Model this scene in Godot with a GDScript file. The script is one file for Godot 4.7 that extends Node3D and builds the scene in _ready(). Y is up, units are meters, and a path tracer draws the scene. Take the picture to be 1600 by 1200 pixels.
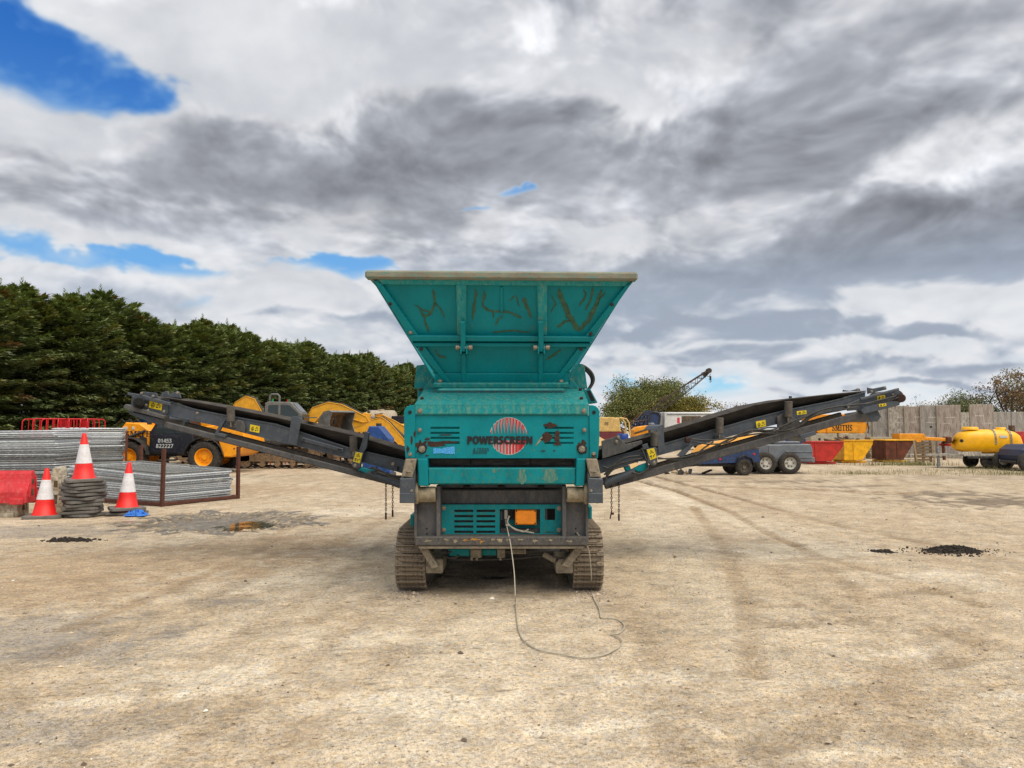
extends Node3D

# ---------------------------------------------------------------- survey
# The yard was surveyed from photo measurements: spot() turns a measured point at a known distance into metres.
const SURVEY_F := 1180.0
const SURVEY_TILT := 0.05757
const EYE := 1.75
var org := Vector3.ZERO
var counts := {}
var mats := {}
var rng := RandomNumberGenerator.new()

func spot(px: float, py: float, d: float) -> Vector3:
	var x := (px - 800.0) / SURVEY_F
	var y := (600.0 - py) / SURVEY_F
	var k := d / (cos(SURVEY_TILT) - y * sin(SURVEY_TILT))
	return Vector3(x * k, EYE + (y * cos(SURVEY_TILT) + sin(SURVEY_TILT)) * k, -d) - org

func on_ground(px: float, py: float) -> Vector3:
	var x := (px - 800.0) / SURVEY_F
	var y := (600.0 - py) / SURVEY_F
	var k := -EYE / (y * cos(SURVEY_TILT) + sin(SURVEY_TILT))
	return Vector3(x * k, 0.0, (y * sin(SURVEY_TILT) - cos(SURVEY_TILT)) * k) - org

# ---------------------------------------------------------------- mesh builder
class MB extends RefCounted:
	var v := PackedVector3Array()
	var n := PackedVector3Array()
	var c := PackedColorArray()
	var tint := Color(1, 1, 1)
	var tinted := false
	var at := Transform3D.IDENTITY

	func raw(a: Vector3, b: Vector3, d: Vector3, na: Vector3, nb: Vector3, nd: Vector3) -> void:
		v.append(at * a); v.append(at * d); v.append(at * b)
		n.append(at.basis * na); n.append(at.basis * nd); n.append(at.basis * nb)
		if tinted:
			c.append(tint); c.append(tint); c.append(tint)

	func tri(a: Vector3, b: Vector3, d: Vector3) -> void:
		var m := (b - a).cross(d - a)
		if m.length_squared() < 1e-16:
			return
		m = m.normalized()
		raw(a, b, d, m, m, m)

	func quad(a: Vector3, b: Vector3, d: Vector3, e: Vector3) -> void:
		tri(a, b, d)
		tri(a, d, e)

	# a box with chamfered edges
	func box(p: Vector3, s: Vector3, ch := 0.008, basis := Basis.IDENTITY) -> MB:
		var h := s * 0.5
		var b: float = minf(ch, minf(h.x, minf(h.y, h.z)) * 0.45)
		var keep := at
		at = at * Transform3D(basis, p)
		if b <= 0.0:
			for ax in 3:
				for sg in [-1.0, 1.0]:
					var u := (ax + 1) % 3
					var w := (ax + 2) % 3
					var o := [Vector3.ZERO, Vector3.ZERO, Vector3.ZERO, Vector3.ZERO]
					var su := [-1.0, 1.0, 1.0, -1.0]
					var sw := [-1.0, -1.0, 1.0, 1.0]
					for k in 4:
						var q := Vector3.ZERO
						q[ax] = h[ax] * sg; q[u] = h[u] * su[k]; q[w] = h[w] * sw[k]
						o[k] = q
					if sg > 0: quad(o[0], o[1], o[2], o[3])
					else: quad(o[3], o[2], o[1], o[0])
			at = keep
			return self
		var i := h - Vector3(b, b, b)
		for ax in 3:
			var u := (ax + 1) % 3
			var w := (ax + 2) % 3
			for sg in [-1.0, 1.0]:
				var o := []
				for k in [[-1.0, -1.0], [1.0, -1.0], [1.0, 1.0], [-1.0, 1.0]]:
					var q := Vector3.ZERO
					q[ax] = h[ax] * sg; q[u] = i[u] * k[0]; q[w] = i[w] * k[1]
					o.append(q)
				if sg > 0: quad(o[0], o[1], o[2], o[3])
				else: quad(o[3], o[2], o[1], o[0])
			# the four edges that run along ax
			for k in [[1.0, 1.0], [-1.0, 1.0], [-1.0, -1.0], [1.0, -1.0]]:
				var p0 := Vector3.ZERO
				var p1 := Vector3.ZERO
				p0[u] = h[u] * k[0]; p0[w] = i[w] * k[1]
				p1[u] = i[u] * k[0]; p1[w] = h[w] * k[1]
				var q0 := p0
				var q1 := p1
				p0[ax] = -i[ax]; p1[ax] = -i[ax]; q0[ax] = i[ax]; q1[ax] = i[ax]
				if k[0] * k[1] > 0: quad(p0, p1, q1, q0)
				else: quad(p1, p0, q0, q1)
		for sx in [-1.0, 1.0]:
			for sy in [-1.0, 1.0]:
				for sz in [-1.0, 1.0]:
					var a := Vector3(h.x * sx, i.y * sy, i.z * sz)
					var e := Vector3(i.x * sx, h.y * sy, i.z * sz)
					var f := Vector3(i.x * sx, i.y * sy, h.z * sz)
					if sx * sy * sz > 0: tri(a, e, f)
					else: tri(a, f, e)
		at = keep
		return self

	# a round bar from a to b, with chamfered ends
	func rod(a: Vector3, b: Vector3, r: float, sides := 12, r2 := -1.0, ch := 0.0) -> MB:
		if r2 < 0: r2 = r
		var ax := b - a
		var length := ax.length()
		if length < 1e-5: return self
		ax /= length
		var u := ax.cross(Vector3.UP if abs(ax.y) < 0.9 else Vector3.RIGHT).normalized()
		var w := ax.cross(u)
		var rings := [[a, r, 0.0], [b, r2, 0.0]]
		if ch > 0.0:
			rings = [[a, r - ch, 1.0], [a + ax * ch, r, 0.0], [b - ax * ch, r2, 0.0], [b, r2 - ch, 1.0]]
		for k in sides:
			var t0 := TAU * k / sides
			var t1 := TAU * (k + 1) / sides
			var d0 := u * cos(t0) + w * sin(t0)
			var d1 := u * cos(t1) + w * sin(t1)
			for j in rings.size() - 1:
				var p0: Vector3 = rings[j][0]
				var p1: Vector3 = rings[j + 1][0]
				var ra: float = rings[j][1]
				var rb: float = rings[j + 1][1]
				var tilt := ax * ((ra - rb) / maxf(p0.distance_to(p1), 1e-5))
				var n0 := (d0 + tilt).normalized()
				var n1 := (d1 + tilt).normalized()
				raw(p0 + d0 * ra, p0 + d1 * ra, p1 + d1 * rb, n0, n1, n1)
				raw(p0 + d0 * ra, p1 + d1 * rb, p1 + d0 * rb, n0, n1, n0)
			var e0: float = rings[0][1]
			var e1: float = rings[rings.size() - 1][1]
			tri(a, a + d1 * e0, a + d0 * e0)
			tri(b, b + d0 * e1, b + d1 * e1)
		return self

	# a hose or bent tube along a path
	func tube(path: Array, r: float, sides := 6, closed := false) -> MB:
		var m := path.size()
		var us := []
		var ws := []
		var u := Vector3.ZERO
		for k in m:
			var d: Vector3
			if closed: d = path[(k + 1) % m] - path[(k - 1 + m) % m]
			else: d = path[mini(k + 1, m - 1)] - path[maxi(k - 1, 0)]
			d = d.normalized()
			if u == Vector3.ZERO: u = d.cross(Vector3.UP if abs(d.y) < 0.9 else Vector3.RIGHT).normalized()
			else: u = (u - d * u.dot(d)).normalized()
			us.append(u); ws.append(d.cross(u))
		for k in (m if closed else m - 1):
			var l := (k + 1) % m
			for s in sides:
				var t0 := TAU * s / sides
				var t1 := TAU * (s + 1) / sides
				var a0: Vector3 = us[k] * cos(t0) + ws[k] * sin(t0)
				var a1: Vector3 = us[k] * cos(t1) + ws[k] * sin(t1)
				var b0: Vector3 = us[l] * cos(t0) + ws[l] * sin(t0)
				var b1: Vector3 = us[l] * cos(t1) + ws[l] * sin(t1)
				raw(path[k] + a0 * r, path[k] + a1 * r, path[l] + b1 * r, a0, a1, b1)
				raw(path[k] + a0 * r, path[l] + b1 * r, path[l] + b0 * r, a0, b1, b0)
		if not closed:
			for s in sides:
				var t0 := TAU * s / sides
				var t1 := TAU * (s + 1) / sides
				tri(path[0], path[0] + (us[0] * cos(t1) + ws[0] * sin(t1)) * r, path[0] + (us[0] * cos(t0) + ws[0] * sin(t0)) * r)
				tri(path[m - 1], path[m - 1] + (us[m - 1] * cos(t0) + ws[m - 1] * sin(t0)) * r, path[m - 1] + (us[m - 1] * cos(t1) + ws[m - 1] * sin(t1)) * r)
		return self

	# a flat outline extruded along dir, its front edge chamfered by ch
	func prism(pts: Array, dir: Vector3, ch := 0.0) -> MB:
		var m := pts.size()
		var nrm := Vector3.ZERO
		for k in m:
			nrm += (pts[k] as Vector3).cross(pts[(k + 1) % m])
		nrm = nrm.normalized()
		var p := pts.duplicate()
		if nrm.dot(dir) > 0:
			p.reverse(); nrm = -nrm
		var u := (p[1] - p[0] as Vector3).normalized()
		var w := nrm.cross(u)
		var flat := PackedVector2Array()
		for q in p:
			flat.append(Vector2((q - p[0]).dot(u), (q - p[0]).dot(w)))
		var ids := Geometry2D.triangulate_polygon(flat)
		var front := p
		var edge := p
		if ch > 0.0:
			front = []
			for k in m:
				var e0 := (flat[k] - flat[(k - 1 + m) % m]).normalized()
				var e1 := (flat[(k + 1) % m] - flat[k]).normalized()
				var q := (Vector2(-e0.y, e0.x) + Vector2(-e1.y, e1.x))
				q = q / maxf(0.35, q.length_squared()) * 2.0 * ch
				front.append(p[k] + u * q.x + w * q.y)
			edge = []
			for k in m:
				edge.append(p[k] - nrm * ch)
		for k in range(0, ids.size(), 3):
			var a: Vector3 = front[ids[k]]
			var b: Vector3 = front[ids[k + 1]]
			var d: Vector3 = front[ids[k + 2]]
			if (b - a).cross(d - a).dot(nrm) < 0:
				var sw := b; b = d; d = sw
			tri(a, b, d)
			var a2: Vector3 = p[ids[k]] + dir
			var b2: Vector3 = p[ids[k + 1]] + dir
			var d2: Vector3 = p[ids[k + 2]] + dir
			if (b2 - a2).cross(d2 - a2).dot(nrm) < 0:
				tri(a2, b2, d2)
			else:
				tri(a2, d2, b2)
		for k in m:
			var l := (k + 1) % m
			if ch > 0.0:
				quad(front[k], edge[k], edge[l], front[l])
			quad(edge[k], p[k] + dir, p[l] + dir, edge[l])
		return self

	# a turned shape: profile of [radius, height] up the axis
	func lathe(prof: Array, sides := 16, basis := Basis.IDENTITY, p := Vector3.ZERO, sharp := false) -> MB:
		var keep := at
		at = at * Transform3D(basis, p)
		for j in prof.size() - 1:
			var r0: float = prof[j][0]
			var r1: float = prof[j + 1][0]
			var y0: float = prof[j][1]
			var y1: float = prof[j + 1][1]
			var slope := Vector2(y1 - y0, r0 - r1).normalized()
			var s0 := slope
			var s1 := slope
			if not sharp:
				if j > 0:
					s0 = (slope + Vector2(y0 - prof[j - 1][1], prof[j - 1][0] - r0).normalized()).normalized()
				if j < prof.size() - 2:
					s1 = (slope + Vector2(prof[j + 2][1] - y1, r1 - prof[j + 2][0]).normalized()).normalized()
			for k in sides:
				var t0 := TAU * k / sides
				var t1 := TAU * (k + 1) / sides
				var d0 := Vector3(cos(t0), 0, -sin(t0))
				var d1 := Vector3(cos(t1), 0, -sin(t1))
				var a := d0 * r0 + Vector3.UP * y0
				var b := d1 * r0 + Vector3.UP * y0
				var e := d1 * r1 + Vector3.UP * y1
				var f := d0 * r1 + Vector3.UP * y1
				var na := (d0 * s0.x + Vector3.UP * s0.y)
				var nb := (d1 * s0.x + Vector3.UP * s0.y)
				var ne := (d1 * s1.x + Vector3.UP * s1.y)
				var nf := (d0 * s1.x + Vector3.UP * s1.y)
				if r0 > 1e-6: raw(a, b, e, na, nb, ne)
				if r1 > 1e-6: raw(a, e, f, na, ne, nf)
		at = keep
		return self

	# a sheet between two edge lines, with thickness th along its normal
	func sheet(la: Array, lb: Array, th: Vector3) -> MB:
		for k in la.size() - 1:
			quad(la[k], lb[k], lb[k + 1], la[k + 1])
			quad(la[k + 1] + th, lb[k + 1] + th, lb[k] + th, la[k] + th)
			quad(la[k], la[k + 1], la[k + 1] + th, la[k] + th)
			quad(lb[k] + th, lb[k + 1] + th, lb[k + 1], lb[k])
		var e := la.size() - 1
		quad(la[0], la[0] + th, lb[0] + th, lb[0])
		quad(lb[e], lb[e] + th, la[e] + th, la[e])
		return self

	func mesh() -> ArrayMesh:
		var arr := []
		arr.resize(Mesh.ARRAY_MAX)
		arr[Mesh.ARRAY_VERTEX] = v
		arr[Mesh.ARRAY_NORMAL] = n
		if tinted: arr[Mesh.ARRAY_COLOR] = c
		var m := ArrayMesh.new()
		m.add_surface_from_arrays(Mesh.PRIMITIVE_TRIANGLES, arr)
		return m

# ---------------------------------------------------------------- nodes
func numbered(called: String, parent: Node) -> String:
	var key := str(parent.get_instance_id()) + called
	var k: int = counts.get(key, 0)
	counts[key] = k + 1
	return called if k == 0 else "%s_%03d" % [called, k]

func obj(called: String, shape, m: Material, parent: Node = self, label := "") -> MeshInstance3D:
	var o := MeshInstance3D.new()
	o.name = numbered(called, parent)
	o.mesh = shape.mesh() if shape is MB else shape
	o.material_override = m
	parent.add_child(o, true)
	if label: o.set_meta("label", label)
	return o

func part(called: String, parent: Node, label := "") -> Node3D:
	var o := Node3D.new()
	o.name = numbered(called, parent)
	parent.add_child(o, true)
	if label: o.set_meta("label", label)
	return o

func tag(o: Node, label: String, category: String, group := "") -> Node:
	o.set_meta("label", label)
	o.set_meta("category", category)
	if group: o.set_meta("group", group)
	return o

func thing(called: String, label: String, category: String, where := Vector3.ZERO, group := "") -> Node3D:
	var o := Node3D.new()
	o.name = numbered(called, self)
	add_child(o, true)
	o.position = where
	return tag(o, label, category, group)

func setting(called: String, shape, m: Material) -> MeshInstance3D:
	var o := obj(called, shape, m)
	o.set_meta("kind", "structure")
	return o

func copy_of(source: Node3D, where: Vector3, turn: float, label: String) -> Node3D:
	var o: Node3D = source.duplicate()
	o.name = numbered(String(source.name).trim_suffix("_000"), self)
	add_child(o, true)
	o.position = where
	o.rotation.y = turn
	o.set_meta("label", label)
	return o

# ---------------------------------------------------------------- surfaces
var noise_maps := {}
const TS := 256

func noise_bytes(key: String) -> PackedByteArray:
	if key in noise_maps: return noise_maps[key]
	var f := FastNoiseLite.new()
	f.seed = key.hash() % 1000
	f.fractal_octaves = 5
	f.frequency = {"broad": 0.012, "mid": 0.035, "fine": 0.12, "chips": 0.03, "cells": 0.05, "grit": 0.3}[key]
	f.noise_type = FastNoiseLite.TYPE_SIMPLEX_SMOOTH
	if key == "chips": f.fractal_octaves = 6; f.fractal_gain = 0.62
	if key == "cells": f.noise_type = FastNoiseLite.TYPE_CELLULAR; f.fractal_octaves = 2
	var im := f.get_seamless_image(TS, TS, false, false, 0.2, true)
	im.convert(Image.FORMAT_L8)
	noise_maps[key] = im.get_data()
	return noise_maps[key]

# paint, rust, dust or stone as a computed tile. All colours are the sRGB base colours of the matter itself.
func worn(key: String, base: Color, o := {}) -> StandardMaterial3D:
	if key in mats: return mats[key]
	var m := StandardMaterial3D.new()
	var broad := noise_bytes("broad")
	var mid := noise_bytes("mid")
	var fine := noise_bytes("fine")
	var chips := noise_bytes("chips")
	var grit := noise_bytes("grit")
	var dust: Color = o.get("dust", Color(0.56, 0.50, 0.41))
	var amount: float = o.get("amount", 0.25)
	var chip: Color = o.get("chip", Color(0.22, 0.14, 0.11))
	var chipped: float = o.get("chipped", 0.0)
	var vary: float = o.get("vary", 0.10)
	var off: int = o.get("shift", key.hash() % 997)
	var bytes := PackedByteArray()
	bytes.resize(TS * TS * 3)
	var total := TS * TS
	for i in total:
		var b := broad[i] / 255.0
		var j := (i + off * 61) % total
		var d := mid[j] / 255.0
		var f := fine[i] / 255.0
		var g := grit[j] / 255.0
		var k := 1.0 + (b - 0.5) * vary * 2.0 + (f - 0.5) * vary + (g - 0.5) * vary * 0.8
		var t: float = clampf((d * 0.7 + f * 0.3 + g * 0.12 - 0.64 + amount * 0.5) * 2.6, 0.0, 1.0) * minf(1.0, amount * 2.2)
		var r := lerpf(base.r * k, dust.r, t)
		var gg := lerpf(base.g * k, dust.g, t)
		var bb := lerpf(base.b * k, dust.b, t)
		if chipped > 0.0:
			var h := chips[j] / 255.0 + (g - 0.5) * 0.08
			var q := clampf((h - (1.0 - chipped)) * 14.0, 0.0, 1.0)
			r = lerpf(r, chip.r * k, q); gg = lerpf(gg, chip.g * k, q); bb = lerpf(bb, chip.b * k, q)
		bytes[i * 3] = int(clampf(r, 0, 1) * 255)
		bytes[i * 3 + 1] = int(clampf(gg, 0, 1) * 255)
		bytes[i * 3 + 2] = int(clampf(bb, 0, 1) * 255)
	m.albedo_texture = ImageTexture.create_from_image(Image.create_from_data(TS, TS, false, Image.FORMAT_RGB8, bytes))
	m.roughness = o.get("rough", 0.55)
	m.metallic = o.get("metal", 0.0)
	m.metallic_specular = o.get("spec", 0.5)
	m.uv1_triplanar = true
	m.uv1_scale = o.get("scale", Vector3(0.9, 0.9, 0.9))
	m.resource_name = key
	mats[key] = m
	return m

func plain(key: String, base: Color, rough := 0.6, metal := 0.0) -> StandardMaterial3D:
	if key in mats: return mats[key]
	var m := StandardMaterial3D.new()
	m.albedo_color = base
	m.roughness = rough
	m.metallic = metal
	m.resource_name = key
	mats[key] = m
	return m

func words(text: String, height: float, heavy := 0.0, serif := false, thick := 0.003) -> Mesh:
	var t := TextMesh.new()
	var f := SystemFont.new()
	f.font_names = PackedStringArray(["Droid Serif" if serif else "Droid Sans"])
	f.font_weight = 700
	t.font = f
	t.text = text
	t.font_size = 64
	t.pixel_size = height / 46.0
	t.depth = thick
	t.curve_step = 2.0
	if heavy <= 0.0: return t
	# heavier strokes: the same letters laid again a little aside
	var st := SurfaceTool.new()
	var k := 0
	for o in [[0, 0], [-1, 0], [1, 0], [0, -0.6], [0, 0.6]]:
		st.append_from(t, 0, Transform3D(Basis.IDENTITY, Vector3(o[0] * heavy, o[1] * heavy, -0.0002 * k)))
		k += 1
	return st.commit()

# ----
func wheel_parts(parent: Node3D, c: Vector3, r: float, w: float, tyre: Material, rim: Material, lugs := 0) -> void:
	# axle along x
	var side := Basis(Vector3(0, 0, 1), -PI / 2)
	var whl := part("wheel", parent)
	var t := MB.new()
	var h := w * 0.5
	t.lathe([[r * 0.56, -h * 0.86], [r * 0.62, -h], [r * 0.86, -h], [r * 0.97, -h * 0.8], [r, -h * 0.4], [r, h * 0.4], [r * 0.97, h * 0.8], [r * 0.86, h], [r * 0.62, h], [r * 0.56, h * 0.86]], 28, side, c)
	for k in lugs:
		for sg in [-1.0, 1.0]:
			var a := TAU * (k + (0.5 if sg > 0 else 0.0)) / lugs
			t.box(c + Vector3(sg * h * 0.5, sin(a) * r * 1.01, cos(a) * r * 1.01), Vector3(h * 0.95, r * 0.07, r * 0.10), 0.006, Basis(Vector3.RIGHT, -a + PI / 2) * Basis(Vector3.UP, sg * 0.5))
	obj("tyre", t, tyre, whl)
	for face in [-1.0, 1.0]:
		var q := MB.new()
		if face < 0: q.lathe([[0.0, -h * 0.5], [r * 0.16, -h * 0.5], [r * 0.2, -h * 0.3], [r * 0.44, -h * 0.25], [r * 0.5, -h * 0.75], [r * 0.58, -h * 0.88]], 24, side, c, true)
		else: q.lathe([[r * 0.58, h * 0.88], [r * 0.5, h * 0.75], [r * 0.44, h * 0.25], [r * 0.2, h * 0.3], [r * 0.16, h * 0.5], [0.0, h * 0.5]], 24, side, c, true)
		obj("rim", q, rim, whl)
		for k in 6:
			var a := TAU * k / 6
			obj("wheel_nut", MB.new().rod(c + Vector3(face * h * 0.2, sin(a) * r * 0.3, cos(a) * r * 0.3), c + Vector3(face * h * 0.42, sin(a) * r * 0.3, cos(a) * r * 0.3), r * 0.045, 6), rim, whl)

# ---------------------------------------------------------------- sky, sun, camera
var cloud_a := FastNoiseLite.new()
var cloud_b := FastNoiseLite.new()
var cloud_w := FastNoiseLite.new()
var cloud_p := FastNoiseLite.new()
var masses := []

func photo_angles(px: float, py: float) -> Vector2:
	var x := (px - 800.0) / SURVEY_F
	var y := (600.0 - py) / SURVEY_F
	var d := Vector3(x, y * cos(SURVEY_TILT) + sin(SURVEY_TILT), y * sin(SURVEY_TILT) - cos(SURVEY_TILT)).normalized()
	return Vector2(atan2(d.x, -d.z), asin(d.y))

func sky_setup() -> void:
	cloud_a.seed = 7; cloud_a.fractal_octaves = 5; cloud_a.frequency = 1.5; cloud_a.fractal_gain = 0.5
	cloud_a.noise_type = FastNoiseLite.TYPE_SIMPLEX_SMOOTH
	cloud_b.seed = 23; cloud_b.fractal_octaves = 5; cloud_b.frequency = 7.0; cloud_b.fractal_gain = 0.6
	cloud_b.noise_type = FastNoiseLite.TYPE_SIMPLEX_SMOOTH
	# round billows: cells at several sizes
	cloud_p.seed = 91; cloud_p.fractal_octaves = 4; cloud_p.frequency = 7.0; cloud_p.fractal_gain = 0.55
	cloud_p.noise_type = FastNoiseLite.TYPE_CELLULAR
	cloud_p.cellular_return_type = FastNoiseLite.RETURN_DISTANCE
	cloud_p.cellular_distance_function = FastNoiseLite.DISTANCE_EUCLIDEAN
	cloud_w.seed = 5; cloud_w.fractal_octaves = 3; cloud_w.frequency = 3.0
	# cloud masses: centre and reach, change of thickness, change of darkness
	for m in [
		[125, 125, 130, 46, -1.7, -0.5], [10, 70, 100, 34, -1.1, -0.4], [235, 175, 60, 26, -1.4, -0.4], [70, 90, 34, 10, 0.5, 0], [375, 195, 34, 16, -0.6, 0],
		[850, 298, 30, 13, -1.5, 0], [760, 322, 65, 10, -1.0, 0], [620, 348, 70, 7, -0.7, 0],
		[60, 398, 130, 13, -1.2, 0], [525, 432, 80, 22, -1.3, 0], [270, 460, 75, 18, -1.0, 0], [720, 410, 100, 9, -0.9, 0], [200, 415, 110, 12, -1.0, 0], [400, 410, 120, 8, -0.7, 0], [560, 500, 120, 10, -0.5, 0],
		[965, 612, 50, 16, -1.1, 0], [1110, 622, 50, 10, -0.8, 0], [1010, 462, 40, 10, -0.4, 0],
		[560, 250, 300, 62, 0.7, 0.62], [790, 175, 130, 34, 0.4, 0.42], [330, 230, 90, 40, 0.6, 0.35], [430, 300, 200, 30, 0.3, 0.3],
		[1440, 350, 300, 42, 0.7, 0.72], [1150, 285, 220, 40, 0.5, 0.45], [1300, 215, 160, 28, 0.4, 0.38], [1000, 250, 120, 40, 0.4, 0.3],
		[1500, 40, 200, 60, 0.4, 0.16], [1060, 430, 260, 24, 0.5, 0.25],
		[1350, 505, 330, 20, 0.5, 0.36], [1200, 560, 300, 10, 0.3, 0.22], [1480, 580, 220, 16, 0.3, 0.4], [1330, 615, 200, 10, 0.2, 0.3], [1250, 535, 330, 8, 0.1, -0.25], [1380, 598, 200, 6, 0.0, -0.2],
		[1010, 215, 260, 55, 0.3, 0.30], [1350, 405, 300, 26, 0.3, 0.40], [1120, 500, 260, 13, 0.3, 0.34], [1460, 520, 240, 14, 0.3, 0.36], [1250, 572, 320, 9, 0.3, 0.36], [1500, 606, 180, 9, 0.2, 0.36], [330, 345, 220, 16, 0.2, 0.26], [140, 345, 150, 14, 0.2, 0.22], [1120, 90, 200, 30, 0.2, 0.15], [1450, 150, 220, 30, 0.2, 0.22], [560, 505, 200, 8, 0.2, 0.2], [380, 545, 200, 8, 0.2, 0.2], [460, 110, 260, 90, 0.5, -0.35], [820, 60, 300, 60, 0.5, -0.3], [1040, 130, 170, 50, 0.3, -0.25], [150, 215, 150, 30, 0.5, -0.35],
		[90, 300, 160, 50, 0.5, 0.0], [700, 370, 220, 18, 0.5, -0.35], [500, 470, 160, 22, 0.5, -0.35], [1520, 450, 120, 30, 0.3, -0.35], [1420, 280, 80, 30, 0.2, -0.3], [520, 540, 150, 22, 0.2, -0.25], [300, 385, 150, 26, 0.5, 0.0]]:
		var c := photo_angles(m[0], m[1])
		masses.append([c.x, c.y, m[2] / SURVEY_F, m[3] / SURVEY_F, m[4], m[5]])

func sky_at(d: Vector3) -> Color:
	var az := atan2(d.x, -d.z)
	var el := asin(clampf(d.y, -1, 1))
	# clouds lie in layers: wide, flattened towards the horizon
	var y := maxf(d.y, 0.0)
	var k0 := 0.62 / pow(y + 0.22, 0.45)
	var q := Vector3(d.x * k0, log(y + 0.15) * 0.50, d.z * k0)
	var wx := cloud_w.get_noise_3dv(q)
	var wy := cloud_w.get_noise_3d(q.x + 40.0, q.y - 17.0, q.z)
	q += Vector3(wx * 0.05, wy * 0.03, wx * 0.05)
	var big := cloud_a.get_noise_3dv(q)
	var det := cloud_b.get_noise_3dv(q)
	var puff := -cloud_p.get_noise_3dv(q) - 0.45
	var thick := 0.0
	var dark := 0.0
	if absf(az) < 1.0 and el < 0.75:
		# ragged outlines: the masses are looked up a little aside
		var ja := az + (wx * 0.07 + det * 0.050 + puff * 0.035)
		var je := el + (wy * 0.030 + det * 0.026 + puff * 0.018)
		for m in masses:
			var u: float = (ja - m[0]) / m[2]
			var w: float = (je - m[1]) / m[3]
			var r := u * u + w * w
			if r < 9.0:
				var g := exp(-r)
				thick += m[4] * g
				dark += m[5] * g
	else:
		dark = clampf(big * 1.1, -0.3, 0.6)
	# the high white layer, torn open to the blue in places
	var c := 0.62 + big * 0.55 + det * 0.55 + puff * 0.42 + thick
	var cover := smoothstep(-0.60, 0.50, c)
	var up := q + Vector3(-0.012, 0.022, 0.0)
	var billow := (puff + 0.45 + cloud_p.get_noise_3dv(up)) * 0.8 + (det - cloud_b.get_noise_3dv(up)) * 0.4
	var low_k := smoothstep(0.20, 0.02, el)
	var white := Color(0.915, 0.92, 0.93)
	var pale := Color(0.735, 0.75, 0.78).lerp(Color(0.70, 0.76, 0.82), low_k)
	var high := white.lerp(pale, clampf(0.46 + big * 0.7 - puff * 0.25 + det * 0.2 - billow * 0.8, 0.0, 1.0))
	# the nearer grey cumulus: puffed bright rims, flat dark undersides
	var m2 := dark * 0.85 + 0.02 + big * 0.62 + puff * 0.52 + det * 0.26
	var near := smoothstep(-0.08, 0.14, m2)
	var body := clampf(m2 * 0.90 + 0.06 - billow * 0.85, 0.0, 1.0)
	var rim := Color(0.875, 0.88, 0.895)
	var far := smoothstep(0.27, 0.165, el)
	var mid := Color(0.665, 0.68, 0.715).lerp(Color(0.645, 0.685, 0.745), far)
	var low := Color(0.475, 0.485, 0.515).lerp(Color(0.572, 0.612, 0.675), far)
	var cl := rim.lerp(mid, smoothstep(0.0, 0.42, body)).lerp(low, smoothstep(0.20, 0.95, body)) * (1.0 + (det * 0.12 + puff * 0.18 + billow * 0.14) * (1.0 - far * 0.75))
	var t := clampf(el / 0.5, 0.0, 1.0)
	var blue := Color(0.66, 0.86, 0.95).lerp(Color(0.45, 0.68, 0.90), smoothstep(0.0, 0.4, t)).lerp(Color(0.19, 0.42, 0.74), smoothstep(0.35, 0.95, t))
	blue = blue.lerp(Color(0.75, 0.82, 0.90), clampf(det * 0.9 + 0.16 + puff * 0.3, 0.0, 0.65))
	return blue.lerp(high, cover).lerp(cl, near * smoothstep(-0.2, 0.3, c))

func sky_image() -> Image:
	sky_setup()
	var full := Vector2i(4096, 2048)
	var coarse := Image.create(512, 256, false, Image.FORMAT_RGB8)
	for y in 256:
		var el := PI * (0.5 - (y + 0.5) / 256.0)
		if el < -0.05:
			continue
		for x in 512:
			var az := TAU * (x + 0.5) / 512.0
			coarse.set_pixel(x, y, sky_at(Vector3(sin(az) * cos(el), sin(maxf(el, 0.0)), -cos(az) * cos(el))))
	var under := coarse.get_pixel(0, 126)
	coarse.fill_rect(Rect2i(0, 130, 512, 126), under)
	coarse.resize(full.x, full.y, Image.INTERPOLATE_CUBIC)
	# the stretch in view is computed finely
	var wide := 450
	var y0 := int(full.y * (0.5 - 0.62 / PI))
	var y1 := full.y / 2
	for y in range(y0, y1 + 6):
		var el := PI * (0.5 - (y + 0.5) / full.y)
		for k in range(-wide, wide):
			var az := TAU * (k + 0.5) / full.x
			var x := (k + full.x) % full.x
			var col := sky_at(Vector3(sin(az) * cos(el), sin(maxf(el, 0.0)), -cos(az) * cos(el)))
			var e: float = minf(minf(wide - k, wide + k), y - y0) / 40.0
			if e < 1.0: col = coarse.get_pixel(x, y).lerp(col, e)
			coarse.set_pixel(x, y, col)
	return coarse

func daylight() -> void:
	var cam := Camera3D.new()
	cam.name = "camera"
	add_child(cam)
	cam.position = Vector3(0, EYE, 0)
	cam.rotation.x = SURVEY_TILT
	cam.fov = rad_to_deg(2.0 * atan(600.0 / SURVEY_F))
	cam.near = 0.1
	cam.far = 2000.0
	cam.current = true
	var pano := PanoramaSkyMaterial.new()
	pano.panorama = ImageTexture.create_from_image(sky_image())
	var sky := Sky.new()
	sky.sky_material = pano
	var env := Environment.new()
	env.background_mode = Environment.BG_SKY
	env.sky = sky
	env.background_energy_multiplier = 0.70
	env.tonemap_mode = Environment.TONE_MAPPER_LINEAR
	env.tonemap_exposure = 1.5
	env.sdfgi_enabled = true
	env.ssao_enabled = true
	env.ssil_enabled = true
	var we := WorldEnvironment.new()
	we.name = "daylight"
	we.environment = env
	add_child(we)
	# a veiled sun, high behind the camera: its soft shade falls beyond the machine
	var sun := DirectionalLight3D.new()
	sun.name = "sun"
	sun.light_energy = 0.82
	sun.light_color = Color(1.0, 0.95, 0.87)
	sun.light_angular_distance = 60.0
	sun.shadow_enabled = true
	add_child(sun)
	sun.look_at_from_position(Vector3(0.42, 1.0, 0.40) * 50.0, Vector3.ZERO)

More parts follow.
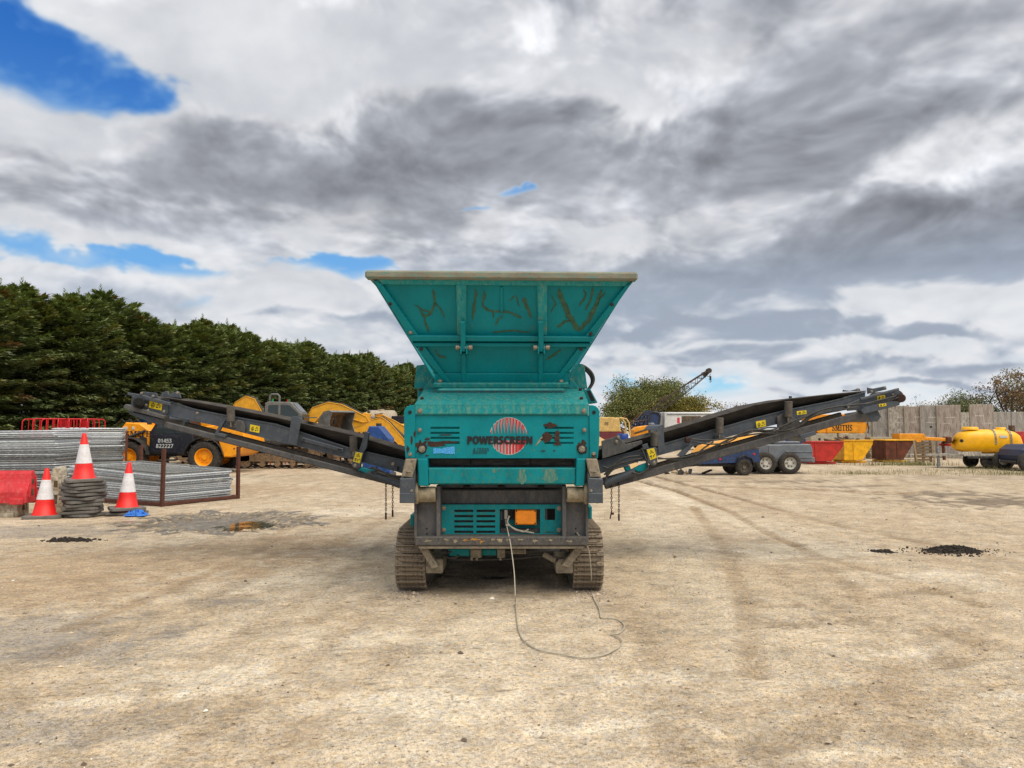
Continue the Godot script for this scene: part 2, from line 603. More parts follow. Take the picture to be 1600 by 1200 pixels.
# ---------------------------------------------------------------- the yard's ground
var gx := PackedFloat32Array()
var gz := PackedFloat32Array()
var ground_h := PackedFloat32Array()
var ground_c := PackedColorArray()
var cell := 0.055
var bumps := FastNoiseLite.new()

func lines(lo: float, hi: float, a: float, b: float) -> PackedFloat32Array:
	# evenly spaced between a and b, ever wider beyond
	var out := PackedFloat32Array()
	var x := a
	var step := cell
	var left := []
	while x > lo:
		step *= 1.055
		x -= step
		left.push_front(x)
	for q in left: out.append(q)
	x = a
	while x < b:
		out.append(x)
		x += cell
	step = cell
	while x < hi:
		out.append(x)
		step *= 1.055
		x += step
	return out

func near_index(a: PackedFloat32Array, x: float) -> int:
	return clampi(a.bsearch(x), 0, a.size() - 1)

func stamp(p: Vector2, rx: float, rz: float, turn: float, dark: Color, amount: float, depth: float, ragged := 0.5) -> void:
	var r := maxf(rx, rz) * 1.5
	var i0 := near_index(gx, p.x - r)
	var i1 := near_index(gx, p.x + r)
	var j0 := near_index(gz, p.y - r)
	var j1 := near_index(gz, p.y + r)
	var nx := gx.size()
	for j in range(j0, j1 + 1):
		for i in range(i0, i1 + 1):
			var q := (Vector2(gx[i], gz[j]) - p).rotated(turn)
			var e := Vector2(q.x / rx, q.y / rz).length()
			e += (bumps.get_noise_2d(gx[i] * 5.0 + 31.0, gz[j] * 5.0) + 0.7 * bumps.get_noise_2d(gx[i] * 19.0, gz[j] * 19.0 + 11.0)) * ragged
			if e < 1.0:
				var k := smoothstep(1.0, 0.6, e)
				var at := j * nx + i
				ground_c[at] = ground_c[at].lerp(dark, k * amount)
				ground_h[at] -= depth * k

func rut(path: Array, wide: float, dark: Color, amount: float, depth: float, lug := 0.0) -> void:
	# a tyre's track pressed into the dirt along a path of ground points
	var total := 0.0
	var nx := gx.size()
	for k in path.size() - 1:
		var a := Vector2(path[k].x, path[k].z)
		var b := Vector2(path[k + 1].x, path[k + 1].z)
		var side := (b - a).orthogonal().normalized()
		var n := maxi(1, int(a.distance_to(b) / 0.03))
		for s in n:
			var c := a.lerp(b, float(s) / n)
			total += a.distance_to(b) / n
			var fade := 0.55 + 0.6 * bumps.get_noise_2d(c.x * 1.3, c.y * 1.3)
			var m := int(wide / cell) + 1
			for w in range(-m, m + 1):
				var q := c + side * (w * wide / m * 0.5)
				var i := near_index(gx, q.x)
				var j := near_index(gz, q.y)
				var at := j * nx + i
				var lugs := 1.0
				if lug > 0.0:
					lugs = 0.5 + 0.5 * sin((total + absf(w * wide / m) * 0.35) * TAU / lug)
				var edge := 1.0 - pow(absf(float(w) / m), 3.0)
				ground_c[at] = ground_c[at].lerp(dark, clampf(amount * edge * fade * lugs * 0.32, 0.0, 1.0))
				ground_h[at] -= depth * edge * maxf(fade, 0.1) * lugs * 0.14

func dirt_tile() -> Array:
	# fine dirt: crumbs, dust and small stones, 2.6 m across
	var n := 1024
	var maps := []
	for k in [[0.010, 6, 3], [0.05, 5, 11], [0.22, 3, 19], [0.028, 5, 44]]:
		var f := FastNoiseLite.new()
		f.frequency = k[0]; f.fractal_octaves = k[1]; f.seed = k[2]; f.fractal_gain = 0.58
		f.noise_type = FastNoiseLite.TYPE_SIMPLEX_SMOOTH
		var im := f.get_seamless_image(n, n, false, false, 0.12, true)
		im.convert(Image.FORMAT_L8)
		maps.append(im.get_data())
	var cel := FastNoiseLite.new()
	cel.noise_type = FastNoiseLite.TYPE_CELLULAR
	cel.frequency = 0.075
	cel.fractal_octaves = 1
	cel.cellular_return_type = FastNoiseLite.RETURN_DISTANCE
	var ci := cel.get_seamless_image(n, n, false, false, 0.12, true)
	ci.convert(Image.FORMAT_L8)
	var cells := ci.get_data()
	var m0: PackedByteArray = maps[0]
	var m1: PackedByteArray = maps[1]
	var m2: PackedByteArray = maps[2]
	var m3: PackedByteArray = maps[3]
	var col := PackedByteArray()
	col.resize(n * n * 3)
	var hei := PackedByteArray()
	hei.resize(n * n)
	for i in n * n:
		var a := m0[i] / 255.0
		var b := m1[i] / 255.0
		var c := m2[i] / 255.0
		var d := m3[i] / 255.0
		var k := 0.90 + (a - 0.5) * 0.16 + (b - 0.5) * 0.30 + (c - 0.5) * 0.34
		var stone := clampf((0.24 - cells[i] / 255.0) * 9.0, 0.0, 1.0) * clampf((b - 0.52) * 8.0, 0.0, 1.0)
		var pit := clampf((0.33 - b) * 6.0, 0.0, 1.0) * clampf((a - 0.42) * 5.0, 0.0, 1.0)
		k = lerpf(k, 0.78 + (c - 0.5) * 0.5, stone * 0.75) - pit * 0.12
		var warm := (d - 0.5) * 0.16 * (1.0 - stone)
		col[i * 3] = int(clampf(k * (1.0 + warm * 0.35), 0.05, 1.0) * 255)
		col[i * 3 + 1] = int(clampf(k * (1.0 - warm * 0.1), 0.05, 1.0) * 255)
		col[i * 3 + 2] = int(clampf(k * (1.0 - warm), 0.05, 1.0) * 255)
		hei[i] = int(clampf(0.35 + (b - 0.5) * 0.55 + (c - 0.5) * 0.35 + stone * 0.25 - pit * 0.2, 0.0, 1.0) * 255)
	return [Image.create_from_data(n, n, false, Image.FORMAT_RGB8, col), Image.create_from_data(n, n, false, Image.FORMAT_L8, hei)]

func ground_material() -> StandardMaterial3D:
	var m := StandardMaterial3D.new()
	var t := dirt_tile()
	m.albedo_texture = ImageTexture.create_from_image(t[0])
	m.vertex_color_use_as_albedo = true
	m.roughness = 0.95
	m.metallic_specular = 0.25
	var nm: Image = t[1].duplicate()
	nm.convert(Image.FORMAT_RGBA8)
	nm.bump_map_to_normal_map(7.0)
	m.normal_enabled = true
	m.normal_scale = 0.9
	m.normal_texture = ImageTexture.create_from_image(nm)
	m.uv1_scale = Vector3(0.38, 0.38, 1)
	m.resource_name = "dirt"
	# dragged crumbs and dust at another scale break the repeat
	var n := 1024
	var layers := []
	for k in [[77, 0.014, 6, 0.62], [31, 0.05, 5, 0.65], [53, 0.028, 6, 0.68]]:
		var f := FastNoiseLite.new()
		f.seed = k[0]; f.frequency = k[1]; f.fractal_octaves = k[2]; f.fractal_gain = k[3]
		f.noise_type = FastNoiseLite.TYPE_SIMPLEX_SMOOTH
		var im := f.get_seamless_image(n, n, false, false, 0.12, true)
		im.convert(Image.FORMAT_L8)
		layers.append(im.get_data())
	var l0: PackedByteArray = layers[0]
	var l1: PackedByteArray = layers[1]
	var l2: PackedByteArray = layers[2]
	var dst := PackedByteArray()
	dst.resize(n * n * 3)
	for i in n * n:
		var a := l0[i] / 255.0
		var b := l1[i] / 255.0
		# the same map read squeezed along one way: streaks
		var x := i % n
		var y := i / n
		var c := l2[(y * 3 % n) * n + x] / 255.0
		var v := 0.95 + (a - 0.5) * 0.22 + (b - 0.5) * 0.14
		v -= clampf((c - 0.60) * 5.0, 0.0, 1.0) * clampf((b - 0.40) * 4.0, 0.0, 1.0) * 0.24
		v += clampf((0.36 - c) * 5.0, 0.0, 1.0) * 0.10
		v = clampf(v, 0.3, 1.0)
		var w := (b - 0.5) * 0.05
		dst[i * 3] = int(clampf(v + w * 0.4, 0, 1) * 255); dst[i * 3 + 1] = int(v * 253); dst[i * 3 + 2] = int(clampf(v - w, 0, 1) * 250)
	m.detail_enabled = true
	m.detail_blend_mode = BaseMaterial3D.BLEND_MODE_MUL
	m.detail_uv_layer = BaseMaterial3D.DETAIL_UV_2
	m.uv2_scale = Vector3(0.105, 0.105, 1)
	m.detail_albedo = ImageTexture.create_from_image(Image.create_from_data(n, n, false, Image.FORMAT_RGB8, dst))
	return m

func build_ground() -> void:
	gx = lines(-420.0, 420.0, -8.6, 8.6)
	gz = lines(-700.0, 60.0, -15.5, -2.8)
	var nx := gx.size()
	var nz := gz.size()
	ground_h.resize(nx * nz)
	ground_c.resize(nx * nz)
	bumps.seed = 4; bumps.frequency = 0.35; bumps.fractal_octaves = 5; bumps.noise_type = FastNoiseLite.TYPE_SIMPLEX_SMOOTH
	var patch := FastNoiseLite.new()
	patch.seed = 12; patch.frequency = 0.22; patch.fractal_octaves = 7; patch.fractal_gain = 0.70
	patch.domain_warp_enabled = true; patch.domain_warp_amplitude = 2.0; patch.domain_warp_frequency = 0.2
	var grain := FastNoiseLite.new()
	grain.seed = 9; grain.frequency = 1.6; grain.fractal_octaves = 4
	var pale := Color(0.735, 0.635, 0.50)
	var tan_ := Color(0.62, 0.515, 0.385)
	var rust := Color(0.55, 0.43, 0.305)
	var greyish := Color(0.50, 0.44, 0.355)
	for j in nz:
		for i in nx:
			var x := gx[i]
			var z := gz[j]
			# dirt is dragged along the way the machines drive
			var a := patch.get_noise_2d(x * 1.15, z * 0.55)
			var b := patch.get_noise_2d(x * 0.8 + 60.0, z * 0.8 - 20.0)
			var g := grain.get_noise_2d(x, z)
			var c := tan_.lerp(pale, smoothstep(-0.22, 0.28, a + g * 0.45))
			c = c.lerp(rust, smoothstep(0.12, 0.5, b + g * 0.4) * 0.36)
			c = c.lerp(greyish, smoothstep(0.16, 0.42, -b * 0.7 - a * 0.5 + g * 0.75) * 0.24)
			var at := j * nx + i
			ground_c[at] = c
			ground_h[at] = bumps.get_noise_2d(x, z) * 0.018 + g * 0.007 + patch.get_noise_2d(x * 3.0, z * 3.0) * 0.008
	# under the machine and where things stand the ground is level enough
	var mud := Color(0.215, 0.180, 0.145)
	var brown := Color(0.36, 0.285, 0.20)
	var black := Color(0.055, 0.048, 0.045)
	var stone := Color(0.40, 0.37, 0.335)
	# left: grey stone chippings by the cones, the puddle and its wet edge
	var pc := on_ground(345, 815)
	stamp(Vector2(pc.x, pc.z), 2.3, 2.0, 0.0, brown, 0.8, 0.01, 0.6)
	stamp(Vector2(pc.x, pc.z), 1.75, 1.55, 0.0, mud, 0.85, 0.05, 0.5)
	var wc := on_ground(388, 818)
	stamp(Vector2(wc.x, wc.z), 0.62, 0.95, 0.2, mud, 0.7, 0.05, 0.4)
	for s in [[60, 830, 2.2, 1.0], [30, 990, 1.3, 0.8], [110, 1015, 1.0, 0.5], [60, 1140, 0.9, 0.4], [350, 940, 0.5, 0.2], [690, 870, 0.5, 0.5]]:
		var p := on_ground(s[0], s[1])
		stamp(Vector2(p.x, p.z), s[2], s[3], 0.0, stone, 0.65, 0.0, 0.8)
	# right: dark damp dirt by the skips
	for s in [[1560, 783, 2.2, 1.3, 0.8], [1470, 772, 1.6, 0.8, 0.7], [1230, 752, 2.0, 0.7, 0.6], [1330, 760, 2.2, 0.35, 0.65], [1160, 747, 1.6, 0.4, 0.5], [1040, 752, 1.0, 0.4, 0.5], [1540, 745, 5.0, 1.5, 0.35], [1240, 1160, 0.35, 0.12, 0.6], [1205, 1130, 0.45, 0.15, 0.5], [1150, 1155, 0.18, 0.06, 0.7], [1230, 975, 0.5, 0.16, 0.6], [1340, 968, 0.5, 0.14, 0.5], [1490, 995, 0.5, 0.2, 0.5], [1250, 942, 0.4, 0.12, 0.6], [1170, 940, 0.3, 0.08, 0.5], [1420, 922, 0.7, 0.2, 0.5], [1080, 1005, 0.14, 0.08, 0.5], [1550, 1030, 0.35, 0.1, 0.5], [1480, 1150, 0.5, 0.15, 0.4], [690, 1015, 0.25, 0.12, 0.5], [455, 970, 0.3, 0.1, 0.45], [410, 945, 0.25, 0.08, 0.45], [180, 945, 0.3, 0.1, 0.45], [350, 950, 0.5, 0.16, 0.45], [540, 1010, 0.4, 0.12, 0.35], [250, 1120, 0.6, 0.25, 0.3], [270, 745, 4.0, 1.4, 0.4]]:
		var p := on_ground(s[0], s[1])
		stamp(Vector2(p.x, p.z), s[2], s[3], 0.25, brown if s[1] > 800 else mud, s[4], 0.012, 1.3)
	# spilt oil
	for s in [[775, 903, 0.24, 0.10, 0.9], [690, 985, 0.055, 0.03, 0.6], [658, 985, 0.06, 0.02, 0.5], [700, 900, 0.14, 0.06, 0.8], [690, 918, 0.07, 0.03, 0.7], [780, 925, 0.30, 0.1, 0.35], [1378, 862, 0.17, 0.13, 0.95], [1490, 861, 0.45, 0.24, 0.9]]:
		var p := on_ground(s[0], s[1])
		stamp(Vector2(p.x, p.z), s[2], s[3], 0.0, black, s[4], 0.0, 0.5)
	# pale dry dust and lime
	for s in [[1385, 1022, 0.5, 0.16], [1330, 1065, 0.2, 0.06], [1035, 1115, 0.16, 0.1], [930, 1135, 0.4, 0.1], [1590, 1085, 0.3, 0.08], [1290, 1180, 0.5, 0.1], [330, 1060, 0.7, 0.3], [560, 1000, 0.6, 0.4], [640, 1100, 0.7, 0.3], [160, 1095, 0.5, 0.12], [450, 910, 1.0, 0.5], [1450, 900, 0.9, 0.4], [1250, 860, 1.4, 0.8], [1020, 1060, 0.5, 0.2], [260, 780, 1.2, 0.5], [560, 800, 1.5, 1.0]]:
		var p := on_ground(s[0], s[1])
		stamp(Vector2(p.x, p.z), s[2], s[3], 0.2, Color(0.92, 0.85, 0.72), 0.5, 0.0, 0.9)
	# the browner, less driven ground at the left and the pale lane beside it
	for s in [[200, 880, 3.2, 1.5], [60, 920, 2.0, 1.0], [420, 850, 1.6, 0.9], [330, 765, 3.5, 2.2]]:
		var p := on_ground(s[0], s[1])
		stamp(Vector2(p.x, p.z), s[2], s[3], 0.2, Color(0.545, 0.42, 0.29), 0.75, 0.0, 0.8)
	for e in [[[[690, 800], [560, 870], [430, 945], [260, 1040], [60, 1160]], 0.9], [[[760, 960], [690, 1050], [600, 1190]], 1.1], [[[1010, 800], [1080, 900], [1160, 1010], [1230, 1180]], 0.9], [[[1000, 760], [1200, 830], [1400, 880], [1600, 930]], 0.7]]:
		var path := []
		for q in e[0]: path.append(on_ground(q[0], q[1]))
		rut(path, e[1], Color(0.86, 0.77, 0.63), 0.5, 0.003, 0.0)
	# wheel tracks
	var ways := [
		[[[955, 740], [1050, 765], [1140, 800], [1210, 840], [1280, 870], [1390, 900], [1540, 950]], 0.22, 0.0],
		[[[1000, 738], [1140, 775], [1280, 815], [1450, 850], [1600, 880]], 0.25, 0.0],
		[[[620, 800], [520, 850], [420, 890], [280, 950], [60, 1030]], 0.35, 0.12],
		[[[660, 800], [560, 880], [430, 960], [300, 1040], [140, 1150]], 0.35, 0.12],
		[[[700, 950], [620, 1020], [520, 1090], [420, 1190]], 0.30, 0.10],
		[[[1180, 1190], [1290, 1110], [1400, 1050], [1560, 1000]], 0.35, 0.085],
		[[[1090, 1120], [1180, 1100], [1300, 1075]], 0.3, 0.085],
		[[[960, 930], [1000, 1000], [1030, 1080], [1050, 1190]], 0.3, 0.1],
		[[[1420, 980], [1480, 985], [1545, 975]], 0.5, 0.11],
		[[[1150, 945], [1240, 940], [1330, 950]], 0.3, 0.1],
		[[[1430, 770], [1300, 765], [1150, 760], [1050, 757]], 0.4, 0.0],
		[[[1080, 790], [1130, 860], [1160, 950], [1170, 1060]], 0.25, 0.0],
		[[[1240, 850], [1330, 920], [1390, 1010], [1420, 1190]], 0.28, 0.12],
		[[[480, 800], [400, 860], [280, 915], [90, 985]], 0.25, 0.0],
		[[[600, 930], [500, 1010], [360, 1110], [260, 1195]], 0.25, 0.12]]
	for w in ways:
		var path := []
		for q in w[0]: path.append(on_ground(q[0], q[1]))
		rut(path, w[1], Color(0.44, 0.34, 0.235), 1.2, 0.026, w[2])
	var v := PackedVector3Array()
	var uv := PackedVector2Array()
	var uv2 := PackedVector2Array()
	v.resize(nx * nz); uv.resize(nx * nz); uv2.resize(nx * nz)
	for j in nz:
		for i in nx:
			var at := j * nx + i
			v[at] = Vector3(gx[i], ground_h[at], gz[j])
			uv[at] = Vector2(gx[i], gz[j])
			uv2[at] = Vector2(gx[i], gz[j]).rotated(0.15)
	var idx := PackedInt32Array()
	idx.resize((nx - 1) * (nz - 1) * 6)
	var k := 0
	for j in nz - 1:
		for i in nx - 1:
			var a := j * nx + i
			idx[k] = a; idx[k + 1] = a + 1; idx[k + 2] = a + nx
			idx[k + 3] = a + 1; idx[k + 4] = a + nx + 1; idx[k + 5] = a + nx
			k += 6
	var nrm := PackedVector3Array()
	nrm.resize(nx * nz)
	for j in nz:
		var jm := maxi(j - 1, 0)
		var jp := mini(j + 1, nz - 1)
		for i in nx:
			var im := maxi(i - 1, 0)
			var ip := mini(i + 1, nx - 1)
			nrm[j * nx + i] = Vector3(-(ground_h[j * nx + ip] - ground_h[j * nx + im]) / (gx[ip] - gx[im]), 1.0, -(ground_h[jp * nx + i] - ground_h[jm * nx + i]) / (gz[jp] - gz[jm])).normalized()
	var arr := []
	arr.resize(Mesh.ARRAY_MAX)
	arr[Mesh.ARRAY_VERTEX] = v
	arr[Mesh.ARRAY_NORMAL] = nrm
	arr[Mesh.ARRAY_COLOR] = ground_c
	arr[Mesh.ARRAY_TEX_UV] = uv
	arr[Mesh.ARRAY_TEX_UV2] = uv2
	arr[Mesh.ARRAY_INDEX] = idx
	var tang := PackedFloat32Array()
	tang.resize(nx * nz * 4)
	for i in nx * nz:
		tang[i * 4] = 1.0; tang[i * 4 + 3] = 1.0
	arr[Mesh.ARRAY_TANGENT] = tang
	var m := ArrayMesh.new()
	m.add_surface_from_arrays(Mesh.PRIMITIVE_TRIANGLES, arr)
	setting("ground", m, ground_material())
	wet_mud(pc)
	# standing water in the low part of the mud
	var water := plain("murky_water", Color(0.36, 0.36, 0.29), 0.12)
	for e in [[wc, 0.62, 1.15], [on_ground(330, 822), 0.9, 0.35], [on_ground(425, 812), 0.5, 0.6]]:
		var wv := MB.new()
		var rim := []
		var c0: Vector3 = e[0]
		for t in 56:
			var a := TAU * t / 56
			var r := 1.0 + bumps.get_noise_2d(cos(a) * 5.0 + c0.x * 3.0, sin(a) * 5.0) * 0.9
			rim.append(Vector3(c0.x + cos(a) * e[1] * r, -0.062, c0.z + sin(a) * e[2] * r))
		for t in 56:
			wv.tri(Vector3(c0.x, -0.062, c0.z), rim[(t + 1) % 56], rim[t])
		setting("puddle_water", wv, water)

func wet_mud(pc: Vector3) -> void:
	# the soaked skin of mud round the puddle, a few millimetres over the ground
	var m := worn("wet_mud", Color(0.47, 0.435, 0.375), {"rough": 0.30, "vary": 0.25, "amount": 0.4, "dust": Color(0.30, 0.265, 0.22), "scale": Vector3(0.7, 0.7, 0.7)})
	var g := MB.new()
	var rings := 44
	var spokes := 110
	var pts := []
	for a in rings + 1:
		var row := []
		for b in spokes:
			var t := TAU * b / spokes
			var reach := 1.0 + bumps.get_noise_2d(cos(t) * 6.0 + 7.0, sin(t) * 6.0) * 0.55 + bumps.get_noise_2d(cos(t) * 24.0, sin(t) * 24.0 + 3.0) * 0.22
			var q := float(a) / rings * reach
			var p := Vector3(pc.x + cos(t) * q * 1.75, 0, pc.z + sin(t) * q * 1.65)
			# churned by wheels: shallow ridges that die out at the rim
			var ridge := 0.010 * sin((p.x * 0.9 + p.z * 0.45) * 22.0) * (0.5 + bumps.get_noise_2d(p.x * 2.0, p.z * 2.0)) * (1.0 - pow(float(a) / rings, 4.0))
			p.y = ground_level(p.x, p.z) + (0.006 if a < rings else -0.004) + ridge
			row.append(p)
		pts.append(row)
	for a in rings:
		for b in spokes:
			var e := (b + 1) % spokes
			g.quad(pts[a][b], pts[a][e], pts[a + 1][e], pts[a + 1][b])
	setting("mud", g, m)

func ground_level(x: float, z: float) -> float:
	# the ground's height between its grid lines
	var i := clampi(gx.bsearch(x) - 1, 0, gx.size() - 2)
	var j := clampi(gz.bsearch(z) - 1, 0, gz.size() - 2)
	var nx := gx.size()
	var u := clampf(inverse_lerp(gx[i], gx[i + 1], x), 0.0, 1.0)
	var w := clampf(inverse_lerp(gz[j], gz[j + 1], z), 0.0, 1.0)
	return lerpf(lerpf(ground_h[j * nx + i], ground_h[j * nx + i + 1], u), lerpf(ground_h[(j + 1) * nx + i], ground_h[(j + 1) * nx + i + 1], u), w)

func ground_at(x: float, z: float) -> float:
	return ground_h[near_index(gz, z) * gx.size() + near_index(gx, x)]

func scatter_stones() -> void:
	# loose pebbles and crumbs nobody could count
	var st := MB.new()
	var r := RandomNumberGenerator.new()
	r.seed = 3
	var ico := []
	for k in 6: ico.append([Vector3.UP, Vector3.RIGHT, Vector3.FORWARD, Vector3.LEFT, Vector3.BACK, Vector3.DOWN][k])
	for f in [[0, 1, 2], [0, 2, 3], [0, 3, 4], [0, 4, 1], [5, 2, 1], [5, 3, 2], [5, 4, 3], [5, 1, 4]]:
		st.tri(ico[f[0]] * 0.9, ico[f[1]] * (1.0 if f[1] % 2 else 0.8), ico[f[2]] * (1.0 if f[2] % 2 else 0.8))
	var dirt := plain("pebble", Color(1, 1, 1), 0.9)
	dirt.vertex_color_use_as_albedo = true
	var mm := MultiMesh.new()
	mm.transform_format = MultiMesh.TRANSFORM_3D
	mm.use_colors = true
	mm.mesh = st.mesh()
	var n := 17500
	mm.instance_count = n
	for k in n:
		var z := -3.2 - pow(r.randf(), 1.7) * 16.0
		var x := r.randf_range(-0.85, 0.85) * absf(z) * 0.95
		if k >= 16000:
			# crumbs pushed up round the machine's tracks
			x = -0.14 + (1.0 if k % 2 else -1.0) * (0.97 + r.randfn() * 0.13)
			z = -8.05 + r.randfn() * 0.22
		var s := r.randf_range(0.003, 0.010) * (1.0 + 2.6 * pow(r.randf(), 12.0)) * (0.8 + absf(z) * 0.03)
		if bumps.get_noise_2d(x * 2.0, z * 2.0) < -0.05 and r.randf() < 0.7: s *= 0.5
		var b := Basis(Vector3.UP, r.randf() * TAU).scaled(Vector3(s, s * r.randf_range(0.4, 0.8), s * r.randf_range(0.6, 1.0)))
		mm.set_instance_transform(k, Transform3D(b, Vector3(x, ground_at(x, z) + s * 0.15, z)))
		var c := Color(0.50, 0.40, 0.29).lerp(Color(0.30, 0.26, 0.22), r.randf()) * r.randf_range(0.7, 1.25)
		if r.randf() < 0.04: c = Color(0.75, 0.72, 0.66)
		if r.randf() < 0.10: c = Color(0.12, 0.09, 0.07)
		mm.set_instance_color(k, c)
	var o := MultiMeshInstance3D.new()
	o.name = "gravel"
	o.multimesh = mm
	o.material_override = dirt
	add_child(o, true)
	tag(o, "small loose stones strewn over the dirt yard", "gravel")
	o.set_meta("kind", "stuff")

func clod_heap(label: String, at: Vector3, rx: float, rz: float, high: float, n: int, seed_: int, crumb := 1.0) -> void:
	# a low heap of dark crumbly planings: one mound and its crumbs
	var r := RandomNumberGenerator.new()
	r.seed = seed_
	var g := MB.new()
	for k in n:
		var a := r.randf() * TAU
		var q := pow(r.randf(), 0.7) * (1.1 if k % 4 else 1.9)
		var p := Vector3(cos(a) * q * rx, 0, sin(a) * q * rz)
		var hill := high * maxf(0.0, 1.0 - q * q)
		var s := crumb * r.randf_range(0.003, 0.009) * (1.9 if r.randf() < 0.06 else 1.0)
		p.y = hill + s * 0.2
		g.box(p, Vector3(s, s * 0.8, s * 0.9) * 2.0, s * 0.5, Basis.from_euler(Vector3(r.randf() * 3, r.randf() * 3, r.randf() * 3)))
	var rings := 7
	for j in (rings if crumb == 1.0 else 0):
		for k in 18:
			var pts := []
			for e in [[j, k], [j + 1, k], [j + 1, k + 1], [j, k + 1]]:
				var q := float(e[0]) / rings
				var a: float = TAU * (int(e[1]) % 18) / 18.0
				var w := 1.0 + bumps.get_noise_2d(cos(a) * 3.0 + seed_, sin(a) * 3.0) * 0.5
				pts.append(Vector3(cos(a) * q * rx * w, high * (1.0 - q * q) + bumps.get_noise_2d(cos(a) * q * 20.0, sin(a) * q * 20.0) * high * 0.3 - 0.012, sin(a) * q * rz * w))
			g.quad(pts[0], pts[3], pts[2], pts[1])
	var o := obj("planings_heap", g, worn("planings", Color(0.20, 0.175, 0.16), {"rough": 0.95, "vary": 0.35, "amount": 0.1, "dust": Color(0.35, 0.3, 0.25)}))
	o.position = at + Vector3(0, ground_at(at.x, at.z), 0)
	tag(o, label, "heap", "dark heaps on the dirt")

# ---------------------------------------------------------------- the screening machine
func plate(o: Array, d: float, th: float, ch := 0.006) -> MB:
	# a plate facing the camera side, outline in survey points at distance d, thickness th away
	var p := []
	for q in o: p.append(spot(q[0], q[1], q[2] if q.size() > 2 else d))
	return MB.new().prism(p, Vector3(0, 0, -th), ch)

func slab(x0: float, y0: float, x1: float, y1: float, d: float, th: float, ch := 0.006) -> MB:
	return plate([[x0, y0], [x1, y0], [x1, y1], [x0, y1]], d, th, ch)

func pierced(x0: float, y0: float, x1: float, y1: float, holes: Array, d: float, th: float) -> MB:
	# a flat panel with rectangular openings right through it
	var xs := [x0, x1]
	var ys := [y0, y1]
	for h in holes:
		xs.append(h[0]); xs.append(h[2]); ys.append(h[1]); ys.append(h[3])
	xs.sort(); ys.sort()
	var m := MB.new()
	var back := Vector3(0, 0, -th)
	for i in xs.size() - 1:
		if xs[i + 1] - xs[i] < 0.01: continue
		for j in ys.size() - 1:
			if ys[j + 1] - ys[j] < 0.01: continue
			var cx: float = (xs[i] + xs[i + 1]) * 0.5
			var cy: float = (ys[j] + ys[j + 1]) * 0.5
			var open := false
			for h in holes:
				if cx > h[0] and cx < h[2] and cy > h[1] and cy < h[3]: open = true
			if open: continue
			var a := spot(xs[i], ys[j + 1], d)
			var b := spot(xs[i + 1], ys[j + 1], d)
			var c := spot(xs[i + 1], ys[j], d)
			var e := spot(xs[i], ys[j], d)
			m.quad(a, b, c, e)
			m.quad(b + back, a + back, e + back, c + back)
	for h in holes + [[x0, y0, x1, y1, true]]:
		var a := spot(h[0], h[3], d)
		var b := spot(h[2], h[3], d)
		var c := spot(h[2], h[1], d)
		var e := spot(h[0], h[1], d)
		for q in [[a, b], [b, c], [c, e], [e, a]]:
			if h.size() > 4: m.quad(q[0] + back, q[1] + back, q[1], q[0])
			else: m.quad(q[0], q[1], q[1] + back, q[0] + back)
	return m

func blob(cx: float, cy: float, rx: float, ry: float, d: float, seed_: int, rough := 0.35) -> MB:
	# a ragged flake of bare rusted steel on a panel
	var p := []
	for k in 22:
		var a := TAU * k / 22
		var r := 1.0 + bumps.get_noise_2d(cos(a) * 4.0 + seed_ * 9.0, sin(a) * 4.0) * rough * 2.6
		p.append(spot(cx + cos(a) * rx * r, cy + sin(a) * ry * r, d))
	return MB.new().prism(p, Vector3(0, 0, -0.0015))

func scratch(pts: Array, wide: float, d_of: Callable, seed_: int) -> MB:
	# a smear of dried mud along a path
	var m := MB.new()
	var la := []
	var lb := []
	for k in pts.size():
		var a := Vector2(pts[maxi(k - 1, 0)][0], pts[maxi(k - 1, 0)][1])
		var b := Vector2(pts[mini(k + 1, pts.size() - 1)][0], pts[mini(k + 1, pts.size() - 1)][1])
		var s := (b - a).orthogonal().normalized() * wide * (0.55 + 0.9 * absf(bumps.get_noise_2d(k * 7.3, seed_ * 3.1))) * (0.35 if k == 0 or k == pts.size() - 1 else 1.0)
		la.append(d_of.call(pts[k][0] + s.x, pts[k][1] + s.y, 0.004))
		lb.append(d_of.call(pts[k][0] - s.x, pts[k][1] - s.y, 0.004))
	for k in pts.size() - 1:
		m.quad(la[k], lb[k], lb[k + 1], la[k + 1])
	return m

func hop(px: float, py: float, off: float) -> Vector3:
	# a point on the hopper's flat, sloping rear wall, off metres proud of it
	var lo := spot(784, 603, 8.15) + org
	var hi := spot(784, 440, 7.55) + org
	var n := Vector3(1, 0, 0).cross(hi - lo).normalized()
	var eye := Vector3(0, EYE, 0)
	var ray := spot(px, py, 8.0) + org - eye
	return eye + ray * ((lo - eye).dot(n) / ray.dot(n)) - org + Vector3(0, 0, off)

func hop_plate(o: Array, proud: float, th: float, ch := 0.006) -> MB:
	var p := []
	for q in o: p.append(hop(q[0], q[1], proud))
	return MB.new().prism(p, Vector3(0, 0.25, -1).normalized() * th, ch)

func smooth2(p: Array) -> Array:
	# a wavering line through measured points
	var out := []
	for k in p.size() - 1:
		for s in 3:
			var q := Vector2(p[k][0], p[k][1]).lerp(Vector2(p[k + 1][0], p[k + 1][1]), s / 3.0)
			out.append([q.x + bumps.get_noise_2d(q.x * 2.0, q.y * 2.0) * 2.5, q.y + bumps.get_noise_2d(q.y * 2.0, q.x * 2.0) * 2.0])
	out.append(p[p.size() - 1])
	return out

func bolt_head(p: Vector3, r: float) -> MB:
	var m := MB.new()
	m.rod(p + Vector3(0, 0, -0.01), p + Vector3(0, 0, r * 0.25), r * 1.35, 14, -1.0, r * 0.1)
	m.rod(p + Vector3(0, 0, r * 0.25), p + Vector3(0, 0, r * 0.95), r, 6, -1.0, r * 0.15)
	return m

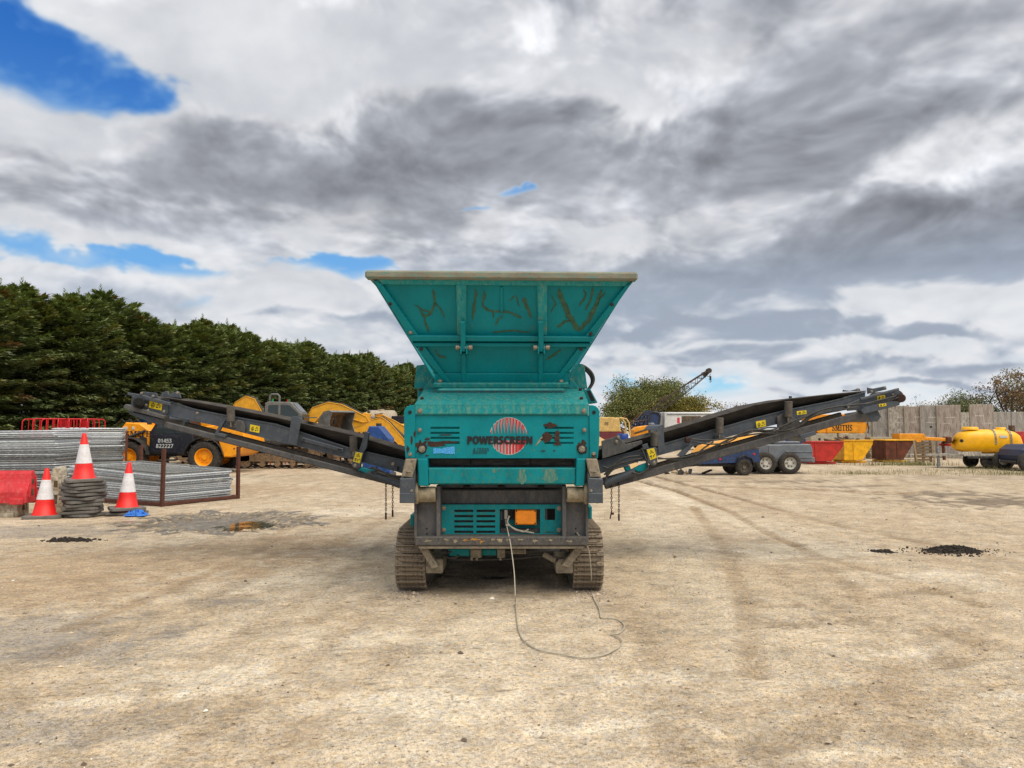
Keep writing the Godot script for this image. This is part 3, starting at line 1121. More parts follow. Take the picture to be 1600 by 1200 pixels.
func build_machine() -> void:
	var teal := worn("teal_paint", Color(0.0, 0.495, 0.535), {"rough": 0.45, "spec": 0.32, "dust": Color(0.14, 0.50, 0.50), "amount": 0.22, "vary": 0.07, "chip": Color(0.40, 0.44, 0.38), "chipped": 0.16, "scale": Vector3(1.3, 0.8, 1.3)})
	var teal_dusty := worn("teal_paint_dusty", Color(0.05, 0.515, 0.545), {"rough": 0.6, "spec": 0.35, "dust": Color(0.36, 0.57, 0.53), "amount": 0.45, "vary": 0.08, "chip": Color(0.52, 0.48, 0.38), "chipped": 0.24, "scale": Vector3(1.8, 0.9, 1.8)})
	var teal_worn := worn("teal_paint_worn", Color(0.0, 0.475, 0.51), {"rough": 0.5, "spec": 0.32, "dust": Color(0.26, 0.48, 0.45), "amount": 0.34, "vary": 0.10, "chip": Color(0.40, 0.38, 0.30), "chipped": 0.22, "scale": Vector3(2.2, 1.0, 2.2)})
	var lip_mat := worn("lip_scuffed", Color(0.50, 0.475, 0.41), {"rough": 0.7, "dust": Color(0.33, 0.52, 0.49), "amount": 0.36, "vary": 0.12, "chip": Color(0.48, 0.38, 0.29), "chipped": 0.24, "scale": Vector3(0.9, 2.5, 1.4)})
	var slate := worn("slate_paint", Color(0.255, 0.285, 0.325), {"rough": 0.5, "dust": Color(0.45, 0.43, 0.39), "amount": 0.2, "vary": 0.10, "chip": Color(0.42, 0.40, 0.37), "chipped": 0.12, "scale": Vector3(1.2, 0.9, 1.2)})
	var slate_dark := worn("slate_paint_grimy", Color(0.29, 0.295, 0.31), {"rough": 0.65, "dust": Color(0.40, 0.37, 0.33), "amount": 0.34, "vary": 0.16, "chip": Color(0.46, 0.42, 0.36), "chipped": 0.18, "scale": Vector3(1.4, 0.6, 1.4)})
	var grime := worn("caked_grime", Color(0.47, 0.44, 0.39), {"rough": 0.9, "dust": Color(0.58, 0.54, 0.46), "amount": 0.45, "vary": 0.2, "chip": Color(0.24, 0.22, 0.20), "chipped": 0.2, "scale": Vector3(1.6, 1.6, 1.6)})
	var sill_mat := worn("scraped_sill", Color(0.27, 0.268, 0.268), {"rough": 0.7, "dust": Color(0.40, 0.375, 0.34), "amount": 0.40, "vary": 0.2, "chip": Color(0.24, 0.22, 0.20), "chipped": 0.2, "scale": Vector3(3.2, 1.6, 3.2)})
	var buff := worn("buff_steel", Color(0.56, 0.52, 0.43), {"rough": 0.7, "dust": Color(0.40, 0.36, 0.30), "amount": 0.3, "vary": 0.15, "chip": Color(0.30, 0.20, 0.15), "chipped": 0.16, "scale": Vector3(2, 2, 2)})
	var rust := worn("bare_rust", Color(0.27, 0.175, 0.135), {"rough": 0.9, "dust": Color(0.17, 0.11, 0.09), "amount": 0.5, "vary": 0.3, "scale": Vector3(5, 5, 5)})
	var mudsmear := worn("dried_mud_smear", Color(0.27, 0.33, 0.22), {"rough": 0.9, "dust": Color(0.13, 0.42, 0.40), "amount": 0.42, "vary": 0.3, "scale": Vector3(6, 6, 6)})
	var rubber := worn("conveyor_belt", Color(0.21, 0.20, 0.195), {"rough": 0.85, "dust": Color(0.40, 0.37, 0.34), "amount": 0.32, "vary": 0.16, "scale": Vector3(0.5, 2.6, 1.5)})
	var steel := worn("zinc_bolt", Color(0.62, 0.60, 0.55), {"rough": 0.4, "metal": 0.6, "dust": Color(0.40, 0.33, 0.26), "amount": 0.4, "scale": Vector3(9, 9, 9)})
	var track_steel := worn("track_steel", Color(0.46, 0.42, 0.37), {"rough": 0.75, "metal": 0.15, "dust": Color(0.56, 0.49, 0.40), "amount": 0.40, "vary": 0.25, "chip": Color(0.17, 0.14, 0.12), "chipped": 0.3, "scale": Vector3(4, 4, 4)})
	var black := plain("soot_black", Color(0.045, 0.045, 0.05), 0.8)
	var hose := worn("black_hose", Color(0.17, 0.17, 0.175), {"rough": 0.6, "dust": Color(0.36, 0.33, 0.29), "amount": 0.3, "scale": Vector3(3, 3, 3)})
	var sticker_y := worn("yellow_sticker", Color(0.86, 0.76, 0.06), {"rough": 0.5, "amount": 0.12, "vary": 0.08, "scale": Vector3(4, 4, 4)})
	var ink := plain("print_black", Color(0.05, 0.06, 0.07), 0.5)
	org = Vector3(-0.14, 0, -9.5)
	var mc := thing("screening_machine", "large teal tracked screening machine with flared hopper and two raised side conveyors", "screener", org)

	# ---- hopper
	var hp := part("hopper", mc)
	obj("rear_wall", hop_plate([[583, 440], [985, 442], [926, 530], [887, 584], [887, 603], [679, 603], [679, 584], [641, 530]], 0.0, 0.012), teal, hp)
	# the other three walls, an open funnel
	var t0 := hop(583, 440, 0)
	var t1 := hop(985, 442, 0)
	var b0 := hop(684, 603, 0)
	var b1 := hop(884, 603, 0)
	var tb := Vector3(0, 0, -2.55)
	var bb := Vector3(0, 0, -1.55)
	obj("side_wall", MB.new().sheet([t0, t0 + tb], [b0, b0 + bb], Vector3(0.012, 0, 0)), teal, hp)
	obj("side_wall", MB.new().sheet([t1 + tb, t1], [b1 + bb, b1], Vector3(-0.012, 0, 0)), teal, hp)
	obj("front_wall", MB.new().sheet([t0 + tb, t1 + tb], [b0 + bb, b1 + bb], Vector3(0, 0, 0.012)), teal, hp)
	var lip := MB.new()
	var l0 := spot(571.5, 430, 7.5)
	var l1 := spot(995.5, 433, 7.5)
	var lipb := Basis(Vector3(0, 0, 1), atan2(l1.y - l0.y, l1.x - l0.x))
	lip.box((l0 + l1) * 0.5, Vector3((l1 - l0).length(), 0.086, 0.11), 0.028, lipb)
	obj("lip", lip, lip_mat, hp)
	for e in [[t0, t0 + tb], [t1, t1 + tb]]:
		obj("lip", MB.new().box((e[0] + e[1]) * 0.5 + Vector3(0, 0.06, 0), Vector3(0.1, 0.086, 2.5), 0.026), lip_mat, hp)
	obj("lip", MB.new().box((t0 + t1) * 0.5 + tb + Vector3(0, 0.06, 0), Vector3((t1 - t0).length() + 0.1, 0.086, 0.1), 0.026), lip_mat, hp)
	obj("rim_plate", hop_plate([[589, 436], [986, 439], [976, 449], [598, 446]], 0.045, 0.04), teal_dusty, hp)
	obj("edge_flange", hop_plate([[584, 438], [598, 446], [655, 527], [641, 527]], 0.06, 0.06), teal, hp)
	obj("edge_flange", hop_plate([[988, 441], [926, 529], [912, 529], [976, 449]], 0.06, 0.06), teal, hp)
	obj("edge_flange", hop_plate([[650, 543], [665, 543], [707, 602], [700, 602]], 0.045, 0.045), teal, hp)
	obj("edge_flange", hop_plate([[917, 545], [903, 545], [861, 602], [868, 602]], 0.045, 0.045), teal, hp)
	obj("cross_beam", hop_plate([[640, 526], [927, 528], [924, 536], [644, 535]], 0.085, 0.085, 0.008), teal, hp)
	obj("cross_beam", hop_plate([[644, 537], [923, 538], [919, 544], [648, 543]], 0.065, 0.065, 0.008), teal, hp)
	for x in [[713, 729], [839, 855]]:
		obj("rib", hop_plate([[x[0], 447], [x[1], 447], [x[1] - 1, 526], [x[0] + 2, 526]], 0.05, 0.05, 0.008), teal_dusty, hp)
	for x in [[721.5, 728], [841, 848]]:
		obj("gusset", hop_plate([[x[0] - 1, 506], [x[1], 506], [x[1] + 0.5, 552], [x[0], 552]], 0.15, 0.11), teal, hp)
		obj("gusset", hop_plate([[x[0], 552], [x[1], 552], [x[1], 602], [x[0], 602]], 0.04, 0.04), teal, hp)
	obj("rib", hop_plate([[781.5, 449], [786, 449], [786, 488], [781.5, 488]], 0.02, 0.02), teal, hp)
	for x in [726, 845]:
		var p := hop(x, 545, 0.13)
		obj("hinge_pin", MB.new().rod(p + Vector3(-0.085, 0, 0), p + Vector3(0.085, 0, 0), 0.016, 10).rod(p + Vector3(-0.085, 0, 0), p + Vector3(-0.045, 0, 0), 0.03, 6, -1.0, 0.004).rod(p + Vector3(0.045, 0, 0), p + Vector3(0.09, 0, 0), 0.03, 6, -1.0, 0.004), steel, hp)
		obj("hinge_lug", MB.new().box(p + Vector3(-0.03, -0.02, -0.05), Vector3(0.014, 0.1, 0.14)).box(p + Vector3(0.03, -0.02, -0.05), Vector3(0.014, 0.1, 0.14)), teal, hp)
	obj("step_band", hop_plate([[680, 584], [886, 584], [886, 601], [680, 601]], 0.03, 0.03), teal, hp)
	obj("foot_flange", hop_plate([[679, 600.5], [887, 600.5], [887, 607], [679, 607]], 0.13, 0.13), teal_dusty, hp)
	for q in [[611, 476, 0.06], [643, 521, 0.075], [955, 477, 0.06], [922, 523, 0.075], [659, 546, 0.05], [907, 546, 0.05]]:
		obj("bolt", bolt_head(hop(q[0], q[1], q[2]), 0.014), rust if q[0] != 643 else steel, hp)
	for x in [688, 876.5]:
		obj("bolt", bolt_head(hop(x, 595.5, 0.03), 0.019), steel, hp)
	# dried mud smears on the hopper wall
	var k := 0
	for s in [[[[676, 452], [679, 463], [678, 480], [671, 492], [659, 494]], 1.6], [[[680, 472], [690, 486], [695, 496]], 1.1], [[[655, 484], [663, 496], [670, 520]], 1.3], [[[742, 452], [744, 465], [740, 478], [739, 500]], 1.8], [[[757, 455], [754, 478], [764, 486], [790, 487], [805, 491], [815, 497]], 1.6], [[[786, 492], [778, 500], [774, 508]], 1.2], [[[770, 487], [772, 498]], 1.0], [[[818, 465], [822, 478], [830, 497]], 2.6], [[[796, 470], [806, 462], [812, 480]], 1.0], [[[768, 520], [795, 517], [830, 518]], 1.3], [[[872, 452], [883, 480], [893, 500], [904, 516]], 3.6], [[[940, 452], [930, 480], [920, 500], [904, 518]], 2.6], [[[926, 450], [922, 470], [915, 485]], 1.4], [[[870, 512], [882, 503], [893, 500]], 1.6], [[[860, 488], [868, 476], [862, 462]], 1.0], [[[905, 478], [915, 462], [912, 452]], 1.2], [[[680, 547], [686, 556], [698, 560]], 1.6], [[[876, 546], [866, 554], [854, 562]], 1.5], [[[648, 476], [660, 484], [672, 488]], 1.1], [[[934, 478], [938, 466], [946, 456]], 1.0]]:
		k += 1
		obj("mud_smear", scratch(smooth2(s[0]), s[1] * 1.6, hop, k), mudsmear, hp)

	# ---- upper body
	var body := part("body", mc)
	obj("casing", slab(652, 578, 914, 740, 8.42, 4.6, 0.02), teal_worn, body)
	obj("side_plate", plate([[651, 571], [667, 569], [680, 588], [680, 607], [647, 607]], 8.36, 0.05), teal_dusty, body)
	obj("side_plate", plate([[900, 568], [913, 570], [918, 607], [887, 607], [887, 588]], 8.36, 0.05), teal_dusty, body)
	for e in [[[[661, 607], [676, 590], [679, 607]], 8.25], [[[888, 607], [890, 588], [906, 607]], 8.25]]:
		obj("gusset", plate(e[0], e[1], 0.03), teal_dusty, body)
	var hood := part("hood", mc)
	var h0 := spot(663, 607, 8.24)
	var h1 := spot(911, 607, 8.24)
	var h2 := spot(920, 631.5, 7.69)
	var h3 := spot(648, 631.5, 7.69)
	obj("top_plate", MB.new().sheet([h0, h1], [h3, h2], Vector3(0, -0.012, 0)), teal_dusty, hood)
	obj("face", slab(648, 632, 920, 648, 7.69, 0.6, 0.012), teal_dusty, hood)
	for q in [[657, 610], [659.5, 624], [907, 610], [908.5, 624]]:
		var t := inverse_lerp(607.0, 631.5, q[1])
		obj("bolt", MB.new().rod(spot(q[0], q[1], lerpf(8.24, 7.69, t)), spot(q[0], q[1], lerpf(8.24, 7.69, t)) + Vector3(0, 0.02, 0.01), 0.018, 8), rust, hood)
	for x in [656, 912]:
		obj("bolt", bolt_head(spot(x, 642, 7.685), 0.019), steel, hood)

	# ---- the lettered panel
	var pn := part("logo_panel", mc)
	var slots := []
	for y in [668.4, 676.4, 684.1, 692.0]:
		slots.append([672.5, y - 1.6, 718, y + 1.6]); slots.append([851, y - 1.6, 896.5, y + 1.6])
	obj("panel", pierced(648.5, 648.6, 921, 716, slots, 7.72, 0.012), teal, pn)
	obj("ear_plate", plate([[633.5, 716], [631.5, 690], [631, 643], [633, 638], [637, 634.5], [642, 633], [649, 633], [649, 648.4], [648.3, 690], [648.3, 716]], 7.70, 0.03), teal, pn)
	obj("ear_plate", plate([[934, 716], [936.5, 690], [937, 643], [935, 638], [931, 634.5], [926, 633], [920.5, 633], [920.5, 648.4], [921.2, 690], [921.2, 716]], 7.70, 0.03), teal, pn)
	for e in [[640.5, 644.3], [928, 644.3]]:
		obj("lifting_hole", MB.new().rod(spot(e[0], e[1], 7.699), spot(e[0], e[1], 7.694), 0.019, 14), black, pn)
	for e in [[656, 672], [913, 672], [641, 710], [927.5, 709.5]]:
		obj("bolt", bolt_head(spot(e[0], e[1], 7.70), 0.016), steel, pn)
	for e in [[659.5, 701.8], [909, 701.8]]:
		var bp := spot(e[0], e[1], 7.715)
		obj("washer", MB.new().rod(bp, bp + Vector3(0, 0, 0.016), 0.046, 18, -1.0, 0.006), black, pn)
		obj("bolt", bolt_head(bp + Vector3(0, 0, 0.016), 0.026), steel, pn)
	k = 0
	for e in [[658, 697, 8.5, 10], [682, 694, 16, 3.6], [700, 690.5, 16, 1.5], [696, 679.5, 10, 0.9], [648, 678, 1.8, 4.5], [643, 687, 1.6, 6], [637, 702, 2, 6], [668, 686, 4, 2], [667, 712, 3, 1], [860, 664.5, 10, 4], [855, 684, 9, 6.5], [871, 682, 5, 10], [871, 694, 6, 2.2], [908, 698, 8.5, 9.5], [915, 704, 3, 5], [928, 712, 3.5, 4], [849, 704.5, 4, 0.9], [866, 704, 1.8, 0.9]]:
		k += 1
		obj("rust_patch", blob(e[0], e[1], e[2], e[3], (7.717 if e[0] > 649 and e[0] < 920 else 7.697) - 0.0006 * k * 0.4, k), rust, pn)
	obj("scratch", plate([[836, 697], [845, 683.5], [849, 681.5], [847, 687], [838, 696]], 7.7165, 0.001, 0.0), buff, pn)
	obj("blue_sticker", plate([[677, 699.5], [683, 700.5], [690, 701], [694, 699.5], [710.5, 697.5], [710.5, 709.5], [696, 709], [690, 708], [677, 709]], 7.7162, 0.001, 0.0), worn("blue_sticker", Color(0.10, 0.55, 0.84), {"rough": 0.4, "dust": Color(0.72, 0.82, 0.90), "amount": 0.35, "scale": Vector3(7, 7, 7)}), pn, "torn blue sticker")
	# emblem: a disc of stripes, thin on one side and broad on the other
	var white_print := plain("print_white", Color(0.70, 0.72, 0.72), 0.5)
	var red_print := plain("print_red", Color(0.72, 0.12, 0.14), 0.5)
	var emblem := part("emblem", pn)
	var cx := 794.6
	var cy := 681.3
	var rr := 28.6
	for s in 12:
		var t := s / 11.0
		var xa: float = cx - rr * 0.97 + s * (2.0 * rr / 12.0)
		var wd: float = lerpf(1.5, 4.6, t)
		for half in 2:
			var ya := cy - 4.8 if half == 0 else cy + 7.0
			for layer in 2:
				var gw := 0.75 if layer == 0 else 0.0
				var p := []
				var xl: float = xa - gw
				var xr: float = minf(xa + wd + gw, cx + rr)
				var outer := []
				for q in 5:
					var xx := lerpf(xl, xr, q / 4.0)
					var rad := rr + (0.8 if layer == 0 else 0.0)
					var hh := sqrt(maxf(rad * rad - (xx - cx) * (xx - cx), 0.0))
					outer.append([xx, cy - hh if half == 0 else cy + hh])
				if (half == 0 and outer[0][1] > ya - 1.0 and outer[4][1] > ya - 1.0) or (half == 1 and outer[0][1] < ya + 1.0 and outer[4][1] < ya + 1.0): continue
				for q in outer: p.append(spot(q[0], minf(q[1], ya - 0.2) if half == 0 else maxf(q[1], ya + 0.2), 7.7182 - 0.0007 * layer))
				if half == 0:
					p.append(spot((xl + xr) * 0.5 + 1.4, ya + 2.6, 7.7182 - 0.0007 * layer))
				else:
					p.append(spot(xr, ya, 7.7182 - 0.0007 * layer)); p.append(spot(xl, ya, 7.7182 - 0.0007 * layer))
				obj("stripe", MB.new().prism(p, Vector3(0, 0, -0.0005)), white_print if layer == 0 else red_print, emblem)
	var name_mesh := words("POWERSCREEN", 0.084, 0.0055, false, 0.002)
	var nm := obj("lettering", name_mesh, ink, pn, "heavy black lettering across the striped emblem")
	fit_text(nm, spot(730, 694.2, 7.713), spot(832, 681.2, 7.713))
	for e in [["A TEREX", 704.5, 699.6, 739, 764.5], ["BRAND", 709, 704.8, 739, 761]]:
		var sm := obj("lettering", words(e[0], 0.03, 0.0, false, 0.0015), plain("print_faded", Color(0.05, 0.25, 0.28), 0.6), pn, "small faded lettering")
		fit_text(sm, spot(e[3], e[1], 7.716), spot(e[4], e[2], 7.716))

	# ---- feeder beam below the panel
	var fb := part("feeder_frame", mc)
	for x in [[672, 735], [736, 828], [829, 897]]:
		obj("rubber_skirt", slab(x[0], 716.5, x[1], 727.5, 7.86, 0.02), rubber, fb)
	obj("recess_plate", slab(666, 716, 902, 732, 7.93, 0.3), slate_dark, fb)
	obj("beam", slab(668, 731, 900.5, 757, 7.70, 0.22, 0.014), teal_worn, fb)
	obj("post", plate([[652, 716.5], [668, 716.5], [669, 760], [653.5, 759]], 7.67, 0.2, 0.01), teal, fb)
	obj("post", plate([[901, 716.5], [916, 716.5], [913.5, 759], [899.5, 760]], 7.67, 0.2, 0.01), teal, fb)
	for e in [[772, 3.0, 8], [816, 7, 26], [860, 12, 24]]:
		var p := []
		for s in 14:
			var a := TAU * s / 14
			p.append(spot(e[0] + cos(a) * e[1] * (1.0 + 0.3 * sin(s * 2.3)), 731.5 + e[2] * 0.5 + sin(a) * e[2] * 0.48, 7.698))
		obj("dust_run", MB.new().prism(p, Vector3(0, 0, -0.001)), worn("dust_run", Color(0.42, 0.50, 0.43), {"rough": 0.9, "dust": Color(0.10, 0.46, 0.46), "amount": 0.45, "scale": Vector3(5, 0.8, 5)}), fb, "buff streak of dried dust")
	# ---- pivots and brackets
	for sd in [0, 1]:
		var pv := part("pivot_arm", mc)
		var mx := func(x): return x if sd == 0 else 1566.5 - x
		obj("dusty_cap", plate([[mx.call(633.5), 717], [mx.call(650.5), 717], [mx.call(645), 746.5], [mx.call(627), 745]], 7.62, 0.3, 0.008), grime, pv)
		obj("bracket", plate([[mx.call(624.5), 747.5], [mx.call(645), 746.8], [mx.call(648.3), 736], [mx.call(647.5), 786.5], [mx.call(624), 786]], 7.60, 0.32, 0.01), slate, pv)
		obj("latch", slab(minf(mx.call(634), mx.call(643)), 735.5, maxf(mx.call(634), mx.call(643)), 738.5, 7.61, 0.04), grime, pv)
		obj("seal_plate", slab(minf(mx.call(624.2), mx.call(647)), 770.5, maxf(mx.call(624.2), mx.call(647)), 786.3, 7.592, 0.02), slate, pv)
		obj("pivot_tube", MB.new().rod(spot(mx.call(653), 772.5, 7.78), spot(mx.call(681), 772.5, 7.78), 0.081, 20, -1.0, 0.006), buff, pv)
		obj("pivot_flange", MB.new().rod(spot(mx.call(648.4), 770, 7.78), spot(mx.call(655), 770, 7.78), 0.115, 24, -1.0, 0.012), buff, pv)
		obj("bolt", bolt_head(spot(mx.call(643), 767, 7.60), 0.012), steel, pv)
	# ---- rear frame
	var fr := part("rear_frame", mc)
	for sd in [0, 1]:
		var mx := func(x): return x if sd == 0 else 1566.5 - x
		var a0: float = minf(mx.call(647.5), mx.call(684))
		var a1: float = maxf(mx.call(647.5), mx.call(684))
		obj("upright", slab(a0, 784, a1, 846, 7.86, 0.1, 0.012), slate_dark, fr)
		obj("outer_flange", slab(minf(mx.call(647), mx.call(651.5)), 786.5, maxf(mx.call(647), mx.call(651.5)), 848, 7.80, 0.2, 0.006), slate_dark, fr)
		obj("inner_flange", slab(minf(mx.call(681.5), mx.call(688)), 759, maxf(mx.call(681.5), mx.call(688)), 848, 7.79, 0.2, 0.006), slate_dark, fr)
		for q in [[667, 826], [667, 834]]:
			obj("bolt_hole", MB.new().rod(spot(mx.call(q[0]), q[1], 7.859), spot(mx.call(q[0]), q[1], 7.855), 0.009, 8), black, fr)
	obj("cross_panel", slab(688, 765, 880, 788, 8.0, 0.05, 0.01), slate_dark, fr)
	obj("cross_panel", slab(686, 756, 882, 763, 8.05, 0.06, 0.01), slate, fr)
	for x in [729, 783, 846]:
		obj("clamp", slab(x - 5, 758.5, x + 5, 763.5, 7.98, 0.04), black, fr)
	obj("backing", slab(684, 757, 884, 850, 8.32, 0.03), black, fr)
	obj("sill", slab(648, 838.5, 918.5, 853, 7.77, 0.36, 0.012), sill_mat, fr)
	k = 0
	for e in [[668, 845, 5, 1.6], [697, 843, 4, 1.5], [712, 845, 3, 2.6], [728, 844, 4, 1.2], [741, 843, 7, 2.0], [752, 846, 3, 2.2], [770, 843, 3, 1.4], [781, 845, 4, 2.6], [793, 844, 3, 1.6], [815, 843, 4, 1.2], [836, 845, 3, 2.2], [861, 844, 4, 1.3], [890, 846, 5, 1.2]]:
		k += 1
		obj("scrape", blob(e[0], e[1], e[2], e[3], 7.7685 - 0.0001 * k, k + 40, 0.6), worn("scrape_orange", Color(0.66, 0.46, 0.18), {"rough": 0.7, "vary": 0.2, "amount": 0.3, "scale": Vector3(8, 8, 8)}) if k in [4, 5, 6] else buff, fr)
	obj("under_lip", plate([[652, 853.3], [914.5, 853.3], [911, 857.5], [655, 857.5]], 7.79, 0.3, 0.004), grime, fr)
	obj("brace", plate([[655, 857], [668, 857], [685.5, 886], [674.5, 889]], 7.92, 0.09), grime, fr)
	obj("brace", plate([[911.5, 857], [898.5, 857], [877, 884], [889.5, 887]], 7.92, 0.09), grime, fr)
	# ---- engine panel
	var ep := part("engine_panel", mc)
	var holes := []
	for y in [798.2, 806.5, 814.6, 822.8, 831.0]:
		holes.append([709.8, y - 1.9, 739.5, y + 1.9]); holes.append([744.3, y - 1.9, 773.8, y + 1.9])
	holes.append([780.8, 795.6, 844, 833.2])
	holes.append([851.6, 794.8, 867.4, 812.6])
	holes.append([853, 830.6, 865, 832.4])
	obj("panel", pierced(689.3, 788.3, 877.6, 837.6, holes, 7.95, 0.012), teal_worn, ep)
	for q in [[693, 794], [693, 828.5], [874, 794.5], [873.5, 828.5]]:
		obj("bolt", bolt_head(spot(q[0], q[1], 7.95), 0.02), steel, ep)
	obj("inner_shelf", slab(782, 826, 844, 834, 8.05, 0.15), slate_dark, ep)
	obj("inner_plate", slab(790, 812, 843, 827, 8.1, 0.02), teal_worn, ep)
	obj("control_box", slab(805, 796.3, 838, 820.3, 7.97, 0.10, 0.012), worn("orange_box", Color(0.98, 0.58, 0.08), {"rough": 0.5, "dust": Color(0.90, 0.47, 0.06), "amount": 0.3, "vary": 0.06, "scale": Vector3(4, 4, 4)}), ep, "orange control box")
	for q in [[807, 798.5], [836, 798.5], [807, 818], [836, 818]]:
		obj("screw", MB.new().rod(spot(q[0], q[1], 7.97), spot(q[0], q[1], 7.965), 0.008, 8), black, ep)
	obj("plug", MB.new().box(spot(790.5, 804, 7.96), Vector3(0.036, 0.10, 0.05), 0.008).rod(spot(790.5, 812, 7.96), spot(791, 818, 7.955), 0.011, 8), worn("grey_plug", Color(0.52, 0.52, 0.50), {"rough": 0.5, "scale": Vector3(5, 5, 5)}), ep)
	obj("bracket", slab(781.5, 797, 785.5, 813, 8.0, 0.05), slate, ep)
	var loom := worn("pale_cable", Color(0.66, 0.64, 0.58), {"rough": 0.6, "amount": 0.2, "scale": Vector3(6, 6, 6)})
	for e in [[[796, 806], [793, 816], [800, 824], [812, 829], [834, 833]], [[790, 820], [797, 822], [806, 828], [822, 831]], [[826, 827], [818, 831], [812, 829]]]:
		var path := []
		for q in e: path.append(spot(q[0], q[1], 7.93))
		obj("cable", MB.new().tube(smooth(path, 4), 0.009, 6), loom, ep)
	# ---- under the frame
	var ub := part("underside", mc)
	obj("belly_plate", slab(690, 858, 878, 866, 8.5, 4.2, 0.02), slate_dark, ub)
	for e in [[700, 857, 735, 869, 8.05, 0.2], [735, 858, 752, 872, 8.0, 0.12], [752, 858, 777, 868, 8.06, 0.25], [777, 858, 789, 872, 8.0, 0.12], [800, 858, 822, 866, 8.05, 0.2]]:
		obj("pump", slab(e[0], e[1], e[2], e[3], e[4], e[5], 0.012), teal_worn if e[0] in [752, 700] else grime, ub)
	for q in [737, 745, 782]:
		obj("bolt", MB.new().rod(spot(q, 871, 7.98), spot(q, 875.5, 7.98), 0.012, 8), grime, ub)
	var coil := []
	for s in 22:
		coil.append(spot(706 + cos(s * 0.36) * 10, 867 + sin(s * 0.36) * 5, 7.98 + s * 0.006))
	obj("hose", MB.new().tube(coil, 0.012, 6), hose, ub)
	obj("hose", MB.new().tube(smooth([spot(692, 868, 8.0), spot(720, 874, 8.1), spot(800, 873, 8.15), spot(850, 869, 8.1), spot(872, 876, 8.0)], 5), 0.014, 6), hose, ub)
	obj("pipe", MB.new().rod(spot(850, 866, 8.05), spot(868, 876, 8.0), 0.03, 10), grime, ub)
	obj("axle_beam", MB.new().box(Vector3(0, 0.42, 0.2), Vector3(1.7, 0.22, 0.3), 0.02), slate_dark, ub)
	obj("axle_beam", MB.new().box(Vector3(0, 0.42, -1.3), Vector3(1.7, 0.22, 0.3), 0.02), slate_dark, ub)
	obj("chassis", MB.new().box(Vector3(0, 0.72, -1.5), Vector3(1.05, 0.34, 5.4), 0.02), slate_dark, ub)
	# ---- tracks
	var shoe := MB.new()
	shoe.box(Vector3(0, 0, 0), Vector3(0.318, 0.016, 0.088), 0.004)
	shoe.box(Vector3(0, 0.018, 0.030), Vector3(0.318, 0.028, 0.013), 0.003)
	shoe.box(Vector3(0, 0.010, -0.016), Vector3(0.20, 0.014, 0.030), 0.004)
	for e in [-0.07, 0.07]:
		shoe.rod(Vector3(e * 1.6, 0.006, -0.010), Vector3(e * 1.6, 0.022, -0.010), 0.012, 6)
	var shoe_mesh := shoe.mesh()
	for sd in [-1, 1]:
		var tr := part("track", mc)
		var tx: float = (spot(640.5, 870, 8.0).x if sd < 0 else spot(920, 870, 8.0).x)
		var zf := 1.5 - 0.31
		var r := 0.295
		var run := 2.5
		var around := TAU * r + 2.0 * run
		var n := 72
		for s in n:
			var d := around * (s + 0.35) / n
			var p: Vector3
			var ang: float
			# the front curve, the top run, the rear curve, the ground run
			if d < PI * r:
				ang = -PI / 2 + d / r
				p = Vector3(tx, 0.335 + sin(ang) * r, zf + cos(ang) * r)
			elif d < PI * r + run:
				ang = PI / 2
				p = Vector3(tx, 0.335 + r, zf - (d - PI * r))
			elif d < TAU * r + run:
				ang = PI / 2 + (d - PI * r - run) / r
				p = Vector3(tx, 0.335 + sin(ang) * r, zf - run + cos(ang) * r)
			else:
				ang = -PI / 2
				p = Vector3(tx, 0.335 - r, zf - run + (d - TAU * r - run))
			var o := obj("shoe", shoe_mesh, track_steel, tr)
			var out := Vector3(0, sin(ang), cos(ang))
			o.transform = Transform3D(Basis(Vector3(-1, 0, 0), out, Vector3(-1, 0, 0).cross(out)), p)
		obj("track_frame", MB.new().box(Vector3(tx, 0.335, zf - run * 0.5), Vector3(0.2, 0.3, run + 0.1), 0.03), grime, tr)
		obj("chain_link", MB.new().box(Vector3(tx, 0.335, zf + 0.02), Vector3(0.16, 0.5, 0.36), 0.1), black, tr)
		obj("roller", MB.new().rod(Vector3(tx - 0.09, 0.335, zf), Vector3(tx + 0.09, 0.335, zf), 0.25, 20), grime, tr)
		var ix: float = tx - sd * 0.255
		obj("track_bracket", MB.new().box(Vector3(ix, 0.30, 1.25), Vector3(0.18, 0.15, 0.5), 0.012), grime, tr)
	# ---- hoses and side box at the hopper
	var sh := part("hydraulic_hoses", mc)
	for e in [0.0, 0.9]:
		var path := []
		for q in [[901, 572], [909, 571], [919, 577], [926, 586], [927, 596], [921, 607]]: path.append(spot(q[0] - e * 2.5, q[1] + e * 3, 8.4 + e * 0.1))
		obj("hose", MB.new().tube(smooth(path, 5), 0.017, 8), hose, sh)
	obj("valve_box", plate([[911, 609], [922, 606.5], [934, 629], [918, 631]], 8.2, 0.3, 0.01), teal_worn, sh)
	obj("grille", plate([[917, 611], [922, 610], [930, 626], [924, 627]], 8.195, 0.01, 0.002), black, sh)
	obj("side_box", slab(641, 805, 647, 822, 8.2, 0.6), teal_worn, mc)
	obj("side_box", slab(920, 792, 925, 811, 8.2, 0.6), teal_worn, mc)

	conveyors(mc, {"belt": rubber, "slate": slate, "dark": slate_dark, "teal": teal, "steel": steel, "hose": hose, "black": black, "yellow": sticker_y, "ink": ink, "grime": grime, "rust": rust, "roller": worn("roller_rubber", Color(0.30, 0.28, 0.26), {"rough": 0.8, "amount": 0.3, "vary": 0.15, "dust": Color(0.45, 0.42, 0.38)})})
	org = Vector3.ZERO
	# ---- the cable that trails over the ground
	var lead := []
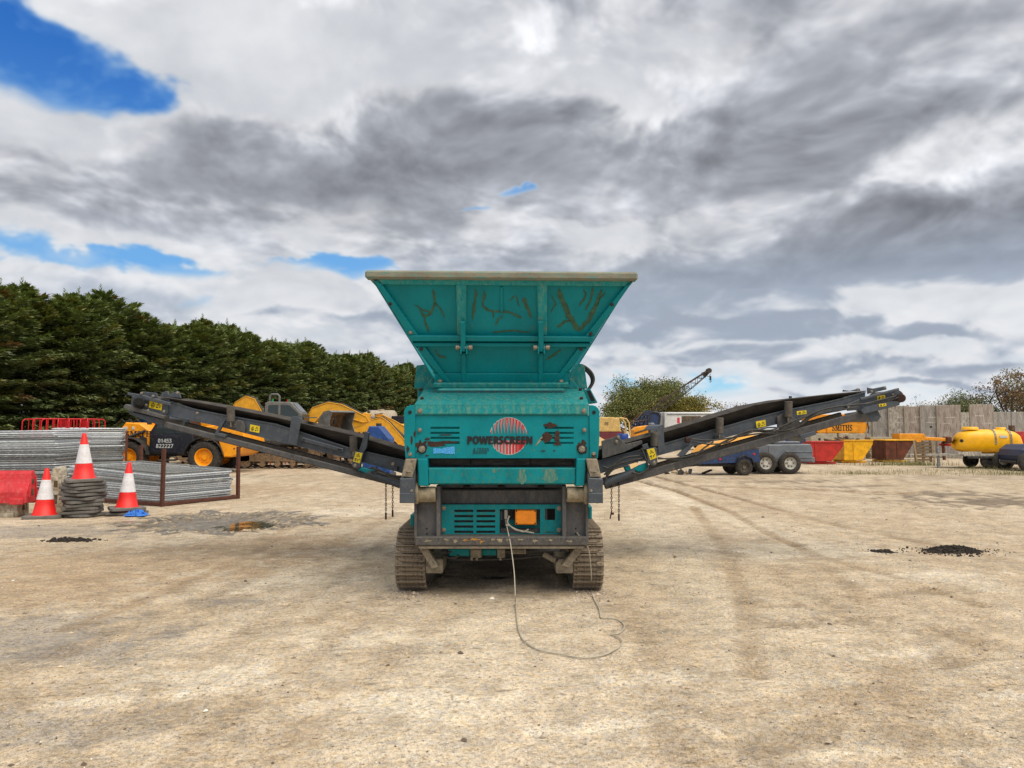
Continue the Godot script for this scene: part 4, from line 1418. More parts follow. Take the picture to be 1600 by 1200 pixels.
	for q in [[791, 818, 7.95], [794, 832, 7.83], [798, 852, 7.73], [803, 890, 7.60], [804.5, 915, 7.48], [805, 932, 7.4]]: lead.append(spot(q[0], q[1], q[2]))
	for q in [[805.5, 945], [809, 980], [817, 1002], [838, 1018], [870, 1024], [910, 1030.5], [945, 1026], [966, 1014], [972, 1004], [966, 996], [955, 991], [966, 990], [974, 984], [974, 975], [964, 968], [948, 966.5], [939, 966], [936, 952], [928, 938], [922.5, 920]]:
		var p := on_ground(q[0], q[1])
		lead.append(p + Vector3(0, ground_at(p.x, p.z) + 0.012, 0))
	for q in [[924, 905, 8.0], [923, 885, 7.9], [920, 860, 7.82], [914, 848, 7.78], [906, 838, 7.84], [901, 832, 7.85]]: lead.append(spot(q[0], q[1], q[2]))
	var run := smooth(lead, 6)
	for q in run.size(): run[q].y = maxf(run[q].y, ground_at(run[q].x, run[q].z) + 0.012)
	var cb := obj("cable", MB.new().tube(run, 0.0055, 8), loom)
	tag(cb, "thin pale grey cable trailing from the teal machine over the dirt", "cable")

func fit_text(o: MeshInstance3D, lo: Vector3, hi: Vector3) -> void:
	# scales and seats a line of letters between two corners of its box
	var b := o.mesh.get_aabb()
	var s := Vector3((hi.x - lo.x) / b.size.x, (hi.y - lo.y) / b.size.y, 1.0)
	o.scale = s
	o.position = Vector3(lo.x - b.position.x * s.x, lo.y - b.position.y * s.y, lo.z - b.position.z)

func smooth(p: Array, n: int) -> Array:
	var out := []
	for k in p.size() - 1:
		var a: Vector3 = p[maxi(k - 1, 0)]
		var b: Vector3 = p[k]
		var c: Vector3 = p[k + 1]
		var d: Vector3 = p[mini(k + 2, p.size() - 1)]
		for s in n: out.append(b.cubic_interpolate(c, a, d, float(s) / n))
	out.append(p[p.size() - 1])
	return out

func chain_mesh(a: Vector3, b: Vector3, hook: bool) -> MB:
	var m := MB.new()
	var n := int(a.distance_to(b) / 0.030)
	for k in n:
		var c := a.lerp(b, (k + 0.5) / n)
		var p := []
		for s in 8:
			var t := TAU * s / 8
			var q := Vector3(cos(t) * 0.010, sin(t) * 0.021, 0)
			p.append(c + (q if k % 2 else Vector3(0, q.y, q.x)))
		m.tube(p, 0.0042, 4, true)
	if hook: m.box(b + Vector3(0.012, -0.03, 0), Vector3(0.04, 0.03, 0.02), 0.006).rod(b, b + Vector3(-0.02, -0.1, 0), 0.009, 6)
	else: m.rod(b, b + Vector3(0, -0.09, 0), 0.013, 6)
	return m

func warn_label(parent: Node3D, c: Array, d: float, y: Material, ink: Material, turned := false) -> void:
	# a yellow warning sticker with its printed triangle and lines; c: its four corners
	var st := part("warning_sticker", parent, "yellow warning sticker with black print")
	obj("sheet", plate(c, d, 0.001, 0.0), y, st)
	var at := func(u: float, v: float) -> Vector3:
		var q := Vector2(c[0][0], c[0][1]).lerp(Vector2(c[1][0], c[1][1]), u).lerp(Vector2(c[3][0], c[3][1]).lerp(Vector2(c[2][0], c[2][1]), u), v)
		return spot(q.x, q.y, d - 0.0008)
	var m := MB.new()
	var tris := [[0.28, 0.12, 0.2]] if turned else [[0.12, 0.2, 0.17], [0.55, 0.15, 0.17]]
	if turned: tris = [[0.2, 0.08, 0.3]]
	for t in tris:
		var a: Vector3 = at.call(t[0] + t[2], t[1])
		var b: Vector3 = at.call(t[0], t[1] + 0.36)
		var e: Vector3 = at.call(t[0] + t[2] * 2.0, t[1] + 0.36)
		var mid := (a + b + e) / 3.0
		for s in [[a, b], [b, e], [e, a]]:
			m.prism([s[0], s[1], s[1].lerp(mid, 0.35), s[0].lerp(mid, 0.35)], Vector3(0, 0, -0.0004))
		m.rod(mid + Vector3(0, -0.004, 0.0), mid + Vector3(0, 0.012, 0.0), 0.003, 4)
	for s in [[0.12, 0.62, 0.42, 0.74], [0.55, 0.66, 0.68, 0.82], [0.16, 0.80, 0.36, 0.88], [0.76, 0.6, 0.88, 0.7]]:
		m.prism([at.call(s[0], s[1]), at.call(s[2], s[1]), at.call(s[2], s[3]), at.call(s[0], s[3])], Vector3(0, 0, -0.0004))
	obj("print", m, ink, st)

func conveyors(mc: Node3D, m: Dictionary) -> void:
	for side in 2:
		var cv := part("side_conveyor", mc)
		var dn := 10.2
		var top: Array
		var low: Array
		var under: Array
		if side == 0:
			top = [[252, 620.5], [300, 627.5], [345, 635.5], [430, 652], [553, 680.5], [636, 706]]
			low = [[250, 622.5], [300, 639], [345, 648], [430, 663], [547, 701], [636, 721]]
			under = [[250, 645], [300, 655.5], [345, 665.5], [430, 687.5], [542, 714], [636, 740]]
		else:
			top = [[1354, 611.5], [1300, 616.5], [1230, 624], [1180, 633], [1100, 657], [1022, 680], [930, 705]]
			low = [[1354, 613.5], [1300, 627], [1230, 641], [1180, 653.5], [1100, 676.5], [1022, 698], [930, 722]]
			under = [[1354, 633], [1300, 643], [1230, 657.5], [1180, 669.5], [1100, 691.5], [1022, 712], [930, 741]]
		# belt: near wing, trough, far wing, and the return run below
		var a := []
		var b := []
		var c := []
		var e := []
		var f := []
		for k in top.size():
			a.append(spot(top[k][0], top[k][1], dn))
			var lo := spot(low[k][0], low[k][1], dn + 0.22)
			b.append(Vector3(a[k].x, spot(low[k][0], low[k][1], dn).y, lo.z))
			c.append(b[k] + Vector3(0, 0, -0.36))
			e.append(a[k] + Vector3(0, 0, -0.80))
			f.append(spot(under[k][0], under[k][1] - 8, dn + 0.1))
		var belt := part("belt", cv)
		obj("belt_wing", MB.new().sheet(a, b, Vector3(0, 0.012, -0.012)), m.belt, belt)
		obj("belt_bed", MB.new().sheet(b, c, Vector3(0, 0.012, 0)), m.belt, belt)
		obj("belt_wing", MB.new().sheet(c, e, Vector3(0, 0.012, 0.012)), m.belt, belt)
		var g := []
		for q in f: g.append(q + Vector3(0, 0, -0.62))
		obj("return_run", MB.new().sheet(f, g, Vector3(0, 0.01, 0)), m.belt, belt)
		# side channels of the frame
		var fr := part("frame", cv)
		for deep in [dn + 0.04, dn + 0.72]:
			var u := []
			var w := []
			for k in range(0, low.size()):
				u.append(spot(low[k][0], low[k][1] - 1, dn) + Vector3(0, 0, dn - deep))
				w.append(spot(under[k][0], under[k][1], dn) + Vector3(0, 0, dn - deep))
			if side == 0: obj("side_channel", MB.new().sheet(u, w, Vector3(0, 0, -0.012)), m.slate, fr)
			else: obj("side_channel", MB.new().sheet(u, w, Vector3(0, 0, -0.012)), m.slate, fr)
			for ln in [u, w]:
				var p := []
				for q in ln: p.append(q + Vector3(0, 0, 0.012))
				var h := []
				for q in p: h.append(q + Vector3(0, -0.016, 0))
				obj("channel_flange", MB.new().sheet(p, h, Vector3(0, 0, -0.05)), m.slate, fr)
		for k in range(1, low.size()):
			var q := spot(under[k][0], under[k][1] - 3, dn + 0.06)
			obj("cross_tube", MB.new().rod(q, q + Vector3(0, 0, -0.64), 0.025, 8), m.dark, fr)
		# the lower strut
		var s0: Vector3
		var s1: Vector3
		if side == 0:
			s0 = spot(258, 663, dn); s1 = spot(626, 757, dn)
		else:
			s0 = spot(1346, 648, dn); s1 = spot(944, 759, dn)
		var ax := s1 - s0
		for z in [0.0, -0.62]:
			obj("strut", MB.new().box((s0 + s1) * 0.5 + Vector3(0, 0, z), Vector3(ax.length(), 0.082 if side == 0 else 0.10, 0.06), 0.012, Basis(Vector3(0, 0, 1), atan2(ax.y, ax.x))), m.dark, fr)
		# guide rollers
		var rolls := [[361, 634.5, 659], [552.5, 681.5, 705]] if side == 0 else [[1022, 675.5, 697], [1124, 652.5, 677], [1231.5, 627, 652]]
		for r in rolls:
			var gr := part("guide_roller", cv)
			obj("roller", MB.new().rod(spot(r[0], r[2], dn - 0.07), spot(r[0] - (2 if side == 0 else -2) * 0.3, r[1], dn - 0.07), 0.052, 16, -1.0, 0.005), m.roller, gr)
			obj("spindle", MB.new().rod(spot(r[0], r[2] + 8, dn - 0.06), spot(r[0], r[2], dn - 0.07), 0.016, 8), m.steel, gr)
			obj("bracket", slab(r[0] - 7, r[2] + 4, r[0] + 8, r[2] + 10, dn - 0.03, 0.09, 0.008), m.dark, gr)
		if side == 0:
			left_conveyor_fittings(cv, m, dn)
		else:
			right_conveyor_fittings(cv, m, dn)
		for x in ([[603, 753, 801], [613.5, 756, 797]] if side == 0 else [[955.5, 757, 799], [967, 754, 803]]):
			obj("chain", chain_mesh(spot(x[0], x[1], 10.15), spot(x[0], x[2], 10.15), x[0] == 955.5), m.rust, cv)

func left_conveyor_fittings(cv: Node3D, m: Dictionary, dn: float) -> void:
	var hd := part("head", cv)
	obj("top_plate", plate([[199, 613], [218, 616], [247, 624], [266, 629], [266, 634], [247, 630], [216, 621], [199, 617]], dn - 0.06, 0.03), m.slate, hd)
	obj("side_plate", plate([[206, 619], [262, 632], [262, 645], [257, 654], [208, 644], [204, 634]], dn, 0.03), m.slate, hd)
	obj("side_plate", plate([[206, 619], [262, 632], [262, 645], [257, 654], [208, 644], [204, 634]], dn + 0.72, 0.03), m.slate, hd)
	obj("shelf_plate", plate([[193, 634], [196, 631.5], [258, 650], [256, 655], [193, 638]], dn - 0.1, 0.14), m.dark, hd)
	obj("scraper_flap", plate([[198, 641.5], [256, 655.5], [252, 664], [244, 663], [204, 648]], dn - 0.02, 0.65), m.slate, hd)
	obj("drive_motor", MB.new().rod(spot(217, 629, dn - 0.02), spot(217, 629, dn - 0.16), 0.072, 20, -1.0, 0.012).rod(spot(217, 629, dn - 0.15), spot(217, 629, dn - 0.2), 0.035, 12), m.black, hd)
	obj("head_pulley", MB.new().rod(spot(222, 628, dn + 0.04), spot(222, 628, dn + 0.04) + Vector3(0, 0, -0.64), 0.10, 20), m.belt, hd)
	for e in [[[217, 617], [222, 611.5], [245, 614], [246, 622], [232, 621]], [[250, 619], [254, 612.5], [262, 611], [264, 616], [276, 611], [280, 612.5], [283, 622], [262, 621]]]:
		obj("guide_plate", plate(e, dn + 0.1, 0.02), m.slate, hd)
		obj("guide_plate", plate(e, dn + 0.6, 0.02), m.slate, hd)
	for q in [[221, 614.5], [239, 619], [228, 633], [231, 641.5], [256, 643], [308, 645.5], [277, 614]]:
		obj("bolt", bolt_head(spot(q[0], q[1], dn - 0.065 if q[0] != 308 else dn - 0.04), 0.014), m.steel, hd)
	warn_label(hd, [[234, 624.5], [254, 629], [252.5, 641.5], [232.5, 637]], dn - 0.005, m.yellow, m.ink)
	warn_label(cv, [[391, 663], [406, 666], [405, 676.5], [390, 673.5]], dn - 0.02, m.yellow, m.ink)
	for z in [0.0, 0.95]:
		obj("cover_strap", plate([[455.5, 651.5], [467, 652], [471, 654.5], [463.5, 697], [449.5, 692]], dn - 0.10 + z, 0.012, 0.003), m.slate, cv)
	obj("cover_strap", plate([[455.5, 650.2], [467, 650.7], [467, 652.3], [455.5, 651.8]], dn - 0.10, 0.95, 0.003), m.slate, cv)
	obj("wear_plate", plate([[470, 684], [473, 683.5], [536.5, 701], [537, 706], [533, 706], [470, 689]], dn - 0.01, 0.03), m.slate, cv)
	for q in [[475, 687], [529, 702.5], [532, 703]]:
		obj("bolt_hole", MB.new().rod(spot(q[0], q[1], dn - 0.012), spot(q[0], q[1], dn - 0.016), 0.012, 8), m.black, cv)
	obj("fold_bracket", plate([[345, 660], [352, 657], [341, 676], [354, 679], [352, 684], [335, 680], [336, 675]], dn - 0.06, 0.05), m.slate, cv)
	obj("fold_plate", plate([[362, 662], [371, 656], [379, 658], [383, 668], [382, 676], [356, 670]], dn - 0.015, 0.04), m.dark, cv)
	obj("hinge_plate", plate([[570, 674], [577, 676], [573, 700], [567, 709], [560, 706], [564, 694]], dn - 0.05, 0.06), m.slate, cv)
	var pv := part("ram_bracket", cv)
	obj("plate", plate([[553, 705], [568, 708], [563, 730], [560, 732.5], [553, 731.5], [549.5, 727]], dn - 0.12, 0.05, 0.008), m.slate, pv)
	warn_label(pv, [[556, 706], [566.5, 708], [562, 724], [551.5, 721]], dn - 0.123, m.yellow, m.ink, true)
	obj("pin", bolt_head(spot(555, 727.5, dn - 0.12), 0.02), m.steel, pv)
	var ram := part("hydraulic_ram", cv)
	obj("end_block", plate([[560, 729], [577, 733], [584, 735], [575, 742], [566, 737], [560, 735]], dn - 0.1, 0.09, 0.012), m.teal, ram)
	obj("barrel", MB.new().rod(spot(574, 738, dn - 0.06), spot(626, 758, dn - 0.06), 0.048, 14, -1.0, 0.006), m.slate, ram)
	obj("rod", MB.new().rod(spot(588, 735, dn - 0.1), spot(626, 752, dn - 0.05), 0.012, 8), m.steel, ram)
	for q in [[[576, 732], [590, 733], [606, 742], [626, 750]], [[580, 729], [592, 735], [614, 743], [630, 744]], [[588, 729], [588, 736], [580, 738]]]:
		var p := []
		for s in q: p.append(spot(s[0], s[1], dn - 0.12))
		obj("hose", MB.new().tube(smooth(p, 4), 0.012, 6), m.hose, ram)
	obj("bolt", bolt_head(spot(614, 725, dn - 0.03), 0.018), m.steel, cv)
	obj("slot", MB.new().box(spot(622, 732, dn - 0.035), Vector3(0.03, 0.06, 0.004), 0.0), m.black, cv)

func right_conveyor_fittings(cv: Node3D, m: Dictionary, dn: float) -> void:
	var hd := part("head", cv)
	obj("side_plate", plate([[1322, 632], [1352, 620], [1398, 609], [1405, 606.5], [1406, 614], [1398, 622], [1392, 630], [1350, 640], [1325, 642]], dn, 0.03), m.slate, hd)
	obj("side_plate", plate([[1322, 632], [1352, 620], [1398, 609], [1405, 606.5], [1406, 614], [1398, 622], [1392, 630], [1350, 640], [1325, 642]], dn + 0.72, 0.03), m.slate, hd)
	obj("top_plate", plate([[1344, 622], [1400, 607], [1405, 606], [1405, 610], [1346, 626]], dn - 0.07, 0.03), m.slate, hd)
	obj("shelf_plate", plate([[1345, 641], [1350, 636.5], [1390, 627], [1406, 627], [1406, 633], [1392, 636.5], [1350, 647]], dn - 0.1, 0.12), m.slate, hd)
	obj("scraper_flap", plate([[1352, 645], [1372, 641.5], [1377, 651], [1371, 658.5], [1362, 659], [1357, 653]], dn - 0.02, 0.65), m.slate, hd)
	obj("bearing", MB.new().rod(spot(1408, 622, dn), spot(1408, 622, dn - 0.12), 0.058, 18, -1.0, 0.01), m.rust, hd)
	obj("head_pulley", MB.new().rod(spot(1402, 620, dn + 0.04), spot(1402, 620, dn + 0.04) + Vector3(0, 0, -0.64), 0.09, 20), m.belt, hd)
	for e in [[[1317, 612], [1318, 609], [1328, 610.5], [1343, 606.5], [1345, 610.5]], [[1356, 615.5], [1355.5, 605.5], [1364, 607], [1384, 603], [1386, 608.5]]]:
		obj("guide_plate", plate(e, dn + 0.1, 0.02), m.slate, hd)
		obj("guide_plate", plate(e, dn + 0.6, 0.02), m.slate, hd)
	for q in [[1340, 608.5], [1362, 612], [1383, 606], [1395, 617], [1326, 637], [1366, 653], [1374, 652]]:
		obj("bolt", bolt_head(spot(q[0], q[1], dn - 0.005), 0.013), m.steel, hd)
	warn_label(hd, [[1370, 618.5], [1383, 617], [1383.5, 624], [1371, 625]], dn - 0.004, m.yellow, m.ink)
	warn_label(hd, [[1373, 631.5], [1384.5, 630], [1385, 634], [1374, 636]], dn - 0.104, m.yellow, m.ink)
	warn_label(cv, [[1181, 658.5], [1196, 656], [1197, 666], [1182.5, 668.5]], dn - 0.02, m.yellow, m.ink)
	warn_label(cv, [[1245, 642.5], [1260, 641], [1260.5, 646.5], [1245.5, 648.5]], dn - 0.04, m.yellow, m.ink)
	for z in [0.0, 0.95]:
		obj("cover_strap", plate([[1026, 672], [1030, 666.5], [1037, 664.5], [1038.5, 702], [1029, 708]], dn - 0.10 + z, 0.012, 0.003), m.slate, cv)
	obj("cover_strap", plate([[1026, 671.5], [1030, 665.5], [1037, 663.3], [1037, 664.6], [1030, 666.7], [1026, 672.5]], dn - 0.10, 0.95, 0.0), m.slate, cv)
	obj("cover_plate", plate([[940, 689], [966, 681], [977, 694], [1003, 688], [1004, 693], [977, 706], [941, 717]], dn - 0.05, 0.03), m.dark, cv)
	for q in [[963, 690], [966, 683]]:
		obj("bolt", bolt_head(spot(q[0], q[1], dn - 0.055), 0.018), m.steel, cv)
	var pv := part("ram_bracket", cv)
	obj("plate", plate([[1009, 702], [1025, 698.5], [1027, 704], [1027.5, 723], [1024, 727.5], [1018, 728], [1012, 722]], dn - 0.12, 0.05, 0.008), m.slate, pv)
	obj("tab", plate([[1003, 695.5], [1012, 692.5], [1014, 700], [1005, 703]], dn - 0.1, 0.02), m.slate, pv)
	warn_label(pv, [[1010.5, 702.5], [1022, 700], [1026.5, 715], [1016, 719]], dn - 0.123, m.yellow, m.ink, true)
	obj("pin", bolt_head(spot(1022, 723, dn - 0.12), 0.02), m.steel, pv)
	var ram := part("hydraulic_ram", cv)
	obj("end_block", plate([[989, 733], [1000, 727], [1012, 723], [1014, 730], [1004, 738], [995, 737]], dn - 0.1, 0.09, 0.012), m.teal, ram)
	obj("valve", plate([[975, 730], [984, 727], [986.5, 734], [978, 737]], dn - 0.08, 0.08, 0.01), m.teal, ram)
	obj("barrel", MB.new().rod(spot(992, 737, dn - 0.08), spot(944, 756, dn - 0.05), 0.05, 14, -1.0, 0.006), m.slate, ram)
	for q in [[[944, 735], [958, 727], [975, 716], [999, 712]], [[944, 742], [960, 728], [985, 720], [1004, 716]], [[946, 748], [956, 735], [968, 730], [982, 728]], [[1002, 700], [1010, 720], [1012, 732], [1000, 740], [988, 738]], [[942, 729], [952, 731], [962, 724]], [[946, 752], [950, 738], [962, 726], [980, 722]]]:
		var p := []
		for s in q: p.append(spot(s[0], s[1], dn - 0.13))
		obj("hose", MB.new().tube(smooth(p, 4), 0.014, 6), m.hose, ram)
	obj("fold_bracket", plate([[1058, 712], [1074, 696], [1082, 694], [1082, 698], [1068, 714]], dn - 0.06, 0.05), m.slate, cv)
	obj("block", MB.new().box(spot(1074, 687.5, dn - 0.06), Vector3(0.07, 0.08, 0.07), 0.015), m.rust, cv)
	obj("fold_plate", plate([[1214, 652], [1222, 646], [1240, 652], [1252, 660], [1250, 668], [1216, 670]], dn - 0.015, 0.04), m.dark, cv)
	obj("deflector", plate([[1250, 680], [1274, 673], [1276, 679], [1256, 685], [1256, 690], [1251, 684]], dn - 0.06, 0.5), m.slate, cv)
	var hs := part("hose_run", cv)
	for q in [[[1028, 715], [1060, 719], [1090, 714], [1120, 697], [1150, 682], [1180, 674], [1210, 676], [1240, 668], [1275, 644], [1310, 635], [1350, 631], [1400, 619]], [[1028, 717], [1070, 714], [1110, 700], [1140, 686], [1175, 672], [1215, 674], [1250, 656], [1285, 640], [1330, 633], [1380, 628], [1404, 621]], [[1080, 686], [1105, 688], [1130, 686], [1160, 680], [1200, 668], [1240, 670], [1262, 655], [1290, 645], [1340, 636]], [[1082, 690], [1110, 694], [1140, 690], [1170, 672], [1205, 672], [1235, 660], [1262, 648]], [[1086, 712], [1100, 700], [1115, 690]], [[1200, 674], [1230, 672], [1255, 662], [1270, 650], [1300, 642]], [[1150, 683], [1190, 677], [1225, 676], [1250, 664]]]:
		var p := []
		for s in q: p.append(spot(s[0], s[1], dn - 0.09 - randf_of(s[0])))
		obj("hose", MB.new().tube(smooth(p, 4), 0.0115, 6), m.hose, hs)
	obj("light", MB.new().rod(spot(1235, 626, dn + 0.8), spot(1235, 619, dn + 0.8), 0.022, 10), m.slate, cv)

func randf_of(x: float) -> float:
	return 0.03 * absf(sin(x * 12.9898))

# ---------------------------------------------------------------- trees and weeds
func frond(g: MB, p: Vector3, dir: Vector3, up: Vector3, l: float, w: float) -> void:
	# one flat spray: a ragged leaf with a bent tip
	var s := dir.cross(up).normalized()
	var mid := p + dir * l * 0.45
	var tip := p + dir * l - up * l * 0.12
	var a := mid + s * w * 0.5
	var b := mid - s * w * 0.5
	var n := (up * 0.8 + dir * 0.4).normalized()
	g.raw(p, a, tip, n, n, n)
	g.raw(p, tip, b, n, n, n)
	var f := p + dir * l * 0.25 + s * w * 0.75 + up * l * 0.06
	var h := p + dir * l * 0.25 - s * w * 0.75 + up * l * 0.06
	g.raw(p, f, mid, n, n, n)
	g.raw(p, mid, h, n, n, n)

func conifer_meshes(seed_: int, high: float, wide: float) -> Array:
	var r := RandomNumberGenerator.new()
	r.seed = seed_
	var leaf := MB.new()
	leaf.tinted = true
	var wood := MB.new()
	wood.rod(Vector3.ZERO, Vector3(0, high * 0.55, 0), 0.16, 8, 0.10)
	wood.rod(Vector3(0, high * 0.55, 0), Vector3(0.05, high * 0.97, 0), 0.10, 6, 0.015)
	var n := 190
	for k in n:
		var t := (k + r.randf()) / n
		var y := high * (0.02 + 0.95 * pow(t, 0.92))
		var a := k * 2.39996 + r.randf_range(-0.4, 0.4)
		var prof: float = wide * (0.92 + 0.10 * sin(t * 9.0 + seed_)) if t < 0.45 else wide * (1.0 - pow((t - 0.45) / 0.56, 3.6)) * (0.97 + 0.12 * sin(t * 9.0 + seed_))
		var reach: float = maxf(0.34, prof * r.randf_range(0.70, 1.22))
		var rise := lerpf(0.05, 0.95, t * t * t) + r.randf_range(-0.10, 0.22)
		var out := Vector3(cos(a), rise, sin(a)).normalized()
		var root := Vector3(cos(a) * 0.08, y - reach * rise * 0.35, sin(a) * 0.08)
		root.y = maxf(root.y, 0.1)
		var tip := root + out * reach
		wood.rod(root, root + out * reach * 0.7, 0.028, 4, 0.008)
		var shade := r.randf()
		var tone := Color(0.165, 0.215, 0.095).lerp(Color(0.245, 0.28, 0.13), shade)
		if r.randf() < 0.03: tone = Color(0.24, 0.16, 0.085)
		if r.randf() < 0.14: tone = Color(0.23, 0.235, 0.09)
		# a flat plume of sprays towards the branch's end, its fringe drooping
		var across := Vector3(-sin(a), 0, cos(a))
		var m := int(56 + reach * 46)
		for s in m:
			var u := pow(r.randf(), 0.55)
			var fat := (0.62 * (1.08 - u) + 0.10) * minf(1.0, reach)
			var side := r.randfn() * 0.55
			var c := root.lerp(tip, 0.32 + 0.72 * u) + across * side * fat + Vector3(0, r.randfn() * 0.16 * fat - absf(side) * fat * 0.18, 0)
			var d := (out * 0.75 + across * side * 0.9 + Vector3(r.randfn() * 0.2, r.randf_range(-0.28, 0.30), r.randfn() * 0.2)).normalized()
			var sz := r.randf_range(0.15, 0.36)
			leaf.tint = tone * r.randf_range(0.80, 1.16)
			frond(leaf, c, d, (Vector3.UP + Vector3(r.randfn(), 0, r.randfn()) * 0.30).normalized(), sz, sz * 0.27)
	# the leaders: a few upright feathery tips
	for q in 5:
		var foot := Vector3(r.randfn() * 0.5, high * r.randf_range(0.84, 0.93), r.randfn() * 0.5) if q else Vector3(0.05, high * 0.9, 0)
		var lean := Vector3(r.randfn() * 0.12, 1.0, r.randfn() * 0.12)
		var tall := r.randf_range(0.5, 0.95) if q else 1.2
		for s in 40:
			leaf.tint = Color(0.15, 0.20, 0.08) * r.randf_range(0.8, 1.15)
			var u := s / 40.0
			var a := s * 2.4
			var sz := 0.36 * (1.1 - u)
			frond(leaf, foot + lean * tall * u, Vector3(cos(a) * 0.9, 0.8, sin(a) * 0.9).normalized(), Vector3(cos(a), 0.3, sin(a)).normalized(), sz + 0.08, sz * 0.3 + 0.02)
	return [leaf.mesh(), wood.mesh()]

func build_hedge() -> void:
	var green := plain("conifer_needles", Color(1, 1, 1), 0.85)
	green.vertex_color_use_as_albedo = true
	green.metallic_specular = 0.3
	green.backlight_enabled = true
	green.backlight = Color(0.42, 0.46, 0.26)
	var bark := worn("bark", Color(0.30, 0.24, 0.19), {"rough": 0.95, "vary": 0.25, "amount": 0.2, "scale": Vector3(2, 0.6, 2)})
	var kinds := []
	for k in 5: kinds.append(conifer_meshes(40 + k, 8.8, 2.15))
	# the line of the hedge, left edge of the yard
	var p0 := Vector3(-25.6, 0, -27.0)
	var p1 := Vector3(-24.0, 0, -36.0)
	var p2 := Vector3(-10.6, 0, -98.0)
	var r := RandomNumberGenerator.new()
	r.seed = 8
	var way := [p0, p1, p2]
	var n := 0
	for leg in 2:
		var a: Vector3 = way[leg]
		var b: Vector3 = way[leg + 1]
		var steps := int(a.distance_to(b) / 1.3)
		for s in steps:
			var q := a.lerp(b, (s + r.randf_range(-0.15, 0.15)) / steps) + Vector3(r.randf_range(-0.7, 0.7), 0, 0)
			var t := thing("conifer_tree", "", "tree", q, "tall conifers of the hedge along the yard")
			n += 1
			var kd: Array = kinds[(n * 3) % 5]
			obj("crown", kd[0], green, t)
			obj("trunk", kd[1], bark, t)
			t.rotation.y = r.randf() * TAU
			var hs := 0.98 + 0.025 * sin(n * 0.7) + r.randf_range(-0.035, 0.035)
			if n % 9 == 4: hs *= 1.07
			t.scale = Vector3(r.randf_range(1.0, 1.2), hs, r.randf_range(1.0, 1.2))
			t.set_meta("label", "dense dark green conifer standing in the long hedge beside the yard")

func broadleaf(called: String, label: String, where: Vector3, high: float, wide: float, leaves: int, tones: Array, seed_: int, leaf_size := 0.2, gap := 0.0) -> void:
	var r := RandomNumberGenerator.new()
	r.seed = seed_
	var t := thing(called, label, "tree" if "tree" in called else "bush", where, "trees beyond the yard")
	var wood := MB.new()
	var leaf := MB.new()
	leaf.tinted = true
	var tips := []
	var stems := 1 if gap > 0.0 else 3
	for s in stems:
		var base := Vector3(r.randf_range(-0.2, 0.2) * (stems - 1), 0, r.randf_range(-0.2, 0.2) * (stems - 1))
		var fork := base + Vector3(r.randf_range(-0.1, 0.1) * wide, high * r.randf_range(0.22, 0.34), r.randf_range(-0.1, 0.1) * wide)
		wood.rod(base, fork, high * 0.028, 8, high * 0.02)
		for b in 7:
			var a := TAU * b / 7.0 + r.randf() * 0.8
			var e := fork + Vector3(cos(a) * wide * r.randf_range(0.25, 0.6), high * r.randf_range(0.12, 0.42), sin(a) * wide * r.randf_range(0.25, 0.6))
			wood.rod(fork, e, high * 0.014, 6, high * 0.008)
			for c in 5:
				var f := e + Vector3(r.randfn() * wide * 0.22, high * r.randf_range(-0.02, 0.24), r.randfn() * wide * 0.22)
				f.y = minf(f.y, high * 0.97)
				wood.rod(e, f, high * 0.007, 5, high * 0.003)
				for dd in 3:
					var g := f + Vector3(r.randfn() * wide * 0.12, r.randf_range(-0.03, 0.10) * high, r.randfn() * wide * 0.12)
					wood.rod(f, g, high * 0.003, 4, high * 0.0012)
					tips.append(g)
	leaves = int(leaves * 1.9)
	leaf_size *= 0.72
	for k in leaves:
		var c: Vector3 = tips[r.randi() % tips.size()]
		if gap > 0.0 and int(c.x * 7.0 + c.z * 5.0 + 100.0) % 10 < int(gap * 10.0): continue
		var o := Vector3(r.randfn(), r.randfn() * 0.8, r.randfn()) * wide * 0.085
		var d := Vector3(r.randfn(), r.randfn(), r.randfn()).normalized()
		var u := d.cross(Vector3(r.randfn(), r.randfn(), r.randfn())).normalized()
		leaf.tint = (tones[r.randi() % tones.size()] as Color) * r.randf_range(0.7, 1.3)
		var s := leaf_size * r.randf_range(0.6, 1.2)
		var p := c + o
		p.y = maxf(p.y, 0.15)
		var w := d.cross(u) * s * 0.3
		leaf.raw(p, p + d * s * 0.5 + w, p + d * s, u, u, u)
		leaf.raw(p, p + d * s, p + d * s * 0.5 - w, u, u, u)
	var m := plain("broad_leaves", Color(1, 1, 1), 0.7)
	m.vertex_color_use_as_albedo = true
	m.metallic_specular = 0.3
	m.backlight_enabled = true
	m.backlight = Color(0.25, 0.28, 0.12)
	obj("crown", leaf, m, t)
	obj("trunk", wood, worn("bark", Color(0.3, 0.24, 0.19)), t)

